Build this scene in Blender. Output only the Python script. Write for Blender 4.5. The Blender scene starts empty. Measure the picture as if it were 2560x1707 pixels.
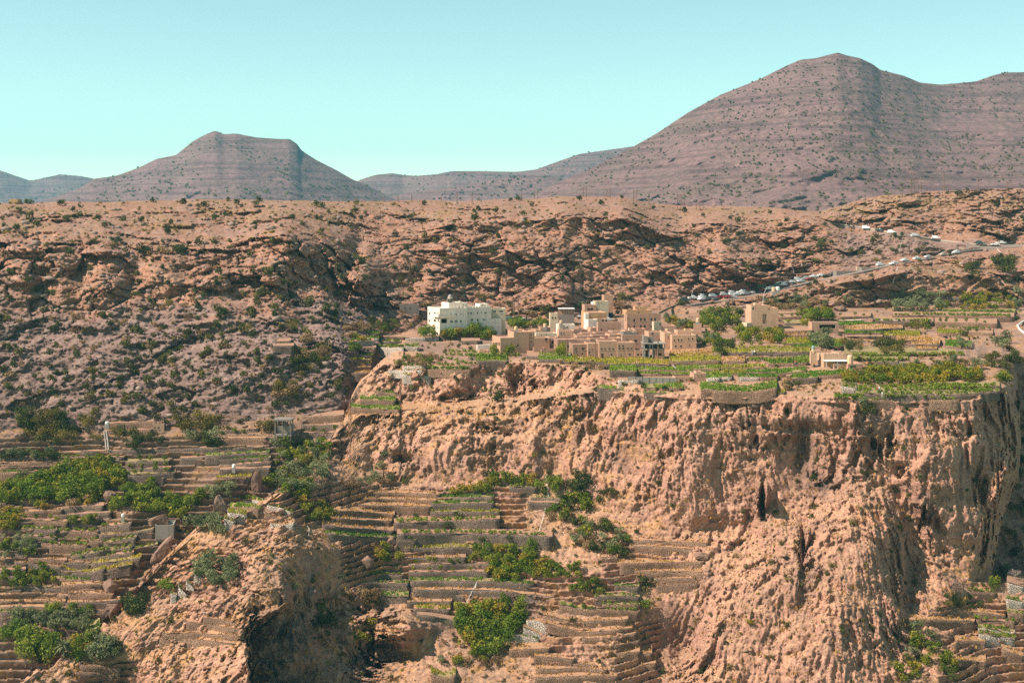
import bpy, bmesh, math, random
import numpy as np
from mathutils import Vector, Matrix
R = math.radians
random.seed(7); rng = np.random.default_rng(11)
scene = bpy.context.scene
COL = scene.collection

# ------------------------------------------------------------------ camera
F = 3555.0            # focal length in photograph pixels (50 mm on 36 mm)
ZC = 100.0            # camera height
HV = 560.0            # photograph row of the eye level
cam_d = bpy.data.cameras.new('camera')
cam = bpy.data.objects.new('camera', cam_d); COL.objects.link(cam)
cam.location = (0, 0, ZC); cam.rotation_euler = (R(90), 0, 0)
cam_d.sensor_width = 36; cam_d.lens = 36*F/2560.0
cam_d.shift_y = -(853.5-HV)/2560.0
cam_d.clip_start = 1; cam_d.clip_end = 60000
scene.camera = cam

# ------------------------------------------------------------------ sky and sun
SUN_EL, SUN_AZ = 47.0, -107.0      # azimuth from +Y (view direction), negative = left
w = bpy.data.worlds.new('World'); scene.world = w; w.use_nodes = True
nt = w.node_tree; nt.nodes.clear()
sky = nt.nodes.new('ShaderNodeTexSky'); sky.sky_type = 'NISHITA'; sky.sun_disc = False
sky.sun_elevation = R(SUN_EL); sky.sun_rotation = R(SUN_AZ)
sky.altitude = 4000; sky.air_density = 1.0; sky.dust_density = 0.3; sky.ozone_density = 1.0
tint = nt.nodes.new('ShaderNodeMix'); tint.data_type = 'RGBA'; tint.blend_type = 'MULTIPLY'
tint.inputs[0].default_value = 1.0
tint.inputs[7].default_value = (1.12, 1.18, 0.77, 1)
bg = nt.nodes.new('ShaderNodeBackground'); bg.inputs[1].default_value = 0.122
wo = nt.nodes.new('ShaderNodeOutputWorld')
nt.links.new(sky.outputs[0], tint.inputs[6]); nt.links.new(tint.outputs[2], bg.inputs[0]); nt.links.new(bg.outputs[0], wo.inputs[0])
sd = bpy.data.lights.new('sun', 'SUN'); sd.energy = 5.0; sd.angle = R(0.53); sd.color = (1.0, 0.86, 0.74)
sun = bpy.data.objects.new('sun', sd); COL.objects.link(sun)
sv = Vector((math.sin(R(SUN_AZ))*math.cos(R(SUN_EL)), math.cos(R(SUN_AZ))*math.cos(R(SUN_EL)), math.sin(R(SUN_EL))))
sun.rotation_euler = sv.to_track_quat('Z', 'Y').to_euler(); sun.location = (-200, 300, 400)
vs_ = scene.view_settings; vs_.view_transform = 'Standard'; vs_.look = 'None'; vs_.gamma = 1; vs_.use_curve_mapping = False
vs_.exposure = 0.88
scene.render.engine = 'CYCLES'
try:
    scene.cycles.use_denoising = False; scene.cycles.denoiser = 'OPENIMAGEDENOISE'; scene.cycles.denoising_input_passes = 'RGB_ALBEDO_NORMAL'; scene.cycles.denoising_prefilter = 'NONE'
    scene.cycles.volume_bounces = 0; scene.cycles.max_bounces = 6; scene.cycles.diffuse_bounces = 3
    scene.cycles.transparent_max_bounces = 6
    scene.cycles.volume_step_rate = 4.0
except Exception: pass

# ------------------------------------------------------------------ helpers
def P(u, v, Y): return np.array([(u-1280.0)/F*Y, Y, ZC-(v-HV)/F*Y])
def tag(o, label=None, cat=None, group=None, kind=None):
    if label: o['label'] = label
    if cat: o['category'] = cat
    if group: o['group'] = group
    if kind: o['kind'] = kind
    return o
def link(name, me, mat=None, parent=None):
    o = bpy.data.objects.new(name, me); COL.objects.link(o)
    if mat is not None and not me.materials: me.materials.append(mat)
    if parent is not None: o.parent = parent
    return o
def mesh(name, verts, faces, smooth=False):
    me = bpy.data.meshes.new(name)
    verts = np.asarray(verts, dtype=np.float32)
    if isinstance(faces, np.ndarray) and faces.ndim == 2:
        n, k = faces.shape
        me.vertices.add(len(verts)); me.vertices.foreach_set('co', verts.ravel())
        me.loops.add(n*k); me.loops.foreach_set('vertex_index', faces.astype(np.int32).ravel())
        me.polygons.add(n); me.polygons.foreach_set('loop_start', np.arange(0, n*k, k, dtype=np.int32))
        me.update(calc_edges=True)
    else:
        me.from_pydata(verts.tolist(), [], faces)
    if smooth: me.polygons.foreach_set('use_smooth', np.ones(len(me.polygons), dtype=bool))
    me.update()
    return me
def empty(name, loc=(0,0,0), rz=0.0):
    o = bpy.data.objects.new(name, None); COL.objects.link(o)
    o.empty_display_size = 0.5; o.location = loc; o.rotation_euler = (0,0,rz); return o
class MB:
    """collects boxes, tubes and quads into one mesh"""
    def __init__(s): s.v = []; s.f = []
    def add(s, v, f):
        n = len(s.v); s.v += [tuple(map(float, p)) for p in v]; s.f += [tuple(i+n for i in q) for q in f]; return s
    def box(s, x0, x1, y0, y1, z0, z1, M=None):
        v = [(x,y,z) for z in (z0,z1) for y in (y0,y1) for x in (x0,x1)]
        if M is not None: v = [tuple(M @ Vector(p)) for p in v]
        return s.add(v, [(0,2,3,1),(4,5,7,6),(0,1,5,4),(2,6,7,3),(0,4,6,2),(1,3,7,5)])
    def tube(s, a, b, r0, r1=None, n=7, cap=True):
        r1 = r0 if r1 is None else r1
        a = Vector(a); b = Vector(b); d = (b-a).normalized()
        t = d.orthogonal().normalized(); q = d.cross(t)
        v = []
        for c, r in ((a,r0),(b,r1)):
            for k in range(n):
                an = 2*math.pi*k/n; v.append(c + t*math.cos(an)*r + q*math.sin(an)*r)
        f = [(k,(k+1)%n,n+(k+1)%n,n+k) for k in range(n)]
        if cap: f += [tuple(range(n-1,-1,-1)), tuple(range(n,2*n))]
        return s.add(v, f)
    def lathe(s, prof, n=16, c=(0,0,0)):
        v = []; m = len(prof)
        for r, z in prof:
            for k in range(n):
                an = 2*math.pi*k/n; v.append((c[0]+r*math.cos(an), c[1]+r*math.sin(an), c[2]+z))
        f = [(j*n+k, j*n+(k+1)%n, (j+1)*n+(k+1)%n, (j+1)*n+k) for j in range(m-1) for k in range(n)]
        f += [tuple(range(n-1,-1,-1)), tuple(range((m-1)*n, m*n))]
        return s.add(v, f)
    def me(s, name, smooth=False): return mesh(name, s.v, s.f, smooth)
    def build(s, name, mat, parent=None, smooth=False): return link(name, s.me(name, smooth), mat, parent)

# vectorised gradient noise ------------------------------------------------
_perm = rng.permutation(256).astype(np.int32); _perm = np.concatenate([_perm, _perm, _perm])
_g = rng.normal(size=(256,3)); _g /= np.linalg.norm(_g, axis=1)[:,None]; _g = _g.astype(np.float32)
def noise(p):
    p = np.asarray(p, dtype=np.float32); i = np.floor(p).astype(np.int32); f = p-i; i &= 255
    w_ = f*f*f*(f*(f*6-15)+10)
    out = 0
    for dx in (0,1):
        hx = _perm[i[...,0]+dx]; wx = w_[...,0] if dx else 1-w_[...,0]
        for dy in (0,1):
            hy = _perm[hx+i[...,1]+dy]; wy = wx*(w_[...,1] if dy else 1-w_[...,1])
            for dz in (0,1):
                g = _g[_perm[hy+i[...,2]+dz]]
                d = g[...,0]*(f[...,0]-dx)+g[...,1]*(f[...,1]-dy)+g[...,2]*(f[...,2]-dz)
                out = out + d*wy*(w_[...,2] if dz else 1-w_[...,2])
    return out*1.6
def fbm(p, s, o=4, gain=0.5, kind=0, off=0.0):
    """s = scale vector (1/m); kind 0 plain, 1 ridged (sharp crests), 2 billow (round lumps)"""
    p = p*np.asarray(s, dtype=np.float32)+np.float32(off); a = 1.0; t = 0; n = 0
    for k in range(o):
        q = noise(p)
        if kind == 1: q = 1-2*np.abs(q)
        elif kind == 2: q = 2*np.abs(q)-0.6
        t = t+a*q; n += a; a *= gain; p = p*2.03+17.3
    return t/n
def voronoi(p, s, off=0):
    """cell noise: (random value of the nearest cell, distance to the cell border)"""
    p = np.asarray(p, dtype=np.float32)*np.asarray(s, dtype=np.float32)+np.float32(off); sh = p.shape[:-1]; p = p.reshape(-1,3)
    i = np.floor(p).astype(np.int32); f = p-i; f1 = np.full(len(p), 9.0, np.float32); f2 = f1.copy(); cid = np.zeros(len(p), np.int32)
    for dx in (-1,0,1):
        hx = _perm[(i[:,0]+dx)&255]
        for dy in (-1,0,1):
            hy = _perm[hx+((i[:,1]+dy)&255)]
            for dz in (-1,0,1):
                h = _perm[hy+((i[:,2]+dz)&255)]; j = _jit[h]
                d = (f[:,0]-dx-j[:,0])**2+(f[:,1]-dy-j[:,1])**2+(f[:,2]-dz-j[:,2])**2
                near = d < f1; f2 = np.where(near, f1, np.minimum(f2, d)); cid = np.where(near, h, cid); f1 = np.where(near, d, f1)
    return _val[cid].reshape(sh), (np.sqrt(f2)-np.sqrt(f1)).reshape(sh)
_jit = rng.random((256,3)).astype(np.float32); _val = (rng.random(256)*2-1).astype(np.float32)
def sstep(a, b, x):
    t = np.clip((x-a)/(b-a), 0, 1); return t*t*(3-2*t)

# materials ------------------------------------------------------------------
def newmat(name):
    m = bpy.data.materials.new(name); m.use_nodes = True; t = m.node_tree; t.nodes.clear()
    out = t.nodes.new('ShaderNodeOutputMaterial'); b = t.nodes.new('ShaderNodeBsdfPrincipled')
    b.inputs['Roughness'].default_value = 0.9
    b.inputs['Specular IOR Level'].default_value = 0.2
    t.links.new(b.outputs[0], out.inputs[0]); return m, t, b
def nd(t, kind, **kw):
    n = t.nodes.new(kind)
    for k, v in kw.items(): setattr(n, k, v)
    return n
def mixc(t, fac, a, b, blend='MIX'):
    n = t.nodes.new('ShaderNodeMix'); n.data_type = 'RGBA'; n.blend_type = blend
    for s, val in ((n.inputs[0], fac), (n.inputs[6], a), (n.inputs[7], b)):
        if isinstance(val, bpy.types.NodeSocket): t.links.new(val, s)
        elif isinstance(val, (int, float)): s.default_value = val
        else: s.default_value = (*val, 1)
    return n.outputs[2]
def math_(t, op, a, b=None, clamp=False):
    n = t.nodes.new('ShaderNodeMath'); n.operation = op; n.use_clamp = clamp
    for s, val in ((n.inputs[0], a), (n.inputs[1], b)):
        if val is None: continue
        if isinstance(val, bpy.types.NodeSocket): t.links.new(val, s)
        else: s.default_value = val
    return n.outputs[0]
def tex_noise(t, scale, detail=6, rough=0.6, vec=None, dist=0.0):
    n = t.nodes.new('ShaderNodeTexNoise'); n.inputs['Scale'].default_value = scale
    n.inputs['Detail'].default_value = detail; n.inputs['Roughness'].default_value = rough
    n.inputs['Distortion'].default_value = dist
    if vec is not None: t.links.new(vec, n.inputs['Vector'])
    return n.outputs['Fac']
def ramp(t, fac, lo, hi):
    n = t.nodes.new('ShaderNodeMapRange'); n.inputs[1].default_value = lo; n.inputs[2].default_value = hi
    t.links.new(fac, n.inputs[0]); return n.outputs[0]
def pos(t, scale=(1,1,1), rot=(0,0,0)):
    g = t.nodes.new('ShaderNodeNewGeometry'); m = t.nodes.new('ShaderNodeMapping')
    m.inputs['Scale'].default_value = scale; m.inputs['Rotation'].default_value = rot
    t.links.new(g.outputs['Position'], m.inputs['Vector']); return m.outputs[0], g
def attr(t, name):
    n = t.nodes.new('ShaderNodeAttribute'); n.attribute_name = name; return n.outputs['Fac']
def bump(t, b, h, strength=0.6, dist=0.3):
    n = t.nodes.new('ShaderNodeBump'); n.inputs['Strength'].default_value = strength; n.inputs['Distance'].default_value = dist
    t.links.new(h, n.inputs['Height']); t.links.new(n.outputs[0], b.inputs['Normal'])

GK = 0.60
def mat_ground(name, rock, rock2, soil, soil2, grass, strat=0.0, purple=None, soil_lo=0.55, soil_hi=0.85, bscale=1.0, bdist=0.5, streak=False, pale=None, gk=None, stain_shade=False, strat_s=1.0):
    """natural ground: bare rock where it is steep, soil and dry grass where it lies flat"""
    GK_ = gk or GK
    rock, rock2, soil, soil2, grass = [tuple(c*GK_ for c in q) for q in (rock, rock2, soil, soil2, grass)]
    if purple is not None: purple = tuple(c*GK_ for c in purple)
    m, t, b = newmat(name)
    v, g = pos(t)
    n1 = tex_noise(t, 0.05, 4, 0.6, v); n2 = tex_noise(t, 0.35, 6, 0.65, v); n3 = tex_noise(t, 1.6*bscale, 8, 0.7, v)
    c = mixc(t, ramp(t, n1, 0.35, 0.65), rock, rock2)
    c = mixc(t, ramp(t, n2, 0.4, 0.75), c, tuple(min(1, k*1.35) for k in rock2))
    if strat and strat_s == 1.0:
        vs2, _ = pos(t, (0.02*strat_s, 0.02*strat_s, 0.9*strat_s), (0, R(12), 0))
        ns = tex_noise(t, 1.0, 5, 0.6, vs2, 0.3)
        c = mixc(t, math_(t, 'MULTIPLY', ramp(t, ns, 0.45, 0.6), strat), c, tuple(k*0.62 for k in rock))
    if streak:
        vs2, _ = pos(t, (0.5, 0.5, 0.05))
        ns = tex_noise(t, 1.0, 5, 0.6, vs2, 0.2)
        c = mixc(t, math_(t, 'MULTIPLY', ramp(t, ns, 0.5, 0.75), 0.55), c, tuple(k*0.55 for k in rock))
        c = mixc(t, math_(t, 'MULTIPLY', ramp(t, ns, 0.45, 0.25), 0.35), c, (0.50,0.36,0.27))
    s = mixc(t, ramp(t, n3, 0.35, 0.65), soil, soil2)
    if purple is not None:
        pm = attr(t, 'purple')
        s = mixc(t, pm, s, mixc(t, ramp(t, n2, 0.35, 0.65), purple, tuple(k*1.3 for k in purple)))
        c = mixc(t, pm, c, tuple(k*0.72 for k in purple))
    sx = nd(t, 'ShaderNodeSeparateXYZ'); t.links.new(g.outputs['Normal'], sx.inputs[0])
    up = math_(t, 'ADD', sx.outputs['Z'], math_(t, 'MULTIPLY', math_(t, 'SUBTRACT', n2, 0.5), 0.5))
    c = mixc(t, ramp(t, up, soil_lo, soil_hi), c, s)
    if strat_s != 1.0:
        vs2, _ = pos(t, (0.02*strat_s, 0.02*strat_s, 0.9*strat_s), (0, R(6), 0))
        ns = tex_noise(t, 1.0, 6, 0.65, vs2, 0.25)
        c = mixc(t, math_(t, 'MULTIPLY', ramp(t, ns, 0.48, 0.58), strat), c, tuple(k*0.55 for k in rock))
    gm = math_(t, 'MULTIPLY', attr(t, 'grass'), ramp(t, n2, 0.42, 0.6), True)
    c = mixc(t, gm, c, mixc(t, n3, grass, tuple(k*0.75 for k in grass)))
    if stain_shade: c = mixc(t, math_(t,'MULTIPLY',attr(t,'stain_shade'),ramp(t, n2, 0.3, 0.55)), c, (0.055,0.042,0.038))  # blackens the rock: water stain on the cliff and painted gorge shade
    if pale is not None:
        n5 = tex_noise(t, 0.16, 5, 0.62, v)
        c = mixc(t, math_(t, 'MULTIPLY', ramp(t, n5, 0.5, 0.66), 0.5), c, mixc(t, n3, pale, tuple(k*0.75 for k in pale)))
    mr_ = nd(t, 'ShaderNodeMapRange'); mr_.inputs[1].default_value = 0.3; mr_.inputs[2].default_value = 0.7; mr_.inputs[3].default_value = 0.62; mr_.inputs[4].default_value = 1.36
    t.links.new(tex_noise(t, 0.75*bscale, 7, 0.72, v), mr_.inputs[0])
    gc = nd(t, 'ShaderNodeCombineColor')
    for k in range(3): t.links.new(mr_.outputs[0], gc.inputs[k])
    c = mixc(t, 1.0, c, gc.outputs[0], 'MULTIPLY')
    mr2 = nd(t, 'ShaderNodeMapRange'); mr2.inputs[1].default_value = 0.32; mr2.inputs[2].default_value = 0.68; mr2.inputs[3].default_value = 0.72; mr2.inputs[4].default_value = 1.25
    t.links.new(tex_noise(t, 2.4*bscale, 4, 0.75, v), mr2.inputs[0]); gc2 = nd(t, 'ShaderNodeCombineColor')
    for k in range(3): t.links.new(mr2.outputs[0], gc2.inputs[k])
    c = mixc(t, 1.0, c, gc2.outputs[0], 'MULTIPLY')
    t.links.new(c, b.inputs['Base Color'])
    n4 = tex_noise(t, 0.9*bscale, 10, 0.72, v)
    vo = nd(t, 'ShaderNodeTexVoronoi'); vo.inputs['Scale'].default_value = 0.55*bscale
    t.links.new(v, vo.inputs['Vector'])
    h = math_(t, 'ADD', n4, math_(t, 'MULTIPLY', vo.outputs['Distance'], 0.35))
    bump(t, b, h, 0.8, bdist*0.7)
    return m
M = {}
# ------------------------------------------------------------------ terrain
def table(rows, u):
    """rows: list of (u, v, Y) knots of one feature line -> v(u), Y(u)"""
    a = np.array(rows, dtype=float); return np.interp(u, a[:,0], a[:,1]), np.interp(u, a[:,0], a[:,2])
def smooth_lines(A, k):
    if k < 2: return A
    ker = np.hanning(k+2)[1:-1]; ker /= ker.sum()
    pad = np.pad(A, ((0,0),(k,k)), mode='edge')
    return np.stack([np.convolve(r, ker, mode='same')[k:-k] for r in pad])
def layer(name, us, lines, step, disp, mat, skirt=(60,-40), vtop=None, mask=None, attrs=None, sm=25, extra=None, ypre=None, wob=None, vsm=0):
    """a stretch of ground lofted through feature lines; returns the object"""
    us = np.asarray(us, dtype=float); nu = len(us)
    vk = []; yk = []
    for L in lines:
        a, b = table(L, us); vk.append(a); yk.append(b)
    vk = smooth_lines(np.array(vk), sm); yk = smooth_lines(np.array(yk), sm)
    if wob:
        for k in range(len(vk)):
            q = np.stack([us/110.0, us*0+k*7.7, us*0], -1); vk[k] = vk[k]+wob[min(k,len(wob)-1)]*noise(q)
    for k in range(1, len(vk)): vk[k] = np.maximum(vk[k], vk[k-1]+0.5)
    v0 = vk[0] if vtop is None else np.maximum(vk[0], vtop(us))
    v1 = vk[-1]
    nv = int(max(v1-v0)/step)+2
    tt = np.linspace(0, 1, nv)[:,None]
    V = v0[None,:]+(v1-v0)[None,:]*tt
    U = np.repeat(us[None,:], nv, 0)
    Y = np.empty_like(V)
    T = np.empty_like(V)       # loft parameter: 0..K-1
    kk = np.arange(len(lines), dtype=float)
    for i in range(nu):
        Y[:,i] = np.interp(V[:,i], vk[:,i], yk[:,i]); T[:,i] = np.interp(V[:,i], vk[:,i], kk)
    if vsm:
        ker = np.hanning(vsm+2)[1:-1]; ker /= ker.sum(); Yp = np.pad(Y, ((vsm,vsm),(0,0)), mode='reflect', reflect_type='odd')
        Ys = np.stack([np.convolve(Yp[:,i], ker, mode='same')[vsm:-vsm] for i in range(nu)], 1); Y = Ys
    if ypre is not None: Y = Y+ypre(U, V, T)
    def pts(U, V, Y): return np.stack([(U-1280)/F*Y, Y, ZC-(V-HV)/F*Y], -1)
    p = pts(U, V, Y)
    du = np.gradient(p, axis=1); dv = np.gradient(p, axis=0)
    n = np.cross(dv, du); n /= np.linalg.norm(n, axis=-1)[...,None]+1e-9
    ray = p-np.array([0,0,ZC]); ray /= np.linalg.norm(ray, axis=-1)[...,None]
    c = np.clip(-(n*ray).sum(-1)*np.sign(-(n*ray).sum(-1)), 0.28, 1.0)
    d = disp(p, U, V, T)             # positive = bulges out
    Y = Y-d/c
    p = pts(U, V, Y)
    # back of the crest
    sk = []
    for f, (dy, dz) in ((0.3, (skirt[0]*0.3, skirt[1]*0.1)), (0.6, (skirt[0]*0.6, skirt[1]*0.45)), (1.0, skirt)):
        q = p[0].copy(); q[:,0] *= (1+dy/q[:,1]); q[:,1] += dy; q[:,2] += dz; sk.append(q)
    full = np.concatenate([np.array(sk[::-1]), p], 0)
    nr = full.shape[0]
    idx = np.arange(nr*nu).reshape(nr, nu)
    f = np.stack([idx[:-1,:-1], idx[1:,:-1], idx[1:,1:], idx[:-1,1:]], -1)
    if mask is not None:
        mk = mask(U, V); mk = np.concatenate([np.repeat(mk[:1], 3, 0), mk], 0)
        ok = mk[:-1,:-1] & mk[1:,1:]; f = f[ok]
    f = f.reshape(-1, 4)
    me = mesh(name, full.reshape(-1,3), f)
    if attrs is not None:
        for an, arr in attrs(p, U, V, T).items():
            arr = np.concatenate([np.repeat(arr[:1], 3, 0), arr], 0).astype(np.float32)
            at = me.attributes.new(an, 'FLOAT', 'POINT'); at.data.foreach_set('value', arr.ravel())
    o = link(name, me, mat); o['kind'] = 'structure'
    return o
STEP = 3.0
def gauss(U, V, u, v, ru, rv): return np.exp(-(((U-u)/ru)**2+((V-v)/rv)**2))

# materials of the ground
M['hill'] = mat_ground('hill_rock', (0.29,0.138,0.082), (0.38,0.195,0.122), (0.39,0.215,0.145), (0.31,0.165,0.11), (0.30,0.20,0.075),
                       strat=0.5, purple=(0.26,0.165,0.135), soil_lo=0.78, soil_hi=1.05, pale=(0.36,0.255,0.205), gk=0.80)
M['valley'] = mat_ground('valley_soil', (0.27,0.165,0.115), (0.34,0.21,0.145), (0.42,0.245,0.15), (0.33,0.19,0.12), (0.42,0.235,0.09), soil_lo=0.4, soil_hi=0.75, purple=(0.27,0.18,0.155), gk=0.72)
M['tufa'] = mat_ground('tufa_rock', (0.36,0.175,0.115), (0.46,0.25,0.178), (0.53,0.315,0.19), (0.44,0.25,0.15), (0.52,0.275,0.105), soil_lo=0.55, soil_hi=0.85, streak=True, gk=0.80, stain_shade=True, purple=(0.26,0.16,0.118))
M['mount'] = mat_ground('mountain_rock', (0.30,0.165,0.155), (0.34,0.195,0.185), (0.365,0.215,0.20), (0.31,0.175,0.165), (0.25,0.18,0.12), strat=0.75, strat_s=0.13, soil_lo=0.3, soil_hi=0.9, bscale=0.12, bdist=6.0, gk=0.54)

# ---- far mountains and plain
def mdisp(amp, L):
    def f(p, U, V, T):
        s = np.sin(np.clip(T, 0, 1)*math.pi*0.5)
        d = amp*fbm(p, (1/L, 1/L, 1/(2*L)), 5, 0.55, 1)*s*0.62
        d += amp*0.07*fbm(p, (3.5/L,3.5/L,1.6/L), 4, 0.55, 0)*np.clip(T*5+0.12, 0, 1)
        st = p[...,2]/15.0+1.2*noise(p/120.0); fr = st-np.floor(st)
        d += amp*0.05*(fr**3)*np.clip(T*6+0.1, 0, 1)*np.clip(0.8+0.8*noise(p/150.0+9),0.2,1.4)
        d += amp*0.10*fbm(p, (1/42,1/42,1/80), 3, 0.55, 1, 5.0)*np.clip(T*6+0.15, 0, 1)
        return d
    return f
def one(p, U, V, T): return {'grass': np.clip(0.3+0.8*noise(p/90.0), 0, 1), 'purple': np.zeros_like(U)}
us_m = np.arange(1180, 3300, 4.0)
rm = [(1180,565,2600),(1400,455,2600),(1480,420,2600),(1560,380,2600),(1640,335,2600),(1720,282,2600),(1800,238,2600),(1850,218,2600),(1900,198,2600),(1960,168,2600),
      (2000,150,2600),(2040,146,2600),(2070,138,2600),(2095,132,2600),(2120,140,2600),(2150,146,2600),(2180,160,2620),(2200,175,2640),(2260,190,2680),(2300,207,2700),(2350,212,2740),
      (2380,210,2760),(2440,204,2800),(2480,190,2820),(2510,182,2840),(2560,181,2850),(2700,160,2900),(2900,190,2900),(3300,260,2900)]
layer('mountain_right', us_m, [rm, [(1180,600,2330),(1600,560,1950),(2100,545,1750),(2560,545,1750),(3300,545,1750)], [(1180,640,2300),(3300,640,1700)]],
      3.5, mdisp(34, 260), M['mount'], (900,-250), sm=3, attrs=one)
lm = [(-900,560,3700),(-300,540,3700),(60,520,3600),(120,498,3600),(200,470,3600),(235,447,3600),(290,440,3600),(350,418,3600),(390,398,3600),(440,388,3600),(480,355,3600),(510,338,3600),
      (538,327,3600),(560,336,3600),(590,334,3600),(640,344,3600),(700,348,3600),(725,348,3600),(745,362,3600),(752,375,3600),(790,400,3600),(840,425,3600),(880,448,3600),(930,470,3600),(1000,505,3600),(1100,560,3600)]
layer('mountain_left', np.arange(-700, 1100, 4.0), [lm, [(-900,600,3200),(200,570,2900),(600,560,2800),(1100,590,3300)], [(-900,640,3150),(1100,640,2800)]],
      3.5, mdisp(34, 300), M['mount'], (900,-250), sm=3, attrs=one)
ch = [(600,520,5200),(850,470,5200),(905,448,5200),(940,437,5200),(980,433,5200),(1010,438,5200),(1040,440,5100),(1090,436,5000),(1130,428,5000),(1200,428,5000),(1290,430,5000),(1340,424,5000),(1400,402,5000),(1450,385,5000),(1520,375,5000),(1600,364,5000),(1800,330,5000),(2000,330,5000)]
layer('far_hills', np.arange(600, 2000, 5.0), [ch, [(600,590,4600),(2000,590,4400)], [(600,640,4400),(2000,640,4300)]], 4, mdisp(60, 420), M['mount'], (1200,-250), sm=3, attrs=one)
ch2 = [(850,545,3900),(960,495,3900),(1030,480,3900),(1130,470,3800),(1200,455,3800),(1290,440,3800),(1360,437,3800),(1420,450,3800),(1500,462,3800),(1700,500,3800)]
layer('mid_hills', np.arange(850, 1700, 5.0), [ch2, [(850,590,3500),(1700,590,3400)], [(850,640,3400),(1700,640,3300)]], 4, mdisp(45, 300), M['mount'], (600,-150), sm=3, attrs=one)
lh = [(-900,390,6500),(-300,400,6500),(0,426,6500),(40,440,6500),(75,452,6500),(110,445,6500),(150,436,6500),(200,440,6500),(240,448,6500),(400,500,6500),(600,540,6500)]
layer('distant_hills', np.arange(-800, 600, 6.0), [lh, [(-900,600,5700),(600,600,5700)], [(-900,650,5500),(600,650,5500)]], 5, mdisp(60, 420), M['mount'], (1500,-300), sm=3, attrs=one)
pm_ = MB(); pm_.add([(-15000,820,60),(15000,820,60),(30000,30000,60),(-30000,30000,60)], [(0,1,2,3)])
tag(pm_.build('plain', M['mount']), kind='structure')

# ---- the hillside behind the village
L_crest = [(-400,512,662),(0,508,672),(250,505,692),(400,500,700),(500,499,712),(700,501,730),(850,503,745),(1000,502,770),(1200,501,800),(1320,498,830),(1400,492,840),(1480,490,850),(1560,494,860),(1620,507,870),
           (1700,514,880),(1900,517,880),(2050,530,870),(2090,518,840),(2140,502,835),(2200,489,835),(2300,481,835),(2400,476,835),(2560,470,835),(2960,455,835)]
L_top = [(-400,610,567),(0,612,570),(120,620,572),(250,622,575),(330,650,572),(450,640,583),(560,632,588),(640,595,605),(700,590,612),(800,600,630),(880,618,655),(950,640,662),(1050,600,688),(1120,560,704),(1200,548,706),(1400,540,712),(1550,546,720),(1650,568,728),(1700,585,730),
         (1820,560,760),(1950,560,775),(2010,545,785),(2060,553,782),(2140,566,776),(2240,582,768),(2350,598,762),(2420,606,758),(2500,608,752),(2560,600,760),(2960,590,760)]
L_base = [(-400,735,538),(0,738,540),(130,752,540),(250,758,540),(360,742,548),(480,750,548),(600,768,548),(700,772,552),(800,748,575),(880,742,604),(960,748,622),(1050,765,634),(1200,762,652),(1400,768,655),(1480,765,662),(1560,748,672),(1650,735,680),(1720,758,665),
          (1800,752,672),(1880,738,680),(1960,722,688),(2010,708,694),(2060,697,698),(2130,683,704),(2200,668,712),(2250,657,718),(2340,641,728),(2420,624,740),(2500,616,748),(2560,612,752),(2960,605,752)]
L_mid = [(-400,900,500),(0,900,502),(500,900,503),(700,900,505),(850,890,515),(950,860,555),(1050,840,596),(1200,800,628),(1400,800,632),(1600,790,650),(1700,785,650),(1800,775,655),(1900,760,662),(2000,738,675),
         (2050,722,672),(2130,700,680),(2200,690,682),(2300,690,684),(2420,688,690),(2560,682,694),(2960,680,694)]
L_foot = [(-400,1060,470),(0,1060,470),(400,1062,470),(600,1055,472),(750,1040,478),(850,1010,486),(930,960,510),(1000,900,545),(1100,870,590),(1250,850,622),(1500,830,632),(1800,800,650),(1960,770,660),(2050,775,655),(2200,768,668),(2400,762,676),(2560,758,680),(2960,750,680)]
L_under = [(-400,1110,466),(0,1110,466),(750,1090,474),(900,1040,490),(1000,960,540),(1250,900,618),(1800,850,640),(2200,830,655),(2960,830,660)]
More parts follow.
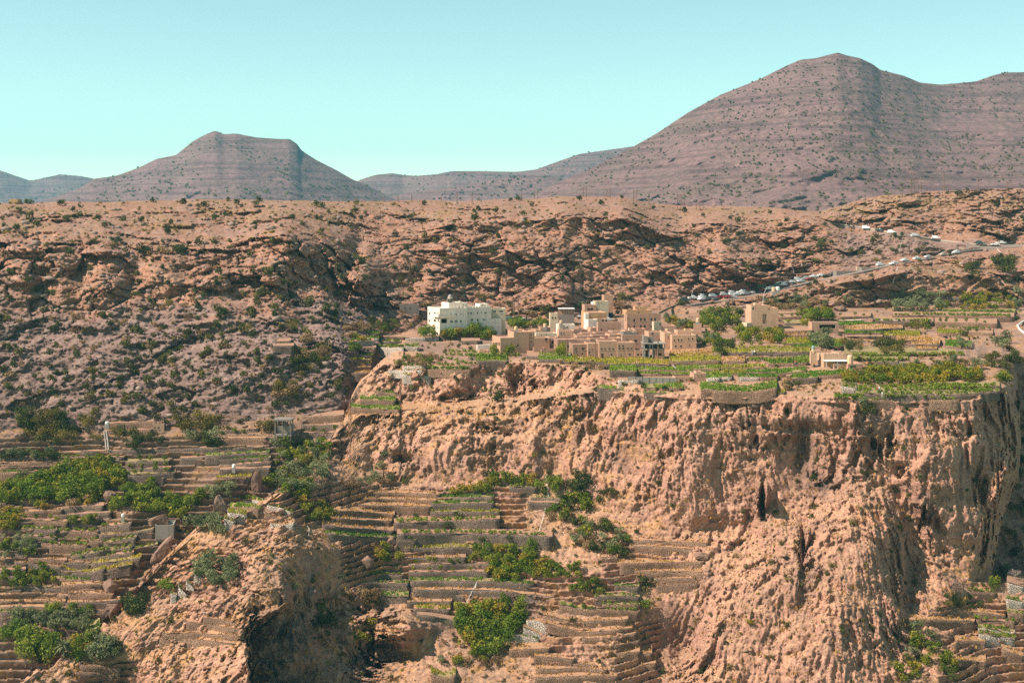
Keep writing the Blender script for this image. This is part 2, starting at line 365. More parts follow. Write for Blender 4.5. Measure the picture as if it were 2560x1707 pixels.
def hill_disp(p, U, V, T):
    cl = sstep(0.6,1.35,T)*(1-sstep(1.75,2.35,T))                 # cliff band between the second and third lines
    rt = sstep(1980,2060,U)
    cl = cl*(1-rt*sstep(0.9,1.0,T))+rt*sstep(2.85,3.05,T)*(1-sstep(3.9,4.1,T))*0.8+rt*(1-sstep(0.75,0.98,T))*0.5
    cl = cl*np.clip(0.62+1.1*noise(p/38.0+70.0), 0.18, 1.0)
    sl = 1-cl
    x, y, z = p[...,0], p[...,1], p[...,2]
    A = fbm(p, (1/34,1/34,1/26), 4, 0.5, 1, 3.1)
    B = fbm(p, (1/11,1/11,1/9), 4, 0.55, 1, 9.7)
    C = fbm(p, (1/3.2,1/3.2,1/2.6), 3, 0.6, 0, 1.7)
    warp = 7*noise(p/48.0)+1.6*noise(p/11.0)
    dip = np.where(U < 950, 0.12, -0.28)*np.clip(np.abs(U-950)/150, 0, 1)
    st = z+x*dip+warp
    lay = 0
    for Tn, a in ((7.5,1.5),(2.6,0.75),(1.1,0.3)):
        s = st/Tn+0.4*noise(p/20.0+Tn); fr = s-np.floor(s); lay = lay+a*(np.minimum(fr*1.15, 1)**1.6-np.where(fr > 0.88, (fr-0.88)/0.12, 0))
    am = np.clip(0.55+0.9*noise(p/30.0+50), 0.1, 1.3)
    pr = np.stack([x*0.97+z*dip, y, z-x*dip], -1)+1.2*np.stack([noise(p/5.0), noise(p/5.0+3), noise(p/5.0+6)], -1)
    b1, e1 = voronoi(pr, (1/13.0,1/13.0,1/7.0)); b2, e2 = voronoi(pr, (1/3.0,1/3.0,1/1.5), 5.0)
    blk = 2.7*b1-1.8*(1-sstep(0.0,0.10,e1))+0.6*b2-0.5*(1-sstep(0.0,0.14,e2))
    road = np.clip(rt, 0, 1)*np.exp(-((T-1.0)/0.10)**2)+np.exp(-((T-2.0)/0.16)**2)*sstep(1690,1740,U)
    crest = sstep(0, 0.25, T)
    E_ = fbm(p, (1/1.6,1/1.6,1/1.2), 2, 0.6, 1, 21.0)
    d = cl*(4.8*A+1.5*B+0.6*C+0.3*E_+1.3*lay*am+1.25*blk)+sl*(1.5*A+0.75*B+0.5*C+0.3*E_+0.7*lay*am+0.5*blk*np.clip(0.4+1.2*noise(p/24.0+44),0.1,1.3))*(0.35+0.65*crest)
    # rough outcrops on the left slope
    d += sstep(1.9,2.3,T)*(1-sstep(3.4,4.0,T))*(1-sstep(900,1000,U))*(1.7*A+1.0*B+0.4*E_)
    d += 3.0*gauss(U,V,610,930,110,60)+3*gauss(U,V,680,900,60,40)
    # outcrops that stand out behind the village and beside the road
    for u, v, ru, rv, h in ((1815,640,48,45,9),(1880,660,35,35,6),(1410,735,38,34,9),(1150,640,70,60,5),(905,695,42,40,7),(1310,620,80,45,5),(1640,655,50,35,5),(1940,545,60,22,5),(1965,530,30,16,3),(2080,545,30,20,3),
                            (150,690,40,55,5),(250,690,55,50,6),(420,690,70,50,5),(60,690,40,50,5),(720,640,70,50,6)):
        d += h*gauss(U,V,u,v,ru,rv)
    for u, v, ru, rv, h in ((872,660,22,60,5),(335,690,22,50,3.5),(1045,690,18,50,3),(1440,580,16,40,3)):
        d -= h*gauss(U+(V-v)*0.45+14*noise(p/9.0),V,u,v,ru,rv)
    d = d*(1-0.92*np.clip(road,0,1))
    return d
def hill_attr(p, U, V, T):
    gr = np.clip((1-sstep(0.5,1.0,T))*(0.25+1.2*noise(p/25.0)), 0, 0.75)
    gr = np.maximum(gr, 0.8*sstep(2.2,2.6,T)*sstep(1000,1150,U)*np.clip(noise(p/9.0)*2+0.4,0,1))
    pu = sstep(1.9,2.35,T+0.4*noise(p/20.0))*(1-sstep(880,1010,U))+0.5*np.clip(noise(p/35.0+7),0,1)*(1-sstep(0.7,1.0,T))
    pu = np.maximum(pu, 0.75*sstep(2060,2120,U)*sstep(1.0,1.1,T)*(1-sstep(1.7,2.0,T)))
    return {'grass': gr, 'purple': np.clip(pu,0,1)}
hill = layer('hillside', np.arange(-180, 2740, STEP), [L_crest, L_top, L_base, L_mid, L_foot, L_under], STEP*0.9, hill_disp, M['hill'], (400,-45), attrs=hill_attr, sm=9, wob=(3,16,14,10,5,0), vsm=27)

# ---- the terraced valley on the left
A_ = [[(-400,1035,474),(1000,1035,474)], [(-400,1060,470),(1000,1060,470)], [(-400,1343,422),(0,1343,422),(1000,1343,424)], [(-400,1476,402),(1000,1476,404)],
      [(-400,1627,383),(1000,1627,385)], [(-400,1760,367),(1000,1760,369)], [(-400,1960,350),(1000,1960,352)]]
def val_disp(p, U, V, T):
    B = fbm(p, (1/14,1/14,1/12), 4, 0.5, 0, 5.0); C = fbm(p, (1/3,1/3,1/3), 3, 0.6, 1, 2.0)
    d = 0.7*B+0.25*C
    q5 = 20*noise(np.stack([U/60,V/60,U*0+4],-1)); gl_ = np.interp(V, [1060,1200,1290,1330,1420,1500,1600,1700,1900], [820,760,640,520,420,360,250,120,0])
    tz = sstep(1070,1110,V+q5)*(1-sstep(-70,-20,U-gl_+q5)); hstep = 1.55; sq = (p[...,2]+1.2*noise(np.stack([p[...,0]/18,p[...,1]/45,U*0],-1))+0.12*noise(p/3.5))/hstep; fr_ = sq-np.floor(sq)
    d = d*(1-0.6*tz)+tz*2.35*(fr_-0.5)
    gul = np.interp(V, [1060,1200,1290,1330,1420,1500,1600,1700,1900], [820,760,640,520,420,360,250,120,0])
    g = np.exp(-((U-gul+30+25*noise(p/12.0))/50)**2); d -= 2.5*g; d += g*3.0*fbm(p, (1/6,1/6,1/6), 4, 0.6, 1, 4.0)
    d += 3*gauss(U,V,560,1210,60,40)+2.0*gauss(U,V,330,1290,40,30)
    d -= 45*sstep(540,680,U-0.0*V)*sstep(1330,1430,V)
    return d
valley = layer('valley_slope', np.arange(-180, 960, STEP), A_, STEP, val_disp, M['valley'], (10,-8), sm=9,
      attrs=lambda p,U,V,T: {'grass': np.clip(0.35+1.2*noise(p/8.0),0,1), 'purple': np.clip(0.6*(1-sstep(0.3,1.2,T))+0.25,0,1)})

# ---- canyon wall to the right, in the shadow of the promontory
N4 = [[(2380,885,474),(2540,885,476),(3000,885,496)], [(2380,912,468),(2540,912,471),(3000,912,489)], [(2380,1100,466),(3000,1100,474)], [(2380,1450,440),(3000,1450,440)], [(2380,1620,415),(3000,1620,415)]]
def cany(p, U, V, T):
    return 4*fbm(p,(1/18,1/18,1/14),4,0.5,1)+1.2*fbm(p,(1/4,)*3,3,0.6,0)
layer('canyon_wall', np.arange(2390, 2760, STEP), N4, STEP, cany, M['valley'], (120,-5), attrs=lambda p,U,V,T: {'grass': np.zeros_like(U), 'purple': np.full_like(U,0.4)})

# ---- the promontory: village plateau, cliffs, lower terraces and the dry ridge
EDGE_V = np.array([770,790,850,895,930,970,1020,1060,1100,1150,1190,1230,1290,1320,1400,1480,1540,1600,1680,1707,1800,1900])
EDGE_U = np.array([1030,1015,1000,965,915,885,870,845,826,812,770,700,560,440,390,335,300,215,100,60,-60,-200])
def p_vtop(u):
    q = np.stack([u/60.0, u*0+2.2, u*0], -1); q2 = np.stack([u/14.0, u*0+8.1, u*0], -1)
    return np.interp(u, EDGE_U[::-1], EDGE_V[::-1])+np.where(u < 1000, np.where(u < 620, 26, 14)*noise(q)+11*noise(q2), 0)
E0 = [(-260,1900,345),(60,1700,352),(300,1500,376),(500,1310,402),(620,1255,414),(700,1215,428),(830,1080,462),(900,950,496),(960,890,540),(1000,832,580),(1100,800,622),(1300,800,626),(1500,790,632),(1700,770,648),(1900,752,655),(2100,770,650),(2300,762,660),(2560,755,665),(2960,750,665)]
E0b = [(-260,1905,344.5),(60,1702,351.5),(300,1502,375.5),(500,1312,401.5),(620,1257,413),(700,1217,427),(830,1082,461),(900,952,495),(960,895,530),(1000,850,560),(1100,850,560),(1300,850,556),(1500,850,550),(1700,850,540),(1900,840,545),(2100,830,560),(2300,830,560),(2450,840,540),(2560,850,520),(2960,850,520)]
E0c = [(-260,1910,344),(60,1704,351),(300,1504,375),(500,1314,401),(620,1259,412.5),(700,1219,426.5),(830,1084,460.5),(900,954,494.5),(960,900,512),(1000,880,515),(1100,885,512),(1300,880,512),(1500,890,500),(1700,910,478),(1900,905,475),(2100,900,470),(2300,900,470),(2450,900,465),(2540,890,470),(2960,890,490)]
E1 = [(-260,1915,343),(60,1706,350.5),(300,1506,374.5),(500,1316,400.5),(620,1261,412),(700,1221,426),(830,1086,460),(900,956,494),(960,910,500),(1100,930,484),(1200,915,484),(1300,905,482),(1420,915,470),(1500,940,456),(1600,965,444),(1700,985,431),(1900,985,425),(2100,995,417),(2300,995,415),(2450,985,417),(2540,960,430),(2960,960,470)]
E2 = [(-260,1920,342.5),(60,1710,350),(300,1510,374),(500,1320,400),(620,1264,411.5),(700,1224,425.5),(830,1090,459.5),(900,990,488),(960,1005,486),(1100,1015,474),(1300,990,472),(1420,975,464),(1500,962,454),(1700,990,430.5),(1900,990,424.5),(2100,1000,416.5),(2300,1000,414.5),(2450,990,416.5),(2540,965,429.5),(2960,965,469)]
E3 = [(-260,1925,342),(60,1714,349.5),(300,1514,373.5),(500,1324,399),(620,1268,411),(700,1228,425),(830,1095,459),(900,1040,470),(960,1040,466),(1100,1032,462),(1300,1002,459),(1420,990,452),(1500,980,447),(1700,1000,430),(1900,1000,424),(2100,1010,416),(2300,1010,414),(2450,1000,416),(2540,975,429),(2960,975,469)]
E4 = [(-260,1930,341.5),(60,1720,349),(300,1520,376),(500,1335,397),(620,1280,402),(700,1240,411),(770,1190,430),(830,1165,442),(950,1190,450),(1000,1215,447),(1100,1205,446),(1300,1195,443),(1400,1215,439),(1500,1260,431),(1600,1300,424),(1700,1330,418),(1900,1300,413),(2000,1285,411),(2080,1235,411),(2140,1215,411),(2220,1235,410),(2300,1390,402),(2450,1450,402),(2540,1455,404),(2960,1455,410)]
E5 = [(-260,1960,338),(60,1760,345),(300,1560,371),(500,1430,381),(620,1400,380),(700,1375,384),(830,1370,399),(950,1370,413),(1100,1385,416),(1300,1385,414),(1500,1400,409),(1700,1450,404),(1900,1450,397),(2000,1450,393),(2140,1450,391),(2300,1500,393),(2450,1500,398),(2540,1500,399),(2960,1500,404)]
E6 = [(-260,2000,335),(60,1800,341),(300,1640,363),(500,1520,369),(620,1490,365),(700,1470,372),(830,1525,388),(950,1525,396),(1100,1530,395),(1300,1530,394),(1500,1530,392),(1700,1560,393),(1900,1560,388),(2140,1560,382),(2300,1585,386),(2450,1580,388),(2540,1580,389),(2960,1580,392)]
E7 = [(-260,2040,333),(60,1850,338),(300,1720,359),(500,1707,353),(620,1707,346),(700,1707,360),(830,1707,372),(950,1707,374),(1100,1707,373),(1300,1707,372),(1500,1707,372),(1700,1707,382),(1900,1707,379),(2140,1707,374),(2300,1707,372),(2450,1707,372),(2960,1707,374)]
E8 = [(-260,2080,330),(60,1960,331),(300,1840,350),(620,1840,338),(1100,1840,362),(1700,1840,372),(2140,1840,367),(2960,1840,363)]
def p_pre(U, V, T):
    d = np.zeros_like(U)
    # gorge under the dry ridge: deepest right behind the ridge edge, running out to the right
    nz = lambda a, k: noise(np.stack([U/a, V/a, U*0+k], -1))
    wv = 22*nz(45.0,1.0)+10*nz(15.0,2.0)
    top = np.interp(U, [560,618,700,764,820,900,1000], [1640,1545,1500,1470,1500,1540,1600])
    d += 21*sstep(0, 55, V-top+wv*0.8)*sstep(0, 16, U-613+wv*0.7)*np.exp(-np.clip(U-613,0,None)/70.0)
    # the two lobes of the great tufa buttress
    for u0, v0, du, w0, dw, h in ((2150,1200,-0.10,55,0.34,11),(1985,1300,-0.42,45,0.26,8),(2330,1330,0.10,40,0.10,5),(2080,1420,-0.02,30,0.10,4),(1840,1420,-0.30,26,0.12,4)):
        tv = np.clip(V-v0, -40, 700); c0 = u0+du*np.clip(V-v0,0,None); d -= h*sstep(-40,160,V-v0)*np.exp(-((U-c0+wv*0.4)/(w0+dw*np.clip(tv,0,None)))**2)
    # caves and hollows
    for u, v, ru, rv, h in ((1906,1255,12,42,9),(1160,985,26,14,8),(1120,995,18,8,5),(2455,1225,14,40,8),(2310,1290,9,30,4),(2340,1310,16,26,3),(2225,1105,9,22,4),(2255,1180,14,14,4),(2040,1190,14,14,4),(2185,1110,7,12,4),(1872,1290,9,16,3),
                            (1000,1145,22,8,4),(1290,960,16,40,7),(1065,1395,10,8,3),(1230,1120,12,9,3),(960,1610,45,16,6),(1005,1640,40,18,5)):
        d += h*gauss(U,V,u,v,ru,rv)
    # overhang of the great cliff, gully between buttresses
    d += 7*gauss(U,V,2020,1150,130,110)*sstep(1040,1110,V)
    d += 6*gauss(U,V,2330,1400,60,90)+5*gauss(U,V,2360,1560,90,40)
    d += 9*gauss(U,V,1690,1590,80,70)+7*gauss(U,V,1720,1660,60,60)
    d += 7*gauss(U,V,2008,1375,11,55)+5*gauss(U,V,1800,1330,90,35)+7*gauss(U,V,2270,1440,30,120)
    d -= 4*gauss(U,V,2100,1000,60,200)+5*gauss(U,V,2330,1120,120,90)+3*gauss(U,V,1760,1080,120,120)
    d -= 6*gauss(U,V,1130,1110,190,70)
    d -= 5*gauss(U,V,870,1660,60,60)+5*gauss(U,V,1010,1570,60,40)
    d -= 5*gauss(U,V,1000,1560,120,22)
    d += 9*gauss(U,V,940,1640,70,40)
    # right-hand rounding of the cliff
    re = np.interp(V, [700,900,1000,1100,1200,1240,1300,1400,1455,1470], [2540,2528,2534,2540,2534,2515,2492,2474,2462,4000])
    k = np.clip(U-(re-45), 0, 80); d += np.where(V < 1468, 0.007*k**2*sstep(880,960,V), 0)
    return d
def p_disp(p, U, V, T):
    x, y, z = p[...,0], p[...,1], p[...,2]
    top = 1-sstep(2.9,3.05,T)
    cliff1 = sstep(2.9,3.1,T)*(1-sstep(3.85,4.1,T))*sstep(900,960,U)*(1-sstep(1440,1520,U))    # low cliff under the village edge
    cliff2 = sstep(4.75,5.05,T)*(1-sstep(5.8,6.05,T))*sstep(800,850,U)
    but = sstep(1600,1700,U+0.0*V)*(1-sstep(2280,2480,U+(V-1400)*0.2))*sstep(5.8,6.1,T)
    lb = np.clip((U-1640)/(60+0*V), 0, 1); but = but*lb
    ridge = (1-sstep(610,640,U))*sstep(1490,1560,V+ (U-300)*0.05)*sstep(300,380,U)
    gorge = np.maximum(sstep(590,640,U)*(1-sstep(930,1000,U))*sstep(1440,1520,V), sstep(600,650,U)*(1-sstep(740,800,U))*sstep(1290,1380,V)*0.6)
    scar = np.clip(gauss(U,V,1010,1580,110,45)+gauss(U,V,1480,1680,60,60)+gauss(U,V,1560,1600,60,40), 0, 1)
    rock = np.clip(cliff1+cliff2+but+0.6*ridge+gorge+scar*0.8, 0, 1)
    wp = p+3.0*np.stack([noise(p/11.0), noise(p/11.0+9), noise(p/13.0+5)], -1)
    A = fbm(wp, (1/19,1/19,1/48), 3, 0.45, 2, 2.2)
    B = fbm(wp, (1/6.5,1/6.5,1/15), 4, 0.55, 2, 6.1)
    C = fbm(p, (1/2.2,1/2.2,1/3.6), 3, 0.6, 2, 8.3)
    D = fbm(p, (1/9,1/9,1/9), 3, 0.5, 0, 12.0)
    G = fbm(wp, (1/3.4,1/3.4,1/20.0), 4, 0.55, 1, 41.0)       # vertical dripstone ribs
    am = np.clip(0.55+1.2*noise(p/22.0+15), 0.12, 1.3); am2 = np.clip(0.5+1.3*noise(p/16.0+33), 0.0, 1.3)
    pit = sstep(0.32, 0.5, fbm(p, (1/4.2,1/4.2,1/7.0), 2, 0.5, 0, 31.0))*am2
    pit2 = sstep(0.28, 0.42, fbm(p, (1/1.7,1/1.7,1/3.2), 2, 0.5, 0, 37.0))*am2
    K_ = fbm(p, (1/0.62,1/0.62,1/0.8), 2, 0.6, 1, 71.0)
    H_ = fbm(p, (1/1.1,1/1.1,1/1.4), 2, 0.6, 2, 51.0)
    ld = (z+1.5*noise(p/9.0))/5.5; ld = ld-np.floor(ld); ledge = np.minimum(ld*1.2,1)**2
    pv3 = p+0.9*np.stack([noise(p/4.0), noise(p/4.0+3), noise(p/4.0+6)], -1)
    b1 = np.zeros_like(x); e1 = np.ones_like(x); b2 = np.zeros_like(x); e2 = np.ones_like(x); sel = rock > 0.03
    b1[sel], e1[sel] = voronoi(pv3[sel], (1/5.5,1/5.5,1/10.0)); b2[sel], e2[sel] = voronoi(pv3[sel], (1/2.0,1/2.0,1/3.0), 7.0)
    blk = 0.9*b1-1.1*(1-sstep(0.0,0.10,e1))*am2+0.5*b2-0.45*(1-sstep(0.0,0.13,e2))
    am3 = np.clip(0.45+1.7*noise(p/15.0+61), 0.06, 1.5)
    d = rock*(blk*(0.25+0.6*am3)+5.0*A+0.8*B*am+0.35*C*(0.2+0.8*am3)+1.6*G*(1.2-0.5*am)+0.4*H_*(0.4+0.6*am3)+0.3*K_-2.6*pit-1.5*pit2+0.7*ledge*am2)
    # fluted curtain of the great buttress
    za = 30.0; xa = P(2130,1100,410)[0]
    fan = (x-xa)/np.maximum(za-z+70, 40)*95
    q = np.stack([fan+0.9*noise(p/8.0), y*0.12, z*0.035], -1)
    d = d*(1-0.66*but)+but*(1.2*fbm(q, (0.12,1,1), 2, 0.5, 2, 1.0)+1.7*fbm(q, (0.24,1,0.6), 3, 0.55, 1, 4.0)*(0.45+0.6*am3)+0.75*fbm(q, (0.95,1,1.2), 3, 0.6, 1, 7.0)+0.2*H_+0.2*K_)
    soft = (1-rock)
    q5 = 14*noise(np.stack([U/60,V/60,U*0+4],-1))
    def zone(u0,u1,v0,v1,e=26): return sstep(0,e,U-u0+q5)*sstep(0,e,u1-U+q5)*sstep(0,e,V-v0+q5*0.5)*sstep(0,e,v1-V+q5*0.5)
    tz = np.maximum.reduce([zone(840,1330,1205,1560), zone(1500,1800,1330,1480), zone(1340,1660,1540,1760), zone(2200,2960,1490,1760), zone(400,618,1500,1600), 0.9*zone(300,640,1350,1500), 0.8*zone(560,760,1260,1400), zone(660,1010,1200,1330), zone(180,420,1640,1760), zone(1280,1560,1420,1540)])*(1-np.clip(rock*1.3,0,1))
    hstep = 1.45; sq = (z+1.1*noise(np.stack([x/16,y/40,z*0],-1))+0.14*noise(p/3.5))/hstep; fr_ = sq-np.floor(sq)
    d += tz*2.2*(fr_-0.5)
    d += soft*(1-top)*(0.6*D+0.4*C+0.6*fbm(p,(1/4.5,)*3,3,0.6,1,3.0))
    d += soft*top*(0.15*D*sstep(0.0,0.6,T)+0.12*C)
    tz2 = sstep(1880,1960,U+q5)*sstep(0.15,0.5,T)*(1-sstep(1.7,2.1,T))
    sq = (z+0.8*noise(np.stack([x/22,y/60,z*0],-1))+0.25*noise(p/4.0))/1.3; fr_ = sq-np.floor(sq)
    d += tz2*3.2*(fr_-0.5)
    ree = np.interp(V, [700,900,1000,1100,1200,1240,1300,1400,1455,1470], [2540,2528,2534,2540,2534,2515,2492,2474,2462,4000])
    d = d*(1-0.4*sstep(-35,-5,U-ree)*(V < 1468)*(V > 900))
    # the saddle and its rough ground
    d += soft*(1-sstep(760,820,U))*(0.5*fbm(p,(1/10,)*3,4,0.55,1,9.0))
    return d
def p_mask(U, V):
    re = np.interp(V, [700,900,1000,1100,1200,1240,1300,1400,1455,1470], [2546,2534,2540,2546,2540,2521,2498,2480,2468,9000])
    return (U < re+8) | (V < 905)
def p_attr(p, U, V, T):
    gr = np.clip(0.25+1.3*noise(p/7.0), 0, 0.8)*sstep(5.0,5.6,T+0.8*noise(p/6.0))
    gr = gr*(1-0.85*sstep(1640,1720,U)*(1-sstep(2300,2420,U)))
    gr = np.maximum(gr, np.clip(gauss(U,V,1080,1035,300,28)*1.3,0,1))
    gr = np.maximum(gr, np.clip(1.2*gauss(U,V,470,1350,90,70),0,1)); gr = np.maximum(gr, np.clip(gauss(U,V,1420,1080,22,90),0,1))
    pu = np.clip(0.5*noise(p/12.0+3)+0.1, 0, 0.5)+0.65*np.clip(gauss(U,V,1180,1470,330,200)*(0.6+noise(p/9.0)),0,1)*(1-sstep(1380,1500,U))
    pu += 0.95*(1-sstep(2.0,3.0,T))*np.clip(0.8+noise(p/14.0),0,1)*sstep(1000,1060,U)
    gr = np.maximum(gr, 0.9*(1-sstep(2.2,2.9,T))*np.clip(noise(p/6.0)*2+0.2,0,1)*sstep(1500,1600,U))
    pu += 0.6*gauss(U,V,2010,1120,22,80)+0.6*gauss(U,V,2010,1500,30,130)+0.5*gauss(U,V,940,1650,60,60)
    st_ = sstep(625,660,U)*(1-sstep(740,860,U))*sstep(1500,1560,V)*np.clip(0.75+noise(p/7.0),0,1)+0.85*gauss(U,V,2012,1110,20,75)+0.8*gauss(U,V,2050,1215,55,40)+0.7*gauss(U,V,1905,1260,16,50)+0.7*gauss(U,V,2315,1290,20,40)+0.5*gauss(U,V,1690,1600,60,60)  # black water stain, plus shade painted into the gorge and cave hollows
    return {'grass': gr, 'purple': np.clip(pu,0,1), 'stain_shade': np.clip(st_,0,1)}
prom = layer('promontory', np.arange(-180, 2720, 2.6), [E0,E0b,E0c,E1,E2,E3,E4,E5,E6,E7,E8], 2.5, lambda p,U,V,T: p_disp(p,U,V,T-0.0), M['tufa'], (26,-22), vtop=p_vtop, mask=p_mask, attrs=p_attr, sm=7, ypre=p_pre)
# ------------------------------------------------------------------ casting rays onto what stands already
from mathutils.bvhtree import BVHTree
class Caster:
    """nearest hit on the ground layers (one by one) and on everything else (one tree)"""
    def __init__(s):
        bpy.context.view_layer.update(); dg = bpy.context.evaluated_depsgraph_get()
        s.terr = [(o, BVHTree.FromObject(o, dg)) for o in COL.objects if o.type == 'MESH']; s.refresh()
    def refresh(s):
        bpy.context.view_layer.update(); V = []; Fc = []; s.own = []
        ts = set(o.name for o, t in s.terr)
        for o in COL.objects:
            if o.type != 'MESH' or o.name in ts: continue
            me = o.data; n = len(me.vertices); c = np.empty(n*3, np.float32); me.vertices.foreach_get('co', c); mw = np.array(o.matrix_world, np.float32)
            c = c.reshape(-1,3) @ mw[:3,:3].T + mw[:3,3]; k = len(V); V.extend(c.tolist())
            for p in me.polygons: Fc.append([i+k for i in p.vertices]); s.own.append(o)
        s.tree = BVHTree.FromPolygons(V, Fc) if Fc else None
    def hit(s, o, d, dist, objs):
        best = dist; res = (None, None, None)
        for ob in objs:
            loc, nor, i, q = ob[1].ray_cast(o, d, best)
            if loc is not None and q < best: best = q; res = (loc, nor, ob[0])
        if s.tree is not None:
            loc, nor, i, q = s.tree.ray_cast(o, d, best)
            if loc is not None and q < best: res = (loc, nor, s.own[i])
        return res
    def pix(s, u, v):
        d = Vector(((u-1280)/F, 1.0, -(v-HV)/F)); d.normalize()
        return s.hit(Vector((0,0,ZC)), d, 9000, s.terr)
    def ray(s, o, d, dist=200): return s.hit(Vector(o), Vector(d).normalized(), dist, s.terr)[0]
    def down(s, x, y, z=400): return s.ray((x,y,z), (0,0,-1), 800)
cast = Caster()
ZO = {'A': (2.735,0,850), 'B': (2.815,0,1150), 'C': (2.5833,700,1100), 'D': (2.0717,1500,950), 'E': (5.6,860,780), 'V': (2.94,1000,700), 'R': (3.015,1780,720), 'T': (3.563,1900,600), 'O': (1,0,0)}
def zo(k, x, y):
    s, ox, oy = ZO[k]; return ox+x/s, oy+y/s

# ------------------------------------------------------------------ stone materials
def mat_stone(name, a, b, joint, scale=2.6):
    m, t, bs = newmat(name); v, g = pos(t, (1,1,1.5))
    vo = nd(t, 'ShaderNodeTexVoronoi'); vo.inputs['Scale'].default_value = scale; t.links.new(v, vo.inputs['Vector'])
    ve = nd(t, 'ShaderNodeTexVoronoi', feature='DISTANCE_TO_EDGE'); ve.inputs['Scale'].default_value = scale; t.links.new(v, ve.inputs['Vector'])
    sep = nd(t, 'ShaderNodeSeparateColor'); t.links.new(vo.outputs['Color'], sep.inputs[0])
    c = mixc(t, sep.outputs[0], a, b); n1 = tex_noise(t, 0.12, 4, 0.6, v)
    c = mixc(t, ramp(t, n1, 0.35, 0.7), c, tuple(k*0.7 for k in a))
    c = mixc(t, ramp(t, ve.outputs['Distance'], 0.02, 0.10), joint, c)
    t.links.new(c, bs.inputs['Base Color'])
    bump(t, bs, math_(t, 'ADD', ramp(t, ve.outputs['Distance'], 0.0, 0.18), math_(t,'MULTIPLY',sep.outputs[1],0.6)), 1.0, 0.22)
    return m
M['wall_grey'] = mat_stone('stone_grey', (0.26,0.185,0.14), (0.37,0.27,0.20), (0.10,0.065,0.05))
M['wall_tan'] = mat_stone('stone_tan', (0.36,0.215,0.14), (0.46,0.29,0.195), (0.15,0.085,0.055))
M['wall_white'] = mat_stone('stone_pale', (0.55,0.46,0.38), (0.66,0.56,0.46), (0.30,0.23,0.18), 1.6)
def mat_soil(name, a, b, c_):
    m, t, bs = newmat(name); v, g = pos(t)
    n1 = tex_noise(t, 0.5, 5, 0.65, v); n2 = tex_noise(t, 3.0, 6, 0.7, v)
    c = mixc(t, ramp(t, n1, 0.35, 0.65), a, b); c = mixc(t, math_(t,'MULTIPLY',ramp(t, n2, 0.5, 0.7),0.6), c, c_)
    t.links.new(c, bs.inputs['Base Color']); bump(t, bs, n2, 0.8, 0.25); return m
M['soil_dry'] = mat_soil('soil_dry', (0.42,0.24,0.135), (0.34,0.19,0.11), (0.47,0.28,0.125))
M['soil_brown'] = mat_soil('soil_brown', (0.36,0.205,0.13), (0.29,0.165,0.105), (0.42,0.255,0.155))
M['soil_green'] = mat_soil('soil_green', (0.24,0.20,0.08), (0.30,0.20,0.11), (0.16,0.18,0.05))

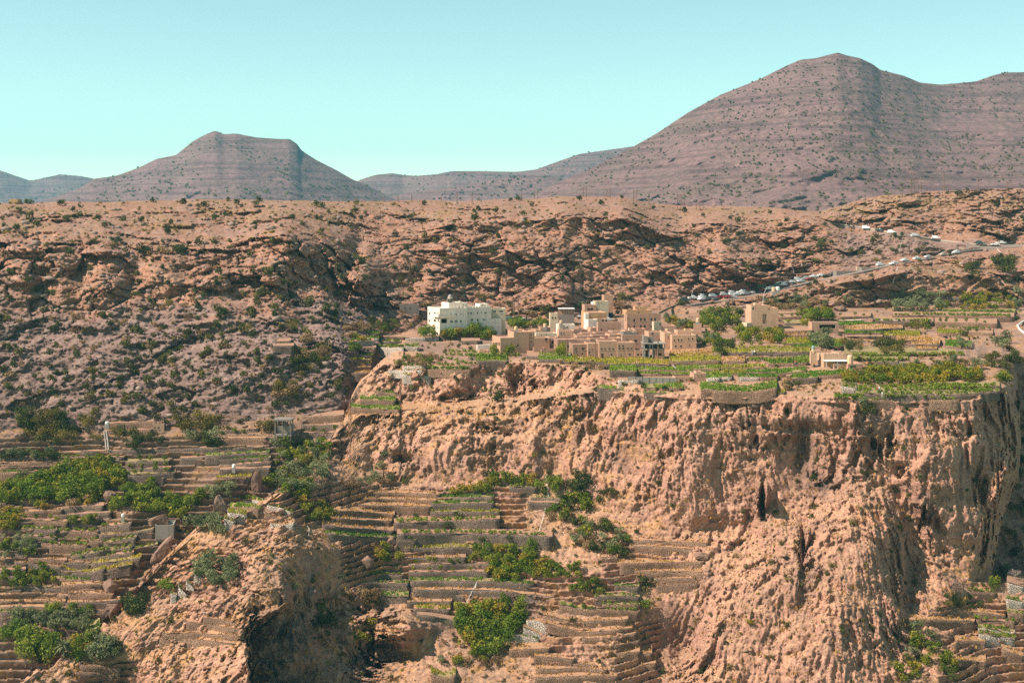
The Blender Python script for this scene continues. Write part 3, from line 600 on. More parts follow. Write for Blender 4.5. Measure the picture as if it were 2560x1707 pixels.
# terraces: zone, then lines "x,y x,y ... | height | wall g/t/w | bed d dry, b brown, g green | crop"
# crops: g fresh green, y yellow green, d dry grass, r row of rounded bushes, t small trees, . none
TERR = [
('A','valley orchard slope', 'upper left valley', """
0,800 400,803 850,798|26|g|b|r
380,773 750,755 1200,742 1840,722|24|g|b|.
1480,620 1770,605|22|g|b|.
1480,650 1800,640|24|t|d|t
1400,665 1820,668|26|t|d|.
2060,525 2350,510|44|t|b|.
2060,580 2350,580|44|g|b|.
2050,635 2320,630|26|g|b|t
1400,790 1620,778 1840,765|32|g|g|g
1230,805 1400,800|28|g|b|t
1410,822 1850,798|36|g|g|g
860,832 1160,824|42|g|g|t
1610,850 1860,830|30|g|b|t
1500,887 1850,868|44|g|b|.
1480,942 1600,936 1720,930|38|t|g|y
870,880 1170,870|32|g|b|t
870,920 1200,903|40|g|g|t
920,958 1130,935|30|g|b|t
1850,820 2100,818|30|g|b|t
1860,860 2080,862|26|g|b|t
110,540 450,538|14|t|b|.
1120,538 1500,520 1700,515|14|t|b|.
730,568 900,560 1120,553|40|t|b|.
735,615 1040,608|22|t|b|.
1860,10 1990,5|20|g|b|.
1865,40 2010,38|50|g|b|."""),
('B','left terrace flight','left terrace flight',"""
0,15 300,12 510,8|24|t|d|d
0,50 440,45|28|t|b|d
0,88 340,90|34|t|b|g
0,152 190,148|30|w|g|y
440,335 730,315|34|g|b|.
170,365 440,345|32|t|b|d
220,388 430,385|28|t|b|.
420,388 780,365|38|g|b|.
110,345 250,345|24|g|b|d
140,415 480,432|36|t|b|t
480,432 780,405|38|g|b|t
150,482 400,490|38|g|g|r
700,475 930,435|38|g|b|r
400,502 690,502|40|t|b|r
100,530 390,547|34|g|b|r
700,527 900,510 1085,482|48|g|g|d
380,558 710,567|34|t|b|r
730,582 960,540|42|g|g|r
240,578 420,592|28|t|b|r
350,592 620,602|30|t|b|r
500,677 720,640 930,610|40|g|g|r
560,695 940,650|36|g|b|r
950,630 1110,588|40|g|g|r
200,690 470,705|26|t|b|d
100,717 440,752|34|g|b|d
470,717 640,717|34|g|b|d
640,727 820,710 990,683|40|g|g|y
430,752 500,785 620,792 740,757|44|g|g|y
740,772 930,730|42|g|g|y
370,830 500,838 630,842|40|t|g|g
0,770 180,768|30|g|b|r
0,812 160,812|30|g|b|t
160,880 370,905 480,905|34|g|b|g
430,880 730,868|32|t|d|d
0,905 160,905|28|g|b|g
0,942 480,952|36|t|d|d
480,932 800,942|38|t|d|d
0,987 460,992|36|t|d|d
460,1000 640,998 845,978|42|g|d|d
0,1032 350,1032|28|t|d|.
350,1042 760,1052|28|t|b|.
0,1068 100,1072|64|g|g|g
150,1190 700,1190|34|g|g|g
200,1250 580,1262|42|g|b|t
0,655 250,660|26|g|b|.
0,690 120,700|26|g|b|."""),
('B','saddle terraces','sunlit ridge saddle',"""
1640,290 1740,265 1850,300|28|w|g|r
1620,330 1780,335 1830,345|30|t|b|g
1600,372 1740,382|36|w|g|y
1580,412 1655,440|44|w|g|y
1430,742 1480,780 1520,830|36|w|b|.
1365,800 1420,820|40|w|g|g
1310,850 1370,900|44|w|g|r
1255,890 1320,945|46|w|g|r
1200,940 1245,950|50|w|g|r
1900,450 2000,455 2070,440|24|w|d|d
1860,360 1950,410 2050,415|22|t|d|d
1880,310 1960,330 2060,370|22|w|g|y
1430,1100 1600,1130 1725,1165|32|t|d|d
1310,1135 1500,1160 1720,1192|36|t|d|d
1140,1215 1400,1212 1690,1240|38|t|d|d
1120,1255 1400,1262 1660,1290|30|t|d|d
560,1440 700,1450 850,1470|34|t|d|d
500,1485 650,1495 800,1520|34|t|d|d
1990,1000 2150,1010|24|t|d|."""),
('C','middle terrace flight','middle terrace flight',"""
540,335 850,340 1030,350|30|t|d|d
520,375 700,378 1010,388|35|t|d|d
500,415 980,427|40|t|d|d
330,450 500,457 740,478|44|t|d|d
330,500 560,515 720,520|44|t|d|d
270,542 450,565 735,582|42|g|b|d
285,597 450,617 750,627|42|g|g|g
1060,332 1380,325|32|g|g|g
1010,367 1380,365|36|g|g|g
975,412 1180,405 1380,405|50|g|g|g
970,462 1190,460 1420,464|44|g|g|y
735,532 1050,525 1420,508|60|g|b|r
755,602 1200,600 1760,622|84|g|b|r
750,642 880,642|44|g|g|r
800,697 1180,690 1600,702|54|g|g|y
800,757 1200,755|42|g|b|d
830,802 1300,795 1550,802|44|g|b|t
830,852 1350,845|46|g|b|t
840,907 1250,907 1640,927|50|g|g|g
860,962 1330,962 1770,1012|44|g|d|d
850,1000 1200,1002|36|g|d|d
820,1042 1110,1037|44|g|d|d
860,1087 1100,1092|42|g|d|y
880,1122 1150,1162|36|g|b|.
600,822 790,820|26|g|g|g
545,872 800,870|28|g|g|r
490,917 830,922|30|g|g|g
590,955 830,965|30|g|g|g
570,1002 830,1008|50|g|g|g
1310,245 1480,250 1660,255|40|g|b|t
1480,297 1660,302|38|g|g|r
1620,372 1820,375|26|g|g|g
1600,400 1800,405|46|g|b|.
1800,1062 1950,1092 2325,1102|36|t|g|r
2080,1060 2325,1065|34|t|g|r
2030,1012 2160,1005 2325,1010|30|g|g|r
2160,940 2320,940|30|g|g|g
1700,1122 1900,1172 2250,1152|30|t|d|d
1720,1180 1950,1240 2280,1212|30|t|d|d
1950,1280 2150,1275 2300,1240|32|t|d|d
2040,1325 2200,1318 2325,1290|32|t|d|d
2170,1375 2325,1360|38|t|d|d
1590,1160 1690,1170 1745,1215|40|w|d|.
1570,1200 1650,1235 1700,1272|38|w|d|.
1480,1245 1670,1285|32|w|g|g
1480,1352 1600,1345 1740,1348|44|t|d|d
1640,1392 1900,1412|32|t|d|d
1750,1432 2050,1452|40|t|d|d
1650,1475 1900,1470 2110,1482|38|t|d|d
1640,1528 1900,1520 2180,1522|40|t|d|d
975,1500 1000,1522 1060,1532 1110,1525 1135,1505|60|t|g|y"""),
('D','dry terraces beside the buttress','dry flight beside buttress',"""
150,825 560,842|24|t|d|d
150,855 500,872|22|t|d|d
0,915 250,905|20|t|d|d
100,947 540,940|34|t|d|d
180,987 580,990|30|t|d|d
280,1025 540,1022|30|t|d|d
290,1057 510,1052|28|t|d|d
150,1422 270,1412|40|t|d|d
200,1472 290,1462|36|t|d|d"""),
('D','lower right terraces','lower right corner',"""
1790,1187 2000,1202 2100,1222|32|t|d|d
1890,1092 2050,1100|24|t|g|r
1530,1237 1940,1247|40|t|d|d
1950,1237 2150,1252|40|t|b|r
1960,1282 2150,1305|22|w|g|r
1960,1312 2150,1342|40|w|b|r
1840,1345 2000,1352|34|t|d|d
2080,1392 2196,1432|36|t|d|d
2110,1042 2196,1065|40|w|b|.
2100,1130 2196,1150|30|w|g|r
2110,1200 2196,1215|30|t|g|r
1800,1440 2000,1460|30|t|d|d"""),
('E','upper stepped gardens','gardens left of white building',"""
0,257 180,255 355,262|28|g|g|g
0,307 180,305|48|g|b|.
320,302 500,305|46|g|g|g
320,362 490,360|44|w|g|g
0,407 210,405 420,405|60|w|b|r
240,487 450,490|40|t|b|.
200,532 430,537|58|g|b|.
0,547 140,550|46|g|b|.
80,602 400,602|50|g|g|g
20,667 380,662|40|t|g|y
20,717 380,715|42|t|g|y
0,770 380,767|50|t|d|d
0,852 350,850|76|g|d|d
500,342 860,347|50|t|b|.
470,412 800,417|50|g|g|r
460,492 640,495 840,490|90|w|g|r
850,477 1050,482|70|w|g|g
860,352 1100,360 1330,337|60|w|b|.
1320,322 1620,318 1904,315|72|g|b|.
1640,402 1904,400|50|g|b|."""),
('E','village rim terraces','village rim above cave',"""
820,752 980,755 1140,750|50|w|b|r
620,812 830,818 1100,812|58|w|b|d
1170,802 1500,800 1780,800|60|t|g|r
820,872 1000,885 1220,887|80|w|g|y
1560,742 1904,732|62|t|b|r
600,1062 740,1062|48|t|g|g
450,1102 640,1125 850,1152|78|t|g|g
220,1222 420,1232 720,1242|98|t|g|g
100,1332 330,1352 780,1362|62|t|g|g"""),
('V','village field walls','fields below village houses',"""
500,562 790,572|22|g|g|r
560,592 690,592 790,595|42|g|g|g
930,557 1150,562|26|g|b|.
1020,582 1260,590|24|g|g|g
1270,587 1550,590 1830,592|16|w|b|.
1190,600 1530,605|20|g|g|y
1500,617 1620,618|38|g|g|y
1610,615 1800,612 1980,622|38|g|d|y
1540,667 1650,665 1740,672|56|g|g|g
1990,597 2180,592 2352,592|34|t|g|y
1980,562 2352,547|26|t|d|d
2030,655 2352,650|26|t|g|g
1740,662 1950,660 2150,672|26|t|g|g
1750,690 1900,690 2250,695|18|t|g|g
1600,732 1760,732|32|w|b|.
2250,717 2352,717|36|w|g|g
1450,792 1650,802|58|g|g|g
1790,822 2000,832|20|g|g|g
1790,790 2080,795|22|t|g|g
2210,802 2352,810|40|t|g|g"""),
('R','plateau terraces','right of plateau',"""
500,190 670,185|26|t|b|.
500,220 680,215|26|t|b|t
540,265 740,265|20|g|g|t
510,325 760,320|26|t|b|t
520,357 740,352|26|t|b|d
530,390 730,385|24|t|d|d
0,490 400,482 740,482|30|g|g|y
950,215 1200,210|30|t|b|t
950,250 1160,240|26|t|b|t
950,280 1230,275|24|g|g|g
1000,310 1230,308 1440,300|30|g|d|d
1360,167 1720,160|32|g|b|r
1360,207 1800,205 2280,217|44|t|b|r
1740,178 2290,180|22|t|g|r
1230,247 1670,252|38|g|b|r
1680,257 2150,267|44|t|b|t
1300,357 1570,362|28|t|g|y
1390,392 1650,397|24|t|d|d
1500,422 1720,422|30|g|d|d
1540,457 1700,457|26|g|d|d
1740,72 2000,67|32|g|b|t
1900,132 2290,127|32|t|b|.
1740,110 1900,112|26|t|b|t
0,552 250,547|22|t|d|d
420,567 730,562|26|t|g|g
500,642 710,622|32|t|g|g
0,672 150,672|30|w|g|g
200,672 360,672|30|w|g|g
360,672 500,672|28|t|g|g
260,637 500,632|22|t|g|g
0,642 250,640|20|t|g|y
0,602 400,597|18|t|g|y
700,662 900,655 1060,642|32|t|g|g
600,682 800,672|48|g|g|g
0,770 270,782 490,752|58|t|d|g
300,802 400,812 550,787|56|g|d|y
560,660 740,640|30|t|b|.
970,742 1090,757|42|w|g|r
1080,787 1500,800 1830,802 2170,777|38|g|g|r
920,842 1200,845 1600,842 1870,842|50|t|g|r
1650,742 1900,745 2170,737|22|g|g|r
1200,557 1400,557|22|g|g|r
1000,497 1500,497 1900,492|18|t|g|.
1050,532 1480,532|16|t|g|.
560,300 740,298|18|t|g|g
1000,340 1290,335|22|t|g|g
1000,365 1290,362|20|t|b|t
1740,300 2100,312|24|t|b|r
1700,338 1900,342|22|t|g|y
560,415 980,412|20|t|g|y
600,445 980,440|18|t|g|g
0,420 160,420|18|t|g|g
200,440 560,436|18|t|b|t
1900,330 2120,340|24|t|b|t
1760,440 1960,442|20|t|g|g"""),
]
BEDS = []      # (zone index, crop, list of (front, back) points) for the planting
ORD = ['first','second','third','fourth','fifth','sixth','seventh','eighth','ninth','tenth','eleventh','twelfth','thirteenth','fourteenth','fifteenth','sixteenth','seventeenth','eighteenth','nineteenth','twentieth']
def ordinal(n):
    if n < 20: return ORD[n]
    if n > 97: return '%dth' % (n+1)
    tens = {2:'twenty',3:'thirty',4:'forty',5:'fifty',6:'sixty',7:'seventy',8:'eighty',9:'ninety'}
    k = (n+1)//10; r_ = (n+1)%10
    return tens[k][:-1]+'ieth' if r_ == 0 else tens[k]+'-'+ORD[r_-1]
def med(a, k):
    a = np.asarray(a, float); n = len(a); return np.array([np.median(a[max(0,i-k):i+k+1]) for i in range(n)])
def movavg(a, k):
    a = np.asarray(a, float); n = len(a); return np.array([np.mean(a[max(0,i-k):i+k+1]) for i in range(n)])
pending = []
for zi, (zk, zname, zplace, txt) in enumerate(TERR):
    rows_ = [ln for ln in txt.strip().split('\n')]
    prs = []
    for ln in rows_:
        pl, h, wm, bm, cr = ln.split('|')
        q = [zo(zk, *map(float, s.split(','))) for s in pl.split()]
        prs.append((q, float(h)/ZO[zk][0], wm, bm, cr))
    for q, h, wm, bm, cr in prs:
        q = np.array(q); seg = np.concatenate([[0], np.cumsum(np.hypot(*np.diff(q, axis=0).T))])
        n = max(6, int(seg[-1]/7)); ss = np.linspace(0, seg[-1], n)
        u = np.interp(ss, seg, q[:,0]); v = np.interp(ss, seg, q[:,1])
        k = max(1, n//12); u2 = movavg(u, k); v2 = movavg(v, k); u2[0], u2[-1], v2[0], v2[-1] = u[0], u[-1], v[0], v[-1]; u, v = u2, v2
        Yb = []
        for a, b in zip(u, v):
            loc, nor, ob = cast.pix(a, b+h); Yb.append(loc.y if loc is not None and loc.y < 900 else np.nan)
        Yb = np.array(Yb)
        if np.isnan(Yb).all(): continue
        Yb = np.where(np.isnan(Yb), np.nanmedian(Yb), Yb)
        Yb = movavg(med(Yb, 4), max(2, n//8))-0.25
        x = (u-1280)/F*Yb; zt = ZC-(v-HV)/F*Yb; hm = h/F*Yb
        dep = []
        for i in range(n):
            o = (x[i], Yb[i]+0.2, zt[i]); hit = cast.ray(o, (x[i], Yb[i], 0), 60)
            dep.append((hit-Vector(o)).length if hit is not None else np.nan)
        dep = np.array(dep); dep = np.where(np.isnan(dep), 9.0 if np.isnan(dep).all() else np.nanmedian(dep), dep)
        dep = movavg(np.clip(med(dep, 3), 1.2, 26 if zk in 'VR' else (5 if zi == 2 else 10)), 3)+1.0
        pending.append((zi, zname, zplace, x, Yb, zt, hm, dep, wm, bm, cr))
count_z = {}
WM = {'g':'wall_grey','t':'wall_tan','w':'wall_white'}; WD = {'g':'grey stone','t':'tan stone','w':'pale stone'}
BM = {'d':'soil_dry','b':'soil_brown','g':'soil_green'}
CD = {'g':'green','y':'grassy','d':'dry','r':'bush','t':'tree','.':'bare'}
for zi, zname, zplace, x, Yb, zt, hm, dep, wm, bm, cr in pending:
    n = len(x); k = count_z.get(zi, 0); count_z[zi] = k+1
    root = empty('field_terrace', (x[n//2], Yb[n//2], zt[n//2]-hm[n//2]))
    tag(root, '%s %s terrace, %s from the top in %s' % (CD[cr], WD[wm], ordinal(k), zplace), 'terrace', zname)
    base = np.array(root.location)
    # wall: front face with uneven courses, two returning ends and a coping
    jit = 0.15*noise(np.stack([x*1.1, Yb*1.1, zt*0+zi*3.3+k], -1))+0.6*noise(np.stack([x*0.13, Yb*0.13, zt*0+zi*1.3+k], -1))
    topz = zt+0.14*noise(np.stack([x*0.9, Yb*0.9, zt*0+5.5+k], -1))-0.55*np.clip(noise(np.stack([x*0.22, Yb*0.22, zt*0+1.5+k], -1))-0.12,0,1)
    dirv = np.stack([x, Yb], -1); dirv /= np.linalg.norm(dirv, axis=1)[:,None]
    nr = max(3, int(np.mean(hm)/0.55)+2)
    path = [(x[0]+dirv[0,0]*dep[0], Yb[0]+dirv[0,1]*dep[0], topz[0], hm[0]), (x[0]+dirv[0,0]*dep[0]*0.45, Yb[0]+dirv[0,1]*dep[0]*0.45, topz[0], hm[0])]
    path += [(x[i], Yb[i]+jit[i], topz[i], hm[i]) for i in range(n)]
    path += [(x[-1]+dirv[-1,0]*dep[-1]*0.45, Yb[-1]+dirv[-1,1]*dep[-1]*0.45, topz[-1], hm[-1]), (x[-1]+dirv[-1,0]*dep[-1], Yb[-1]+dirv[-1,1]*dep[-1], topz[-1], hm[-1])]
    path = np.array(path); m_ = len(path); V = []
    for j in range(nr):
        t_ = j/(nr-1); zz = path[:,2]-t_*(path[:,3]+1.3)
        q = np.stack([path[:,0], path[:,1]-0.16*t_*path[:,3], zz], -1)
        q[:,1] += 0.12*noise(q*1.7)
        V.append(q)
    cop = path[:,:3].copy(); cop[:,1] += 0.45; V.insert(0, cop)
    low = cop.copy(); low[:,2] -= 0.35; V.insert(0, low)
    V = np.array(V).reshape(-1,3)-base; idx = np.arange((nr+2)*m_).reshape(nr+2, m_)
    f = np.stack([idx[:-1,:-1], idx[1:,:-1], idx[1:,1:], idx[:-1,1:]], -1).reshape(-1,4)
    link('stone_wall', mesh('stone_wall', V, f), M[WM[wm]], root)
    # bed behind the wall
    nb = 5; V = []
    for j in range(nb):
        t_ = j/(nb-1); q = np.stack([x+dirv[:,0]*dep*t_, Yb+0.2+dirv[:,1]*dep*t_, zt-0.10], -1)
        q[:,2] += 0.10*noise(q*0.7)+0.25*t_*(t_ > 0.6); V.append(q)
    V = np.array(V).reshape(-1,3)-base; idx = np.arange(nb*n).reshape(nb, n)
    f = np.stack([idx[:-1,:-1], idx[:-1,1:], idx[1:,1:], idx[1:,:-1]], -1).reshape(-1,4)
    link('soil_bed', mesh('soil_bed', V, f), M[BM[bm]], root)
    BEDS.append((zi, zname, cr, x, Yb, zt-0.05, dep, dirv, k))
cast.refresh()
# ------------------------------------------------------------------ buildings
def mat_plaster(name, a, b=None, rough=0.9, var=0.25, bs_=0.05):
    a = tuple(c*0.78 for c in a); b = tuple(c*0.78 for c in b) if b else None
    m, t, bs = newmat(name); v, g = pos(t)
    n1 = tex_noise(t, 0.45, 6, 0.65, v); vs2, _ = pos(t, (1.4,1.4,0.15)); n2 = tex_noise(t, 1.0, 4, 0.6, vs2)
    c = mixc(t, ramp(t, n1, 0.35, 0.7), a, b or tuple(k*(1-var) for k in a))
    c = mixc(t, math_(t,'MULTIPLY',ramp(t, n2, 0.48, 0.72),0.5), c, tuple(k*0.55 for k in a))
    t.links.new(c, bs.inputs['Base Color']); bs.inputs['Roughness'].default_value = rough
    n3 = tex_noise(t, 3.0, 6, 0.7, v); bump(t, bs, n3, 0.5, bs_); return m
def mat_flat(name, c, rough=0.6, metal=0.0, spec=0.3):
    m, t, b = newmat(name); b.inputs['Base Color'].default_value = (*c, 1); b.inputs['Roughness'].default_value = rough
    b.inputs['Metallic'].default_value = metal; b.inputs['Specular IOR Level'].default_value = spec
    v, g = pos(t); n = tex_noise(t, 4.0, 3, 0.6, v)
    cc = mixc(t, math_(t,'MULTIPLY',n,0.35), c, tuple(k*0.7 for k in c)); t.links.new(cc, b.inputs['Base Color']); return m
M['white'] = mat_plaster('plaster_white', (0.98,0.83,0.71), (0.90,0.75,0.63))
M['cream'] = mat_plaster('plaster_cream', (0.72,0.60,0.42), (0.64,0.52,0.36))
M['beige'] = mat_plaster('plaster_beige', (0.62,0.37,0.25), (0.55,0.315,0.21))
M['sand'] = mat_plaster('plaster_sand', (0.68,0.43,0.285), (0.60,0.365,0.24))
M['ochre'] = mat_plaster('plaster_ochre', (0.66,0.40,0.21), (0.57,0.33,0.17))
M['mud'] = mat_plaster('mud_wall', (0.46,0.275,0.19), (0.38,0.22,0.15), bs_=0.15)
M['mudl'] = mat_plaster('mud_pale', (0.60,0.365,0.25), (0.50,0.295,0.20), bs_=0.12)
M['block'] = mat_plaster('block_grey', (0.33,0.275,0.235), (0.26,0.215,0.185), bs_=0.1)
M['concrete'] = mat_plaster('concrete', (0.42,0.37,0.32), (0.34,0.30,0.26))
M['frame_w'] = mat_flat('frame_white', (0.75,0.72,0.66)); M['frame_b'] = mat_flat('frame_brown', (0.22,0.13,0.08))
M['frame_c'] = mat_flat('frame_tan', (0.50,0.35,0.23))
M['glass'] = mat_flat('window_glass', (0.035,0.045,0.055), 0.15, 0, 0.5)
M['glass_t'] = mat_flat('window_teal', (0.05,0.20,0.19), 0.15, 0, 0.5)
M['dark'] = mat_flat('dark_opening', (0.02,0.016,0.013), 0.9)
M['door'] = mat_flat('wood_door', (0.14,0.085,0.05), 0.7)
M['tank'] = mat_flat('tank_tan', (0.66,0.44,0.27), 0.5); M['tankw'] = mat_flat('tank_white', (0.78,0.76,0.72), 0.5)
M['iron'] = mat_flat('iron_dark', (0.10,0.075,0.06), 0.6); M['rust'] = mat_flat('pole_wood', (0.20,0.115,0.075), 0.8)
M['steel'] = mat_flat('steel_pale', (0.62,0.60,0.57), 0.45); M['dome'] = mat_flat('dome_teal', (0.16,0.33,0.33), 0.5)
M['domeg'] = mat_flat('dome_grey', (0.33,0.28,0.28), 0.5); M['signg'] = mat_flat('sign_green', (0.03,0.10,0.075), 0.5)
M['dishr'] = mat_flat('dish_rust', (0.22,0.07,0.05), 0.6); M['roofw'] = mat_flat('roof_sheet', (0.80,0.79,0.78), 0.5)

class Block:
    """one rectangular volume of a house: walls with real openings, parapet, roof"""
    def __init__(s, zk, xc, ytop, xr, th=12.0, ybase=None, Y=None, xl=None, D=None, H=None, low=0.0, par=0.45, zbot=None):
        s.zk = zk; s.th = R(th); uc, vt = zo(zk, xc, ytop); s.uc = uc
        if Y is None:
            loc, nor, ob = cast.pix(*zo(zk, xc, ybase)); Y = loc.y
        s.Y = Y; s.x0 = (uc-1280)/F*Y; s.zt = ZC-(vt-HV)/F*Y
        s.t = Vector((math.cos(s.th), math.sin(s.th), 0)); s.b = Vector((-math.sin(s.th), math.cos(s.th), 0))
        s.o = Vector((s.x0, Y, 0))
        s.W = s.solve(s.t, zo(zk, xr, ytop)[0])
        s.D = D if D is not None else max(2.0, s.solve(s.b, zo(zk, xl, ytop)[0]))
        if zbot is None:
            zs = []
            for a, b in ((0,0),(1,0),(0,1),(1,1)):
                p = s.o+s.t*(a*s.W)+s.b*(b*s.D); h = cast.down(p.x, p.y); zs.append(h.z if h is not None else s.zt-5)
            zb = min(zs[:2]+[z for z in zs[2:]]) if ybase is None else min(zs)
            if ybase is not None:
                zb = min(zb, ZC-(zo(zk,xc,ybase)[1]-HV)/F*Y)
            s.zb = min(zb, s.zt-1.5)-0.4-low
        else: s.zb = zbot
        s.H = s.zt-s.zb; s.par = par; s.wins = {'F':[], 'L':[], 'R':[]}
    def solve(s, d, u):      # length along d from the corner that projects to column u
        k = (u-1280)/F; den = d.x-k*d.y
        return (k*s.o.y-s.o.x)/den if abs(den) > 1e-6 else 5.0
    def win(s, face, txt, kind='w'):
        """txt: 'x,y,w,h ...' centres and sizes in photograph zoom pixels"""
        sc = ZO[s.zk][0]
        for a in txt.split():
            x, y, w_, h_ = map(float, a.split(','))
            ua, v = zo(s.zk, x-w_/2, y-h_/2); ub, v2 = zo(s.zk, x+w_/2, y+h_/2)
            if face == 'F':
                a0, a1 = s.solve(s.t, ua), s.solve(s.t, ub); p = s.o+s.t*((a0+a1)/2)
            else:
                a0, a1 = s.solve(s.b, ua), s.solve(s.b, ub); p = s.o+s.b*((a0+a1)/2); a0, a1 = s.D-a0, s.D-a1
            if a1 < a0: a0, a1 = a1, a0
            z1 = ZC-(v-HV)/F*p.y-s.zb; z0 = ZC-(v2-HV)/F*p.y-s.zb
            s.wins[face].append((a0, a1, z0, z1, kind))
        return s
    def build(s, root, mat, wall='wall', frame='frame_b', pane='glass', roofmat=None, cren=False):
        """adds wall, roof and windows as children of root (root at world identity rotation)"""
        off = Vector(root.location)
        def loc(a, b, z): return s.o+s.t*a+s.b*b+Vector((0,0,s.zb+z))-off
        mb = MB(); H, W, D = s.H, s.W, s.D
        base = {'F': (lambda a, d, z: loc(a, d, z), W), 'L': (lambda a, d, z: loc(d, D-a, z), D), 'R': (lambda a, d, z: loc(W-d, a, z), D), 'B': (lambda a, d, z: loc(W-a, D-d, z), W)}
        for fc, (fn, Lw) in base.items():
            ws = [q for q in s.wins.get(fc, []) if q[1]-q[0] > 0.1 and q[0] > 0.02 and q[1] < Lw-0.02 and q[3] < H-0.02 and q[2] > -0.5]
            ws = [(a0,a1,max(z0,0.03),z1,k) for a0,a1,z0,z1,k in ws]
            xs = sorted({0.0, Lw, *[w_[0] for w_ in ws], *[w_[1] for w_ in ws]}); zs = sorted({0.0, H, *[w_[2] for w_ in ws], *[w_[3] for w_ in ws]})
            for i in range(len(xs)-1):
                for j in range(len(zs)-1):
                    cx, cz = (xs[i]+xs[i+1])/2, (zs[j]+zs[j+1])/2
                    if any(w_[0] < cx < w_[1] and w_[2] < cz < w_[3] for w_ in ws): continue
                    mb.add([fn(xs[i],0,zs[j]), fn(xs[i+1],0,zs[j]), fn(xs[i+1],0,zs[j+1]), fn(xs[i],0,zs[j+1])], [(0,1,2,3)])
            for a0,a1,z0,z1,k in ws:
                dp = 0.28
                q0 = [fn(a0,0,z0), fn(a1,0,z0), fn(a1,0,z1), fn(a0,0,z1)]; q1 = [fn(a0,dp,z0), fn(a1,dp,z0), fn(a1,dp,z1), fn(a0,dp,z1)]
                mb.add(q0+q1, [(0,1,5,4),(1,2,6,5),(2,3,7,6),(3,0,4,7)])
                nm = {'w':'window','d':'door','o':'opening','g':'window'}[k]
                fr = MB(); e = 0.07; w_, h_ = a1-a0, z1-z0
                if k == 'o':
                    fr.add([fn(a0-.001,dp+0.9,z0), fn(a1+.001,dp+0.9,z0), fn(a1+.001,dp+0.9,z1), fn(a0-.001,dp+0.9,z1)], [(0,1,2,3)])
                    for aa in (a0,a1): fr.add([fn(aa,dp,z0), fn(aa,dp+.9,z0), fn(aa,dp+.9,z1), fn(aa,dp,z1)], [(0,1,2,3)])
                    for zz in (z0,z1): fr.add([fn(a0,dp,zz), fn(a1,dp,zz), fn(a1,dp+.9,zz), fn(a0,dp+.9,zz)], [(0,1,2,3)])
                    fr.build(nm, M['dark'], root); continue
                def bar(x0,x1,y0,y1,mbx,d0,d1):
                    pts = [fn(x,d,z) for z in (y0,y1) for d in (d0,d1) for x in (x0,x1)]
                    mbx.add(pts, [(0,2,3,1),(4,5,7,6),(0,1,5,4),(2,6,7,3),(0,4,6,2),(1,3,7,5)])
                bar(a0+.004,a0+e,z0+.004,z1-.004,fr,0.12,dp-0.01); bar(a1-e,a1-.004,z0+.004,z1-.004,fr,0.12,dp-0.01)
                bar(a0+e,a1-e,z0+.004,z0+e,fr,0.12,dp-0.01); bar(a0+e,a1-e,z1-e,z1-.004,fr,0.12,dp-0.01)
                if k != 'd' and w_ > 0.9: bar((a0+a1)/2-.035,(a0+a1)/2+.035,z0+e,z1-e,fr,0.13,dp-0.015)
                fo = fr.build(nm, M[frame], root)
                pn = MB(); pn.add([fn(a0,dp-0.03,z0), fn(a1,dp-0.03,z0), fn(a1,dp-0.03,z1), fn(a0,dp-0.03,z1)], [(0,1,2,3)])
                pn.build('panel' if k == 'd' else 'pane', M['door'] if k == 'd' else M['glass_t' if k == 'g' else pane], fo)
                if k != 'd':
                    sl = MB(); bar(a0-.1,a1+.1,z0-.14,z0-.01,sl,-0.08,0.1); sl.build('sill', M[frame if frame != 'frame_b' else 'frame_c'], fo)
        # parapet top, inner faces and roof deck
        p_ = 0.28; zr = H-s.par
        o4 = [loc(0,0,H), loc(W,0,H), loc(W,D,H), loc(0,D,H)]; i4 = [loc(p_,p_,H), loc(W-p_,p_,H), loc(W-p_,D-p_,H), loc(p_,D-p_,H)]
        r4 = [loc(p_,p_,zr), loc(W-p_,p_,zr), loc(W-p_,D-p_,zr), loc(p_,D-p_,zr)]
        for k in range(4):
            j = (k+1)%4; mb.add([o4[k],o4[j],i4[j],i4[k]], [(0,1,2,3)]); mb.add([i4[k],i4[j],r4[j],r4[k]], [(0,1,2,3)])
        if cren:
            n = max(3, int(W/1.1))
            for k in range(n):
                a = W*(k+0.15)/n; b_ = W*(k+0.85)/n; pts = [loc(x,d,z) for z in (H+0.002,H+0.4) for d in (0.02,0.26) for x in (a,b_)]
                mb.add(pts, [(0,2,3,1),(4,5,7,6),(0,1,5,4),(2,6,7,3),(0,4,6,2),(1,3,7,5)])
        wo_ = mb.build(wall, M[mat], root)
        rf = MB(); rf.add(r4, [(0,1,2,3)]); rf.build('roof', M[roofmat or 'mudl'], root)
        return wo_
def house(label, blocks, cat='house', name='village_house', group=None):
    """blocks: list of (Block, build kwargs)"""
    b0 = blocks[0][0]; root = empty(name, (b0.o.x, b0.o.y, b0.zb)); tag(root, label, cat, group)
    for b, kw in blocks: b.build(root, **kw)
    return root
VH = 'houses of the hillside village'
W6 = dict
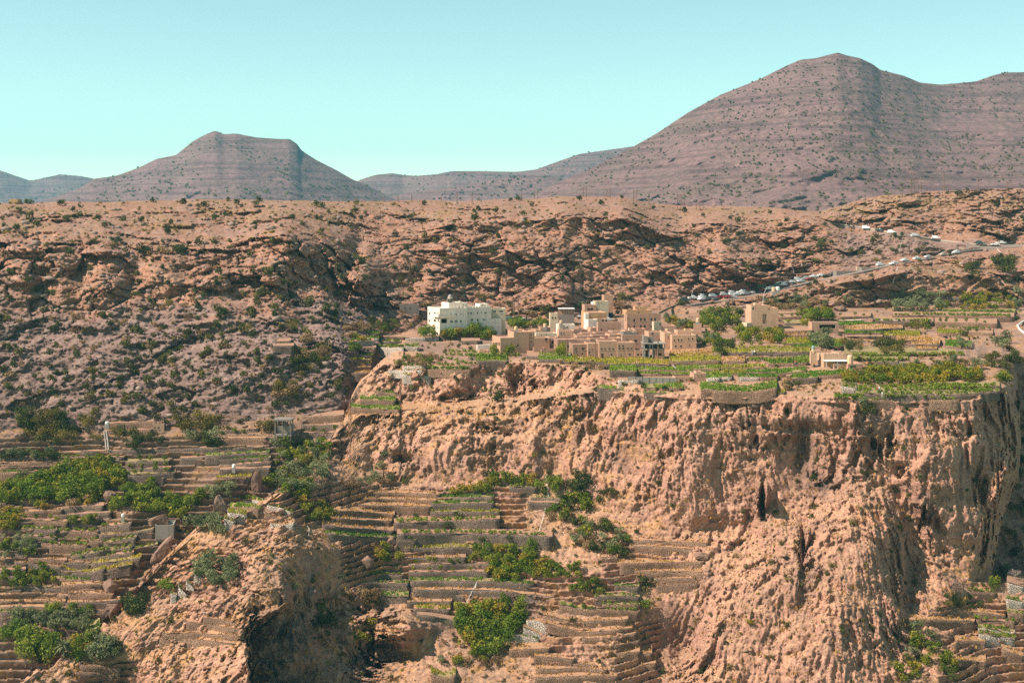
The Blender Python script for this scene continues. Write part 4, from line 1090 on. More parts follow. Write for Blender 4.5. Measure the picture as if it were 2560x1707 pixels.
# white building -----------------------------------------------------------
ZO['W'] = (8.4, 1040, 720)
YW = cast.pix(1099, 838)[0].y+0.5
w1 = Block('W', 497, 425, 1080, 24, Y=YW, xl=243, low=2)
w1.win('F', '745,552,34,44 845,552,34,44 945,545,22,30 750,705,60,50 843,700,60,52 945,700,40,50')
w1.win('F', '590,690,120,92', 'o')
w1.win('L', '285,540,36,56 395,542,44,56 465,540,26,48 280,690,36,52 395,688,50,60 470,692,34,60 398,838,26,44 460,838,22,40')
w2 = Block('W', 1080, 412, 1585, 24, Y=YW+8.5, D=11, low=2)
w2.win('F', '1094,530,26,52 1160,530,34,52 1218,515,20,26 1295,525,30,46 1380,515,22,26 1460,522,50,44 1545,515,18,30 1178,672,50,50 1435,665,56,44 1545,655,16,28 1300,670,40,56')
w3 = Block('W', 690, 308, 985, 24, Y=YW+5, D=8, zbot=w1.zt-0.44)
w3.win('F', '910,405,20,44')
w4 = Block('W', 1000, 312, 1080, 24, Y=YW+7.5, D=6, zbot=w1.zt-4)
w4.win('F', '1022,590,26,46')
w5 = Block('W', 1345, 332, 1525, 24, Y=YW+13, xl=1245, zbot=w2.zt-0.44, par=0.2)
w5.win('F', '1370,366,14,40 1400,366,14,40 1430,366,14,40')
w6 = Block('W', 1600, 436, 1880, 10, Y=YW+16, D=8, low=2)
w6.win('F', '1650,494,66,52 1790,494,78,52 1768,620,20,20')
w7 = Block('W', 1570, 640, 1790, 16, Y=YW+13, D=6, low=2)
wr = house('large white three-storey building with minaret at the left of the village', [(w1,W6(mat='white',frame='frame_w',roofmat='white')),(w2,W6(mat='white',frame='frame_w',roofmat='white',cren=True)),(w3,W6(mat='white',frame='frame_w')),(w4,W6(mat='white',frame='frame_w')),(w5,W6(mat='white',frame='frame_w',roofmat='roofw')),(w6,W6(mat='cream',frame='frame_w')),(w7,W6(mat='white',frame='frame_w'))], 'building', 'white_building')
def at_px(zk, x, y, Y):
    u, v = zo(zk, x, y); return Vector(tuple(P(u, v, Y)))
def child_mesh(mb, name, mat, root, smooth=False):
    mb.v = [tuple(Vector(p)-Vector(root.location)) for p in mb.v]; return mb.build(name, M[mat], root, smooth)
p = at_px('W', 715, 330, YW+7); mb = MB(); mb.lathe([(1.1,-1),(1.1,0.1),(0.92,0.15),(0.92,2.2),(1.05,2.3),(1.05,2.5),(0.8,2.55),(0.8,2.8)], 12, p); child_mesh(mb, 'minaret', 'cream', wr)
mb = MB(); mb.lathe([(0.82,2.8),(0.85,3.0),(0.7,3.35),(0.4,3.55),(0.08,3.65),(0.04,3.95)], 12, p); child_mesh(mb, 'dome', 'domeg', wr, True)
for a in (-0.5, 0.45):
    mb = MB(); mb.box(p.x+a-0.28, p.x+a+0.28, p.y-1.0, p.y-0.80, p.z+0.6, p.z+2.0); child_mesh(mb, 'minaret_opening', 'dark', wr)
# balcony along the left wing
mb = MB()
for s0, s1 in ((0.2, 7.5),):
    for k in range(2):
        a = w1.o+w1.t*(-0.1 if k else 0.1)
q0 = w1.o-w1.b*0.0
zb_ = ZC-(zo('W',500,600)[1]-HV)/F*YW
Mx = Matrix.Translation(Vector((w1.o.x, w1.o.y, 0))) @ Matrix.Rotation(w1.th, 4, 'Z')
mb.box(-0.9, 0.0, -0.9, 5.5, zb_-0.2, zb_, Mx); mb.box(-0.9, -0.75, -0.9, 5.5, zb_, zb_+0.9, Mx); mb.box(-0.75, 6.5, -0.9, -0.75, zb_, zb_+0.9, Mx); mb.box(-0.9, 6.5, -0.9, 0.0, zb_-0.25, zb_-0.2, Mx)
child_mesh(mb, 'balcony', 'white', wr)

# the village proper -------------------------------------------------------
def H1(label, zk, xc, yt, xr, mat, F_='', L_='', Y=None, yb=None, th=12, xl=None, D=7.0, cat='house', extra=(), frame='frame_b', door='', op='', name='village_house', zbot=None, roofmat=None, pane='glass', R_=''):
    b = Block(zk, xc, yt, xr, th, ybase=yb, Y=Y, xl=xl, D=(None if xl is not None else D), zbot=zbot)
    if F_: b.win('F', F_)
    if L_: b.win('L', L_)
    if door: b.win('F', door, 'd')
    if op: b.win('F', op, 'o')
    return house(label, [(b, dict(mat=mat, frame=frame, roofmat=roofmat, pane=pane))]+list(extra), cat, name, VH), b
b1 = Block('V', 738, 425, 948, 14, Y=506, xl=678)
b1.win('L', '688,470,7,24 700,470,7,24 710,470,7,24 720,470,7,24 730,470,7,24 690,520,8,26 708,520,7,26 725,520,7,26')
b1.win('F', '866,480,13,20')
b1b = Block('V', 836, 382, 948, 14, Y=506+b1.W*0.47*math.sin(R(14))+0.05, D=9.0, zbot=b1.zt-0.5)
b1c = Block('V', 948.5, 380, 990, 14, Y=506+b1.W*math.sin(R(14))+0.9, D=9.0)
b1c.win('F', '966,403,9,9 966,453,9,9')
house('tall windowless beige house with stepped roof and bright left gable', [(b1,dict(mat='beige')),(b1b,dict(mat='beige')),(b1c,dict(mat='beige'))], 'house', 'village_house', VH)
H1('beige house with one dark window right of the stepped beige house','V',991,425,1100,'sand','1075,436,17,22',Y=524,th=8,D=8)
H1('low flat-roofed house with balustrade behind the stepped beige house','V',1000,392,1152,'cream','1040,408,9,12 1075,408,9,12',Y=540,th=6,D=8,frame='frame_c')
H1('narrow bright house with arched recess beside the old mud houses','V',1100,425,1158,'sand','',Y=528,th=4,D=8,op='1130,455,26,24')
H1('old brown mud house with small windows behind the green tree','V',1158,437,1290,'mud','1180,492,10,14 1202,492,10,14 1237,487,12,16 1250,462,9,9',Y=513,th=6,D=10)
H1('low ruined mud enclosure with broken walls right of the beige house','V',1040,515,1152,'mud','',Y=502,th=4,D=6)
H1('broken mud wall of a ruin beside the parked motorbike shelter','V',982,500,1062,'mud','',Y=505,th=4,D=4)
H1('grey-brown corner house, leftmost of the front row','V',1270,472,1392,'mud','1295,508,15,15 1347,506,22,20 1298,533,8,10 1340,543,11,14 1372,522,8,8',Y=496,th=6,D=9)
H1('tan front-row house with five tiny windows','V',1380,466,1466,'mudl','1394,512,8,10 1414,512,8,12 1437,512,10,12 1393,534,10,16 1440,534,10,12',Y=494.5,th=5,D=9)
H1('tallest tan front-row house with wooden door','V',1465,450,1598,'mudl','1483,507,12,14 1508,507,12,14 1540,507,13,15 1568,507,13,14 1555,548,13,16 1555,578,12,10',Y=493,th=5,D=9,door='1488,560,18,40')
H1('front-row house with tall double windows','V',1598,460,1728,'mudl','1613,486,15,14 1613,504,15,12 1640,486,15,14 1640,504,15,12 1676,504,13,14 1703,504,13,14 1625,546,7,8 1690,548,16,14',Y=493,th=6,D=9)
H1('low front-row annex with three windows next to the unfinished house','V',1728,516,1834,'mudl','1750,549,16,16 1776,549,16,12 1803,549,16,14',Y=493,th=6,D=7)
H1('square mud house with grey block top behind the front row','V',1634,405,1790,'mudl','1671,448,21,21 1734,448,20,20',Y=518,th=8,xl=1627)
H1('grey block upper room on the square mud house','V',1642,386,1738,'block','',Y=520.5,th=8,D=6,zbot=ZC-(700+404/2.94-HV)/F*520)
H1('bright beige house with two rows of windows at the right end','V',2000,405,2178,'sand','2018,443,11,14 2047,441,12,15 2071,441,12,15 2122,434,12,14 2151,433,12,14 2028,487,12,15 2066,487,14,15 2128,475,7,8',Y=514,th=5,D=10)
H1('left wing of the bright beige right-hand house','V',1945,388,2001,'sand','1972,420,10,12',Y=517,th=5,D=9)
H1('curved roof-top room on the bright beige house','V',2040,372,2168,'sand','2140,400,14,10',Y=522,th=4,D=7)
H1('bright tower house above the unfinished house','V',1866,306,1922,'cream','1912,325,10,14',Y=548,th=16,xl=1858)
H1('wide beige block beside the bright tower house','V',1922,336,2031,'beige','',Y=549,th=5,D=9)
H1('small tan room with green-shaded window behind the unfinished house','V',1828,382,1946,'sand','1858,395,14,16 1918,440,24,20',Y=531,th=6,D=8)
H1('low rounded mud store below the ornate house','V',1720,358,1806,'beige','',Y=560,th=6,D=6)
o1 = Block('V', 1668, 252, 1916, 10, Y=574, xl=1648)
o1.win('F','1722,297,14,24 1722,345,14,24 1772,290,15,22 1800,290,15,22 1848,290,15,22 1876,290,15,22 1772,341,15,20 1800,341,15,20 1848,341,14,18 1680,282,8,8 1680,330,8,8')
o2 = Block('V', 1667, 222, 1850, 10, Y=578, D=7, zbot=o1.zt-0.5); o3 = Block('V', 1727, 196, 1752, 10, Y=580, D=3, zbot=o2.zt-0.4)
o2.win('F','1755,240,12,9')
o4 = Block('V', 1738, 213, 1778, 10, Y=579, D=5, zbot=o2.zt-0.4)
house('three-storey ornate sand house with crenellated roof and tall windows', [(o1,dict(mat='beige',cren=True)),(o2,dict(mat='ochre')),(o3,dict(mat='ochre')),(o4,dict(mat='ochre'))], 'house', 'village_house', VH)
t1 = Block('V', 1384, 240, 1520, 9, Y=583, xl=1332); t2 = Block('V', 1362, 246, 1388, 9, Y=581.5, D=3)
t3 = Block('V', 1450, 286, 1522, 9, Y=577, D=5); t3.win('F','1492,299,13,18 1515,301,12,16')
house('orange-tan house with white painted strip in the village centre', [(t1,dict(mat='ochre')),(t2,dict(mat='white')),(t3,dict(mat='sand'))], 'house', 'village_house', VH)
H1('brown block house with three low windows and bright left edge','V',1455,312,1625,'beige','1481,366,13,14 1536,366,11,13 1570,365,12,14',Y=560,th=8,xl=1445)
H1('white wing with high blank wall in front of the orange house','V',1384,292,1452,'white','',Y=573,th=14,D=5)
H1('upper cream house with arched brown windows below the rock face','V',1358,184,1440,'mudl','1388,216,22,18 1410,216,20,18',Y=618,th=6,D=8)
H1('cream block behind the arched-window house','V',1436,156,1532,'cream','1458,166,6,8 1480,166,6,8',Y=622,th=6,D=7)
H1('plain tan box house on the slope above the village','V',1500,112,1566,'beige','',Y=640,th=5,D=7)
H1('small cream house with two dark windows beside the rock','V',1104,246,1158,'cream','1122,278,13,12 1142,278,12,12',Y=592,th=3,D=6)
H1('low white round-roofed shed at the left edge of the village','V',568,478,664,'white','',Y=522,th=10,xl=562,roofmat='roofw')
H1('little stone hut with dark door under the white shed','V',582,518,648,'sand','',Y=512,th=4,D=5,door='628,536,10,20')
H1('white walled room with stair tower in the village centre','V',1160,328,1285,'white','1230,345,12,8',Y=566,th=5,D=6)
H1('slim cream stair tower on the white walled room','V',1170,318,1198,'cream','1184,332,10,14',Y=563,th=5,D=3)
H1('low tan house with tank stand behind the balustrade house','V',1032,348,1104,'mudl','',Y=556,th=5,D=6)
H1('small square pigeon house with tan top at the left roofs','V',998,368,1030,'beige','',Y=551,th=8,D=4)
H1('pillared roof terrace house with tan recesses','V',1168,372,1278,'sand','1185,392,8,14 1205,392,8,14',Y=545,th=4,D=7)
H1('long wall house with brown front in the old quarter','V',1278,368,1380,'mud','',Y=552,th=3,D=6)
H1('grey hut of concrete blocks alone left of the white building','V',0,180,140,'block','38,208,16,12 76,208,16,12',Y=None,yb=236,th=6,D=7)
H1('small tan tower with water tank at the orchard edge','V',2156,325,2216,'beige','',Y=560,th=-8,D=6)
H1('far mud wall house beside the road end','V',1898+72,108,2024,'mud','',Y=664,th=4,D=4)
# flat mud roofs of the old quarter
for i, (x0, yt, x1, Y_) in enumerate(((1290,438,1400,517),(1400,432,1500,520),(1500,428,1632,522),(1300,412,1420,532),(1420,406,1540,534),(1540,400,1636,532),(1340,392,1440,543),(1440,386,1560,545),(1560,378,1660,548),(1660,372,1740,552),(1290,398,1340,540),(1400,350,1450,566))):
    H1('flat-roofed old mud house, %s from the left and front of the old quarter' % ordinal(i),'V',x0,yt,x1,('mudl','mud','sand')[i%3],('%d,%d,9,8'%((x0+x1)//2, yt+14)) if i%2 else '',Y=Y_,th=4+(i%3)*2,D=8)
# house with the garden wall and annex below the fields
fr_root, fb0 = H1('small stone house with two windows standing in the lower fields','V',2160,686,2250,'mudl','2190,702,10,10 2216,702,10,10',yb=750,th=5,D=6)
YL = fb0.Y
H1('low tan annex with two windows beside the lower field house','V',2024,712,2158,'mudl','2060,733,10,9 2105,733,8,9',Y=YL+0.6,th=5,D=5)
H1('small upper room on the lower field house','V',2176,672,2218,'sand','',Y=YL+1.2,th=5,D=3.5,zbot=fb0.zt-0.44)
fw = empty('panel_wall', tuple(at_px('V', 1850, 755, YL))); tag(fw, 'grey concrete panel wall left of the lower field house', 'wall')
for k in range(7):
    x0, x1 = 1675+k*50, 1675+k*50+48; a = at_px('V', x0, 712+k*1.2, YL); b = at_px('V', x1, 712+k*1.2, YL)
    mb = MB(); mb.box(a.x, b.x, YL, YL+0.25, a.z-2.8, a.z); child_mesh(mb, 'wall_panel', 'concrete', fw)
    mb = MB(); mb.box(b.x+0.01, b.x+0.28, YL-0.1, YL+0.3, a.z-2.8, a.z+0.1); child_mesh(mb, 'post', 'concrete', fw)
# unfinished concrete house
cr_ = empty('unfinished_house', tuple(at_px('V', 1790, 582, 489))); tag(cr_, 'unfinished grey concrete frame house with open floors at the village edge', 'house', VH)
o_ = at_px('V', 1790, 580, 489); zG = o_.z-0.6; Wd = at_px('V', 1944, 580, 489).x-o_.x
zs1 = at_px('V', 1790, 505, 489).z; zs2 = at_px('V', 1790, 464, 489).z; zs3 = at_px('V', 1790, 412, 489).z
def cb(name, mat, *a):
    mb = MB(); mb.box(*a); child_mesh(mb, name, mat, cr_)
X0, Y0_ = o_.x, 489.0
cb('floor_slab','concrete',X0,X0+Wd,Y0_,Y0_+8,zs1-0.3,zs1); cb('floor_slab','concrete',X0-0.3,X0+Wd+0.4,Y0_-0.8,Y0_+8,zs2-0.25,zs2)
for fx in (0.02,0.28,0.42,0.70,0.97):
    for yy in (0.2, 6.0): cb('column','concrete',X0+fx*Wd,X0+fx*Wd+0.35,Y0_+yy,Y0_+yy+0.35,zs1,zs2-0.25)
for fx in (0.04,0.25,0.42): cb('column','concrete',X0+fx*Wd,X0+fx*Wd+0.35,Y0_+0.2,Y0_+0.55,zG,zs1-0.3)
cb('back_wall','block',X0,X0+Wd,Y0_+7.4,Y0_+7.7,zs1,zs2-0.25); cb('side_wall','block',X0,X0+0.25,Y0_+1,Y0_+7.4,zG,zs2-0.25)
cb('upper_wall','block',X0,X0+0.22*Wd,Y0_+0.2,Y0_+0.45,zs2,zs3); cb('upper_wall','block',X0+0.22*Wd,X0+0.22*Wd+0.25,Y0_+0.5,Y0_+6,zs2,zs3-0.4); cb('upper_wall','block',X0,X0+0.25,Y0_+0.5,Y0_+6,zs2,zs3); cb('upper_wall','block',X0+0.26*Wd,X0+0.6*Wd,Y0_+5,Y0_+5.25,zs2,zs3-0.7)
lr = Block('V', 1872, 506, 1944, 2, Y=489.3, D=6); lr.win('F','1908,546,26,16','o'); lr.build(cr_, 'mudl', wall='room_wall')
# pavilion with white roof on the rock
pv = empty('pavilion', tuple(at_px('V', 1220, 246, 606))); tag(pv, 'open roof shelter with white flat roof on thin posts above rocks', 'shelter')
a = at_px('V', 1162, 207, 606); b = at_px('V', 1282, 205, 606)
mb = MB(); mb.box(a.x, b.x, 603, 609, a.z-0.18, a.z); child_mesh(mb, 'roof', 'roofw', pv)
for k in range(7):
    xx = a.x+(b.x-a.x)*(0.03+0.94*k/6); mb = MB(); mb.box(xx-0.07, xx+0.07, 603.2, 603.34, a.z-7, a.z-0.18); child_mesh(mb, 'post', 'concrete', pv)
mb = MB(); mb.box(a.x+0.2, b.x-0.2, 608.4, 608.7, a.z-7, a.z-0.2); child_mesh(mb, 'rear_wall', 'mudl', pv)
mb = MB(); mb.box(a.x+0.2, b.x-0.2, 603.0, 603.15, a.z-7, a.z-2.6); child_mesh(mb, 'base_wall', 'block', pv)

# tower house, mosque, shed and others to the right -------------------------
th1 = Block('R', 297, 130, 420, 4, Y=560, D=9); th2 = Block('R', 420.5, 150, 498, 4, Y=560.7, D=8.5)
th0 = Block('R', 296, 168, 499, 4, Y=559.2, D=10)
th0.win('F','396,232,30,70','o'); th0.win('F','383,250,5,26 408,250,5,26')
th1.win('F','311,156,15,18')
house('square cream tower house with dark vertical slot among orchard trees', [(th0,dict(mat='sand')),(th1,dict(mat='sand')),(th2,dict(mat='sand'))], 'house', 'village_house', VH)
H1('low outbuilding behind the square tower house','R',262,262,300,'cream','',Y=557,th=20,D=4); 
H1('low outbuilding right of the square tower house','R',499,278,538,'beige','',Y=563,th=4,D=4)
m1 = Block('R', 842, 502, 1006, 7, ybase=600, xl=744)
m1.win('L','775,562,18,34 803,562,18,34')
m2 = Block('R', 918, 568, 1025, 7, Y=m1.Y-3.2, D=4); m2.win('F','936,597,12,18'); m2.win('F','984,602,14,14')
m3 = Block('R', 1025.5, 572, 1138, 7, Y=m1.Y-4.2, D=8); m3.win('F','1064,598,46,26','g')
mr = house('cream mosque with teal-domed minaret and white porch roof on the plateau', [(m1,dict(mat='sand',cren=True,frame='frame_c')),(m2,dict(mat='sand')),(m3,dict(mat='beige'))], 'mosque', 'mosque')
p = at_px('R', 763, 500, m1.Y+3.0)
mb = MB(); mb.box(p.x-1.0, p.x+1.0, p.y-0.9, p.y+0.9, p.z-3, p.z+0.3); mb.box(p.x-0.9, p.x-0.45, p.y-0.8, p.y+0.8, p.z+0.3, p.z+0.9); mb.box(p.x+0.45, p.x+0.9, p.y-0.8, p.y+0.8, p.z+0.3, p.z+0.9); mb.box(p.x-0.95, p.x+0.95, p.y-0.85, p.y+0.85, p.z+0.9, p.z+1.1)
child_mesh(mb, 'minaret_base', 'sand', mr)
mb = MB(); mb.lathe([(0.5,1.1),(0.5,1.9),(0.6,1.95),(0.6,2.05)], 12, p); child_mesh(mb, 'minaret', 'cream', mr)
mb = MB(); mb.lathe([(0.52,2.05),(0.56,2.25),(0.45,2.55),(0.22,2.75),(0.05,2.85),(0.02,3.1)], 12, p); child_mesh(mb, 'dome', 'dome', mr, True)
a = at_px('R', 850, 548, m1.Y-2); b = at_px('R', 1030, 541, m1.Y-2)
mb = MB(); mb.box(a.x, b.x, m1.Y-3.2, m1.Y+3, a.z-0.12, a.z+0.05); child_mesh(mb, 'porch_roof', 'roofw', mr)
for xx in (a.x+0.3, (a.x+b.x)/2, b.x-0.3):
    mb = MB(); mb.tube((xx, m1.Y-3.0, a.z-4.2), (xx, m1.Y-3.0, a.z-0.12), 0.09); child_mesh(mb, 'porch_post', 'steel', mr)
mb = MB(); pt = at_px('R', 1042, 572, m1.Y-3); mb.lathe([(0.9,0),(0.95,0.6),(0.95,2.4),(0.8,2.8),(0.3,2.9)], 12, pt); child_mesh(mb, 'roof_tank', 'tank', mr)
H1('low stone shelter with flat pale roof among the plateau terraces','R',752,258,955,'mudl','',yb=312,th=3,D=5,op='870,290,120,28',roofmat='roofw')
# roadside block buildings
H1('grey stone roadside ruin with stepped wall above the brown cliff','T',905,246,1240,'block','',yb=296,th=3,D=5)
H1('low grey stone hut left of the roadside ruin','T',682,278,900,'block','',yb=330,th=6,D=5)
H1('cream gate pillar between hut and roadside ruin','T',862,242,906,'cream','',yb=285,th=4,D=1.2,name='gate_pillar',cat='pillar')
# left valley
H1('small tan pump house at the end of the long valley wall','A',1042,572,1122,'mudl','1060,600,10,14 1086,600,12,14',yb=630,th=6,D=4,frame='frame_b')
fr_ = empty('frame_house', tuple(at_px('A', 1935, 700, 446))); tag(fr_, 'dark open concrete frame house on stilts in the left valley', 'house')
loc, nor, ob = cast.pix(*zo('A', 1935, 705)); Yf = loc.y-1
def fb(name, mat, x0, y0, x1, y1, d0, d1):
    a = at_px('A', x0, y0, Yf); b = at_px('A', x1, y1, Yf); mb = MB(); mb.box(min(a.x,b.x), max(a.x,b.x), Yf+d0, Yf+d1, min(a.z,b.z), max(a.z,b.z)); child_mesh(mb, name, mat, fr_)
fb('floor_slab','block',1870,660,1992,650,0,6); fb('floor_slab','block',1868,552,1996,542,-0.3,6)
for xx in (1880,1930,1984):
    fb('column','block',xx-4,730,xx+4,661,0.2,0.6); fb('column','block',xx-4,649,xx+4,553,0.2,0.6); fb('column','block',xx-4,649,xx+4,553,5,5.4)
fb('back_wall','block',1885,649,1980,600,4.2,4.5); fb('railing','iron',1872,640,1990,637,0.05,0.12)
for xx in (1892,1990): fb('roof_post','rust',xx-2,541,xx+2,500,0.3,0.45)
fb('roof_beam','rust',1890,503,1992,499,0.3,0.45)
wt = Block('B', 1092, 458, 1222, 8, ybase=560, D=7); house('square grey concrete cistern beside the leaning rock', [(wt,dict(mat='concrete',roofmat='concrete'))], 'cistern', 'water_cistern')
H1('tan wall corner of a house at the far left crest','O',22,498,44,'ochre','',yb=508,th=0,D=6)
# small things on roofs: water tanks, dishes
def tank(zk, x, y0, y1, w_, Y, mat, label):
    a = at_px(zk, x, y1, Y); h = (at_px(zk, x, y0, Y)-a).z; r_ = w_/ZO[zk][0]/F*Y/2
    root = empty('water_tank', tuple(a)); tag(root, label, 'water tank', 'water tanks of the village')
    mb = MB(); mb.lathe([(r_*0.96,0.0),(r_,h*0.1),(r_,h*0.3),(r_*1.04,h*0.33),(r_,h*0.36),(r_,h*0.62),(r_*1.04,h*0.65),(r_,h*0.68),(r_,h*0.88),(r_*0.7,h*0.97),(r_*0.25,h)], 14); mb.build('body', M[mat], root)
    mb = MB(); mb.lathe([(r_*0.26,h*1.001),(r_*0.26,h*1.06),(r_*0.1,h*1.08)], 10); mb.build('lid', M[mat], root)
    mb = MB(); mb.box(-r_,r_,-r_,r_,-1.6,-0.01); mb.build('stand', M['concrete'], root)
for a in (('V',852,340,366,27,509,'tank','tan water tank on the stepped beige house'),('V',1184,296,318,24,562,'tank','cream water tank on the slim stair tower'),('V',1066,320,346,24,556,'tank','tan water tank on a stand left of the stair tower'),('V',2190,278,308,26,562,'tank','tall tan water tank on the orchard tower'),('V',2095,358,374,18,525,'tank','small tan water tank on the curved roof room'),('V',1962,358,382,26,536,'tank','broad cream water tank beside the bright tower house'),('V',1858,336,352,9,550,'tankw','tiny white tank by the bright tower house'),('R',323,112,131,26,562,'tank','round cream tank on the square tower house'),('T',122,420,458,36,640,'tank','tan roadside water tank beside the white one'),('T',158,416,446,38,640,'tankw','white roadside water tank beside the tan one'),('B',865,374,395,22,408,'tankw','white water cube among the left valley rocks'),('B',1645,28,52,24,442,'tankw','white water cube on the valley terrace'),('A',733,556,572,28,450,'tankw','white box at the left end of the long valley wall'),('W',1705,398,440,50,634,'cream','cream tank on the annex of the white building'),('W',1855,412,446,36,636,'tankw','white tank on the annex corner of the white building'),('W',915,268,306,66,625,'cream','square cream chimney tank on the white building'),('V',1685,352,372,16,556,'tank','small tan tank at the foot of the ornate house')):
    tank(*a)
def dish(zk, x, y, d, Y, mat, label):
    a = at_px(zk, x, y, Y); r_ = d/ZO[zk][0]/F*Y/2; root = empty('satellite_dish', tuple(a)); tag(root, label, 'satellite dish')
    mb = MB(); mb.lathe([(0.02,-0.30*r_),(0.5*r_,-0.24*r_),(0.85*r_,-0.08*r_),(r_,0.0),(r_*0.98,0.03),(0.5*r_,-0.16*r_)], 18)
    mm = Matrix.Rotation(R(62), 4, 'X') @ Matrix.Identity(4); mb.v = [tuple(mm @ Vector(q)) for q in mb.v]; mb.build('bowl', M[mat], root, True)
    mb = MB(); mb.tube((0,0.25*r_,-r_*1.6),(0,0.2*r_,0),0.06); mb.build('mast', M['iron'], root)
    mb = MB(); mb.tube((0,0,-0.2*r_),(0,-1.0*r_,0.35*r_),0.03); mb.build('feed_arm', M['iron'], root)
dish('V',1516,420,28,513,'dishr','large rust-red satellite dish on a mud roof'); dish('V',1414,170,26,617,'steel','large pale satellite dish on the arched-window house'); dish('V',1322,356,14,560,'iron','small dark satellite dish on the central roofs')
cast.refresh()
# ------------------------------------------------------------------ roads
def mat_road():
    m, t, b = newmat('asphalt'); v, g = pos(t); n = tex_noise(t, 0.8, 6, 0.7, v)
    c = mixc(t, n, (0.20,0.16,0.135), (0.27,0.215,0.18)); t.links.new(c, b.inputs['Base Color']); return m
M['road'] = mat_road()
def ribbon(name, pts, width, mat, lift=0.12, kind='structure', kerb=None):
    q = np.array(pts, float); seg = np.concatenate([[0], np.cumsum(np.hypot(*np.diff(q, axis=0).T))]); n = int(seg[-1]/9)+2
    ss = np.linspace(0, seg[-1], n); u = np.interp(ss, seg, q[:,0]); v = np.interp(ss, seg, q[:,1]); Yl = []
    for a, b in zip(u, v):
        loc, nor, ob = cast.pix(a, b); Yl.append(loc.y if loc is not None and loc.y < 1200 else np.nan)
    Yl = np.array(Yl); Yl = np.where(np.isnan(Yl), np.nanmedian(Yl), Yl); Yl = movavg(med(Yl, 3), 5)
    c = np.stack([(u-1280)/F*Yl, Yl, ZC-(v-HV)/F*Yl], -1)
    tg = np.gradient(c, axis=0); tg[:,2] = 0; tg /= np.linalg.norm(tg, axis=1)[:,None]+1e-9
    sd_ = np.stack([-tg[:,1], tg[:,0], tg[:,0]*0], -1); sd_ *= np.sign(sd_[:,1:2]+1e-6)      # points away from the camera
    rows = [c-sd_*width*0.25, c+sd_*width*0.25, c+sd_*width*0.75]
    prof = [(-0.25,-3.0),(-0.25,0.0),(0.2,0.05),(0.75,0.1),(0.75,-1.0)]
    V = np.concatenate([c+sd_*width*a+np.array([0,0,lift+dz]) for a, dz in prof]); idx = np.arange(len(prof)*n).reshape(len(prof), n)
    f = np.stack([idx[:-1,:-1], idx[:-1,1:], idx[1:,1:], idx[1:,:-1]], -1).reshape(-1,4)
    o = link(name, mesh(name, V, f), M[mat]); o['kind'] = kind
    return c, tg, sd_, u, v
RU = ribbon('upper_road', [(2060,556),(2110,563),(2160,569),(2240,584),(2300,594),(2350,601),(2410,608),(2450,612),(2500,615),(2580,612)], 6.5, 'road')
RL = ribbon('lower_road', [(2560,616),(2500,619),(2420,626),(2340,643),(2250,659),(2200,669),(2130,684),(2060,698),(2010,709),(1960,722),(1880,739),(1800,753),(1720,763),(1680,768)], 6.5, 'road')
ribbon('hairpin_apron', [(2410,614),(2450,616),(2500,617)], 12, 'road', 0.06)
M['kerb'] = mat_flat('kerb_pale', (0.34,0.27,0.22), 0.8)
for rd, lb in ((RU, 'pale kerb wall along the outer edge of the upper road'), (RL, 'low pale kerb wall along the outer edge of the lower road')):
    c, tg, sd_, u, v = rd; n = len(c); V = []
    for a, dz in ((-0.27,-0.3),(-0.27,0.40),(-0.22,0.40),(-0.22,-0.3)): V.append(c+sd_*6.5*a+np.array([0,0,0.12+dz]))
    V = np.concatenate(V); idx = np.arange(4*n).reshape(4, n); f = np.stack([idx[:-1,:-1], idx[:-1,1:], idx[1:,1:], idx[1:,:-1]], -1).reshape(-1,4)
    tag(link('road_kerb', mesh('road_kerb', V, f), M['kerb']), lb, 'kerb')
cast.refresh()

# ------------------------------------------------------------------ cars
PAINT = {k: mat_flat('paint_'+k, c, 0.3, 0.0, 0.5) for k, c in dict(white=(0.80,0.79,0.77), silver=(0.42,0.41,0.40), grey=(0.16,0.155,0.15), dark=(0.03,0.032,0.035), green=(0.02,0.055,0.05), red=(0.33,0.025,0.02), tan=(0.50,0.42,0.32), teal=(0.12,0.19,0.19)).items()}
M['tyre'] = mat_flat('tyre', (0.02,0.019,0.018), 0.85); M['rim'] = mat_flat('rim', (0.45,0.45,0.45), 0.35, 0.6)
M['head'] = mat_flat('headlight', (0.75,0.74,0.70), 0.2); M['tail'] = mat_flat('taillight', (0.35,0.02,0.02), 0.3)
def loft_x(secs):      # secs: (x, half width, z0, z1, top half width)
    mb = MB(); n = 6; v = []
    for x, hw, z0, z1, tw in secs:
        zm = z0+(z1-z0)*0.62
        v += [(x,-hw*0.94,z0),(x,-hw,z0+(z1-z0)*0.2),(x,-hw,zm),(x,-tw,z1),(x,tw,z1),(x,hw,zm),(x,hw,z0+(z1-z0)*0.2),(x,hw*0.94,z0)]
    m = 8; f = []
    for i in range(len(secs)-1):
        for k in range(m): f.append((i*m+k, i*m+(k+1)%m, (i+1)*m+(k+1)%m, (i+1)*m+k))
    f += [tuple(range(m-1,-1,-1)), tuple(range((len(secs)-1)*m, len(secs)*m))]
    mb.add(v, f); return mb
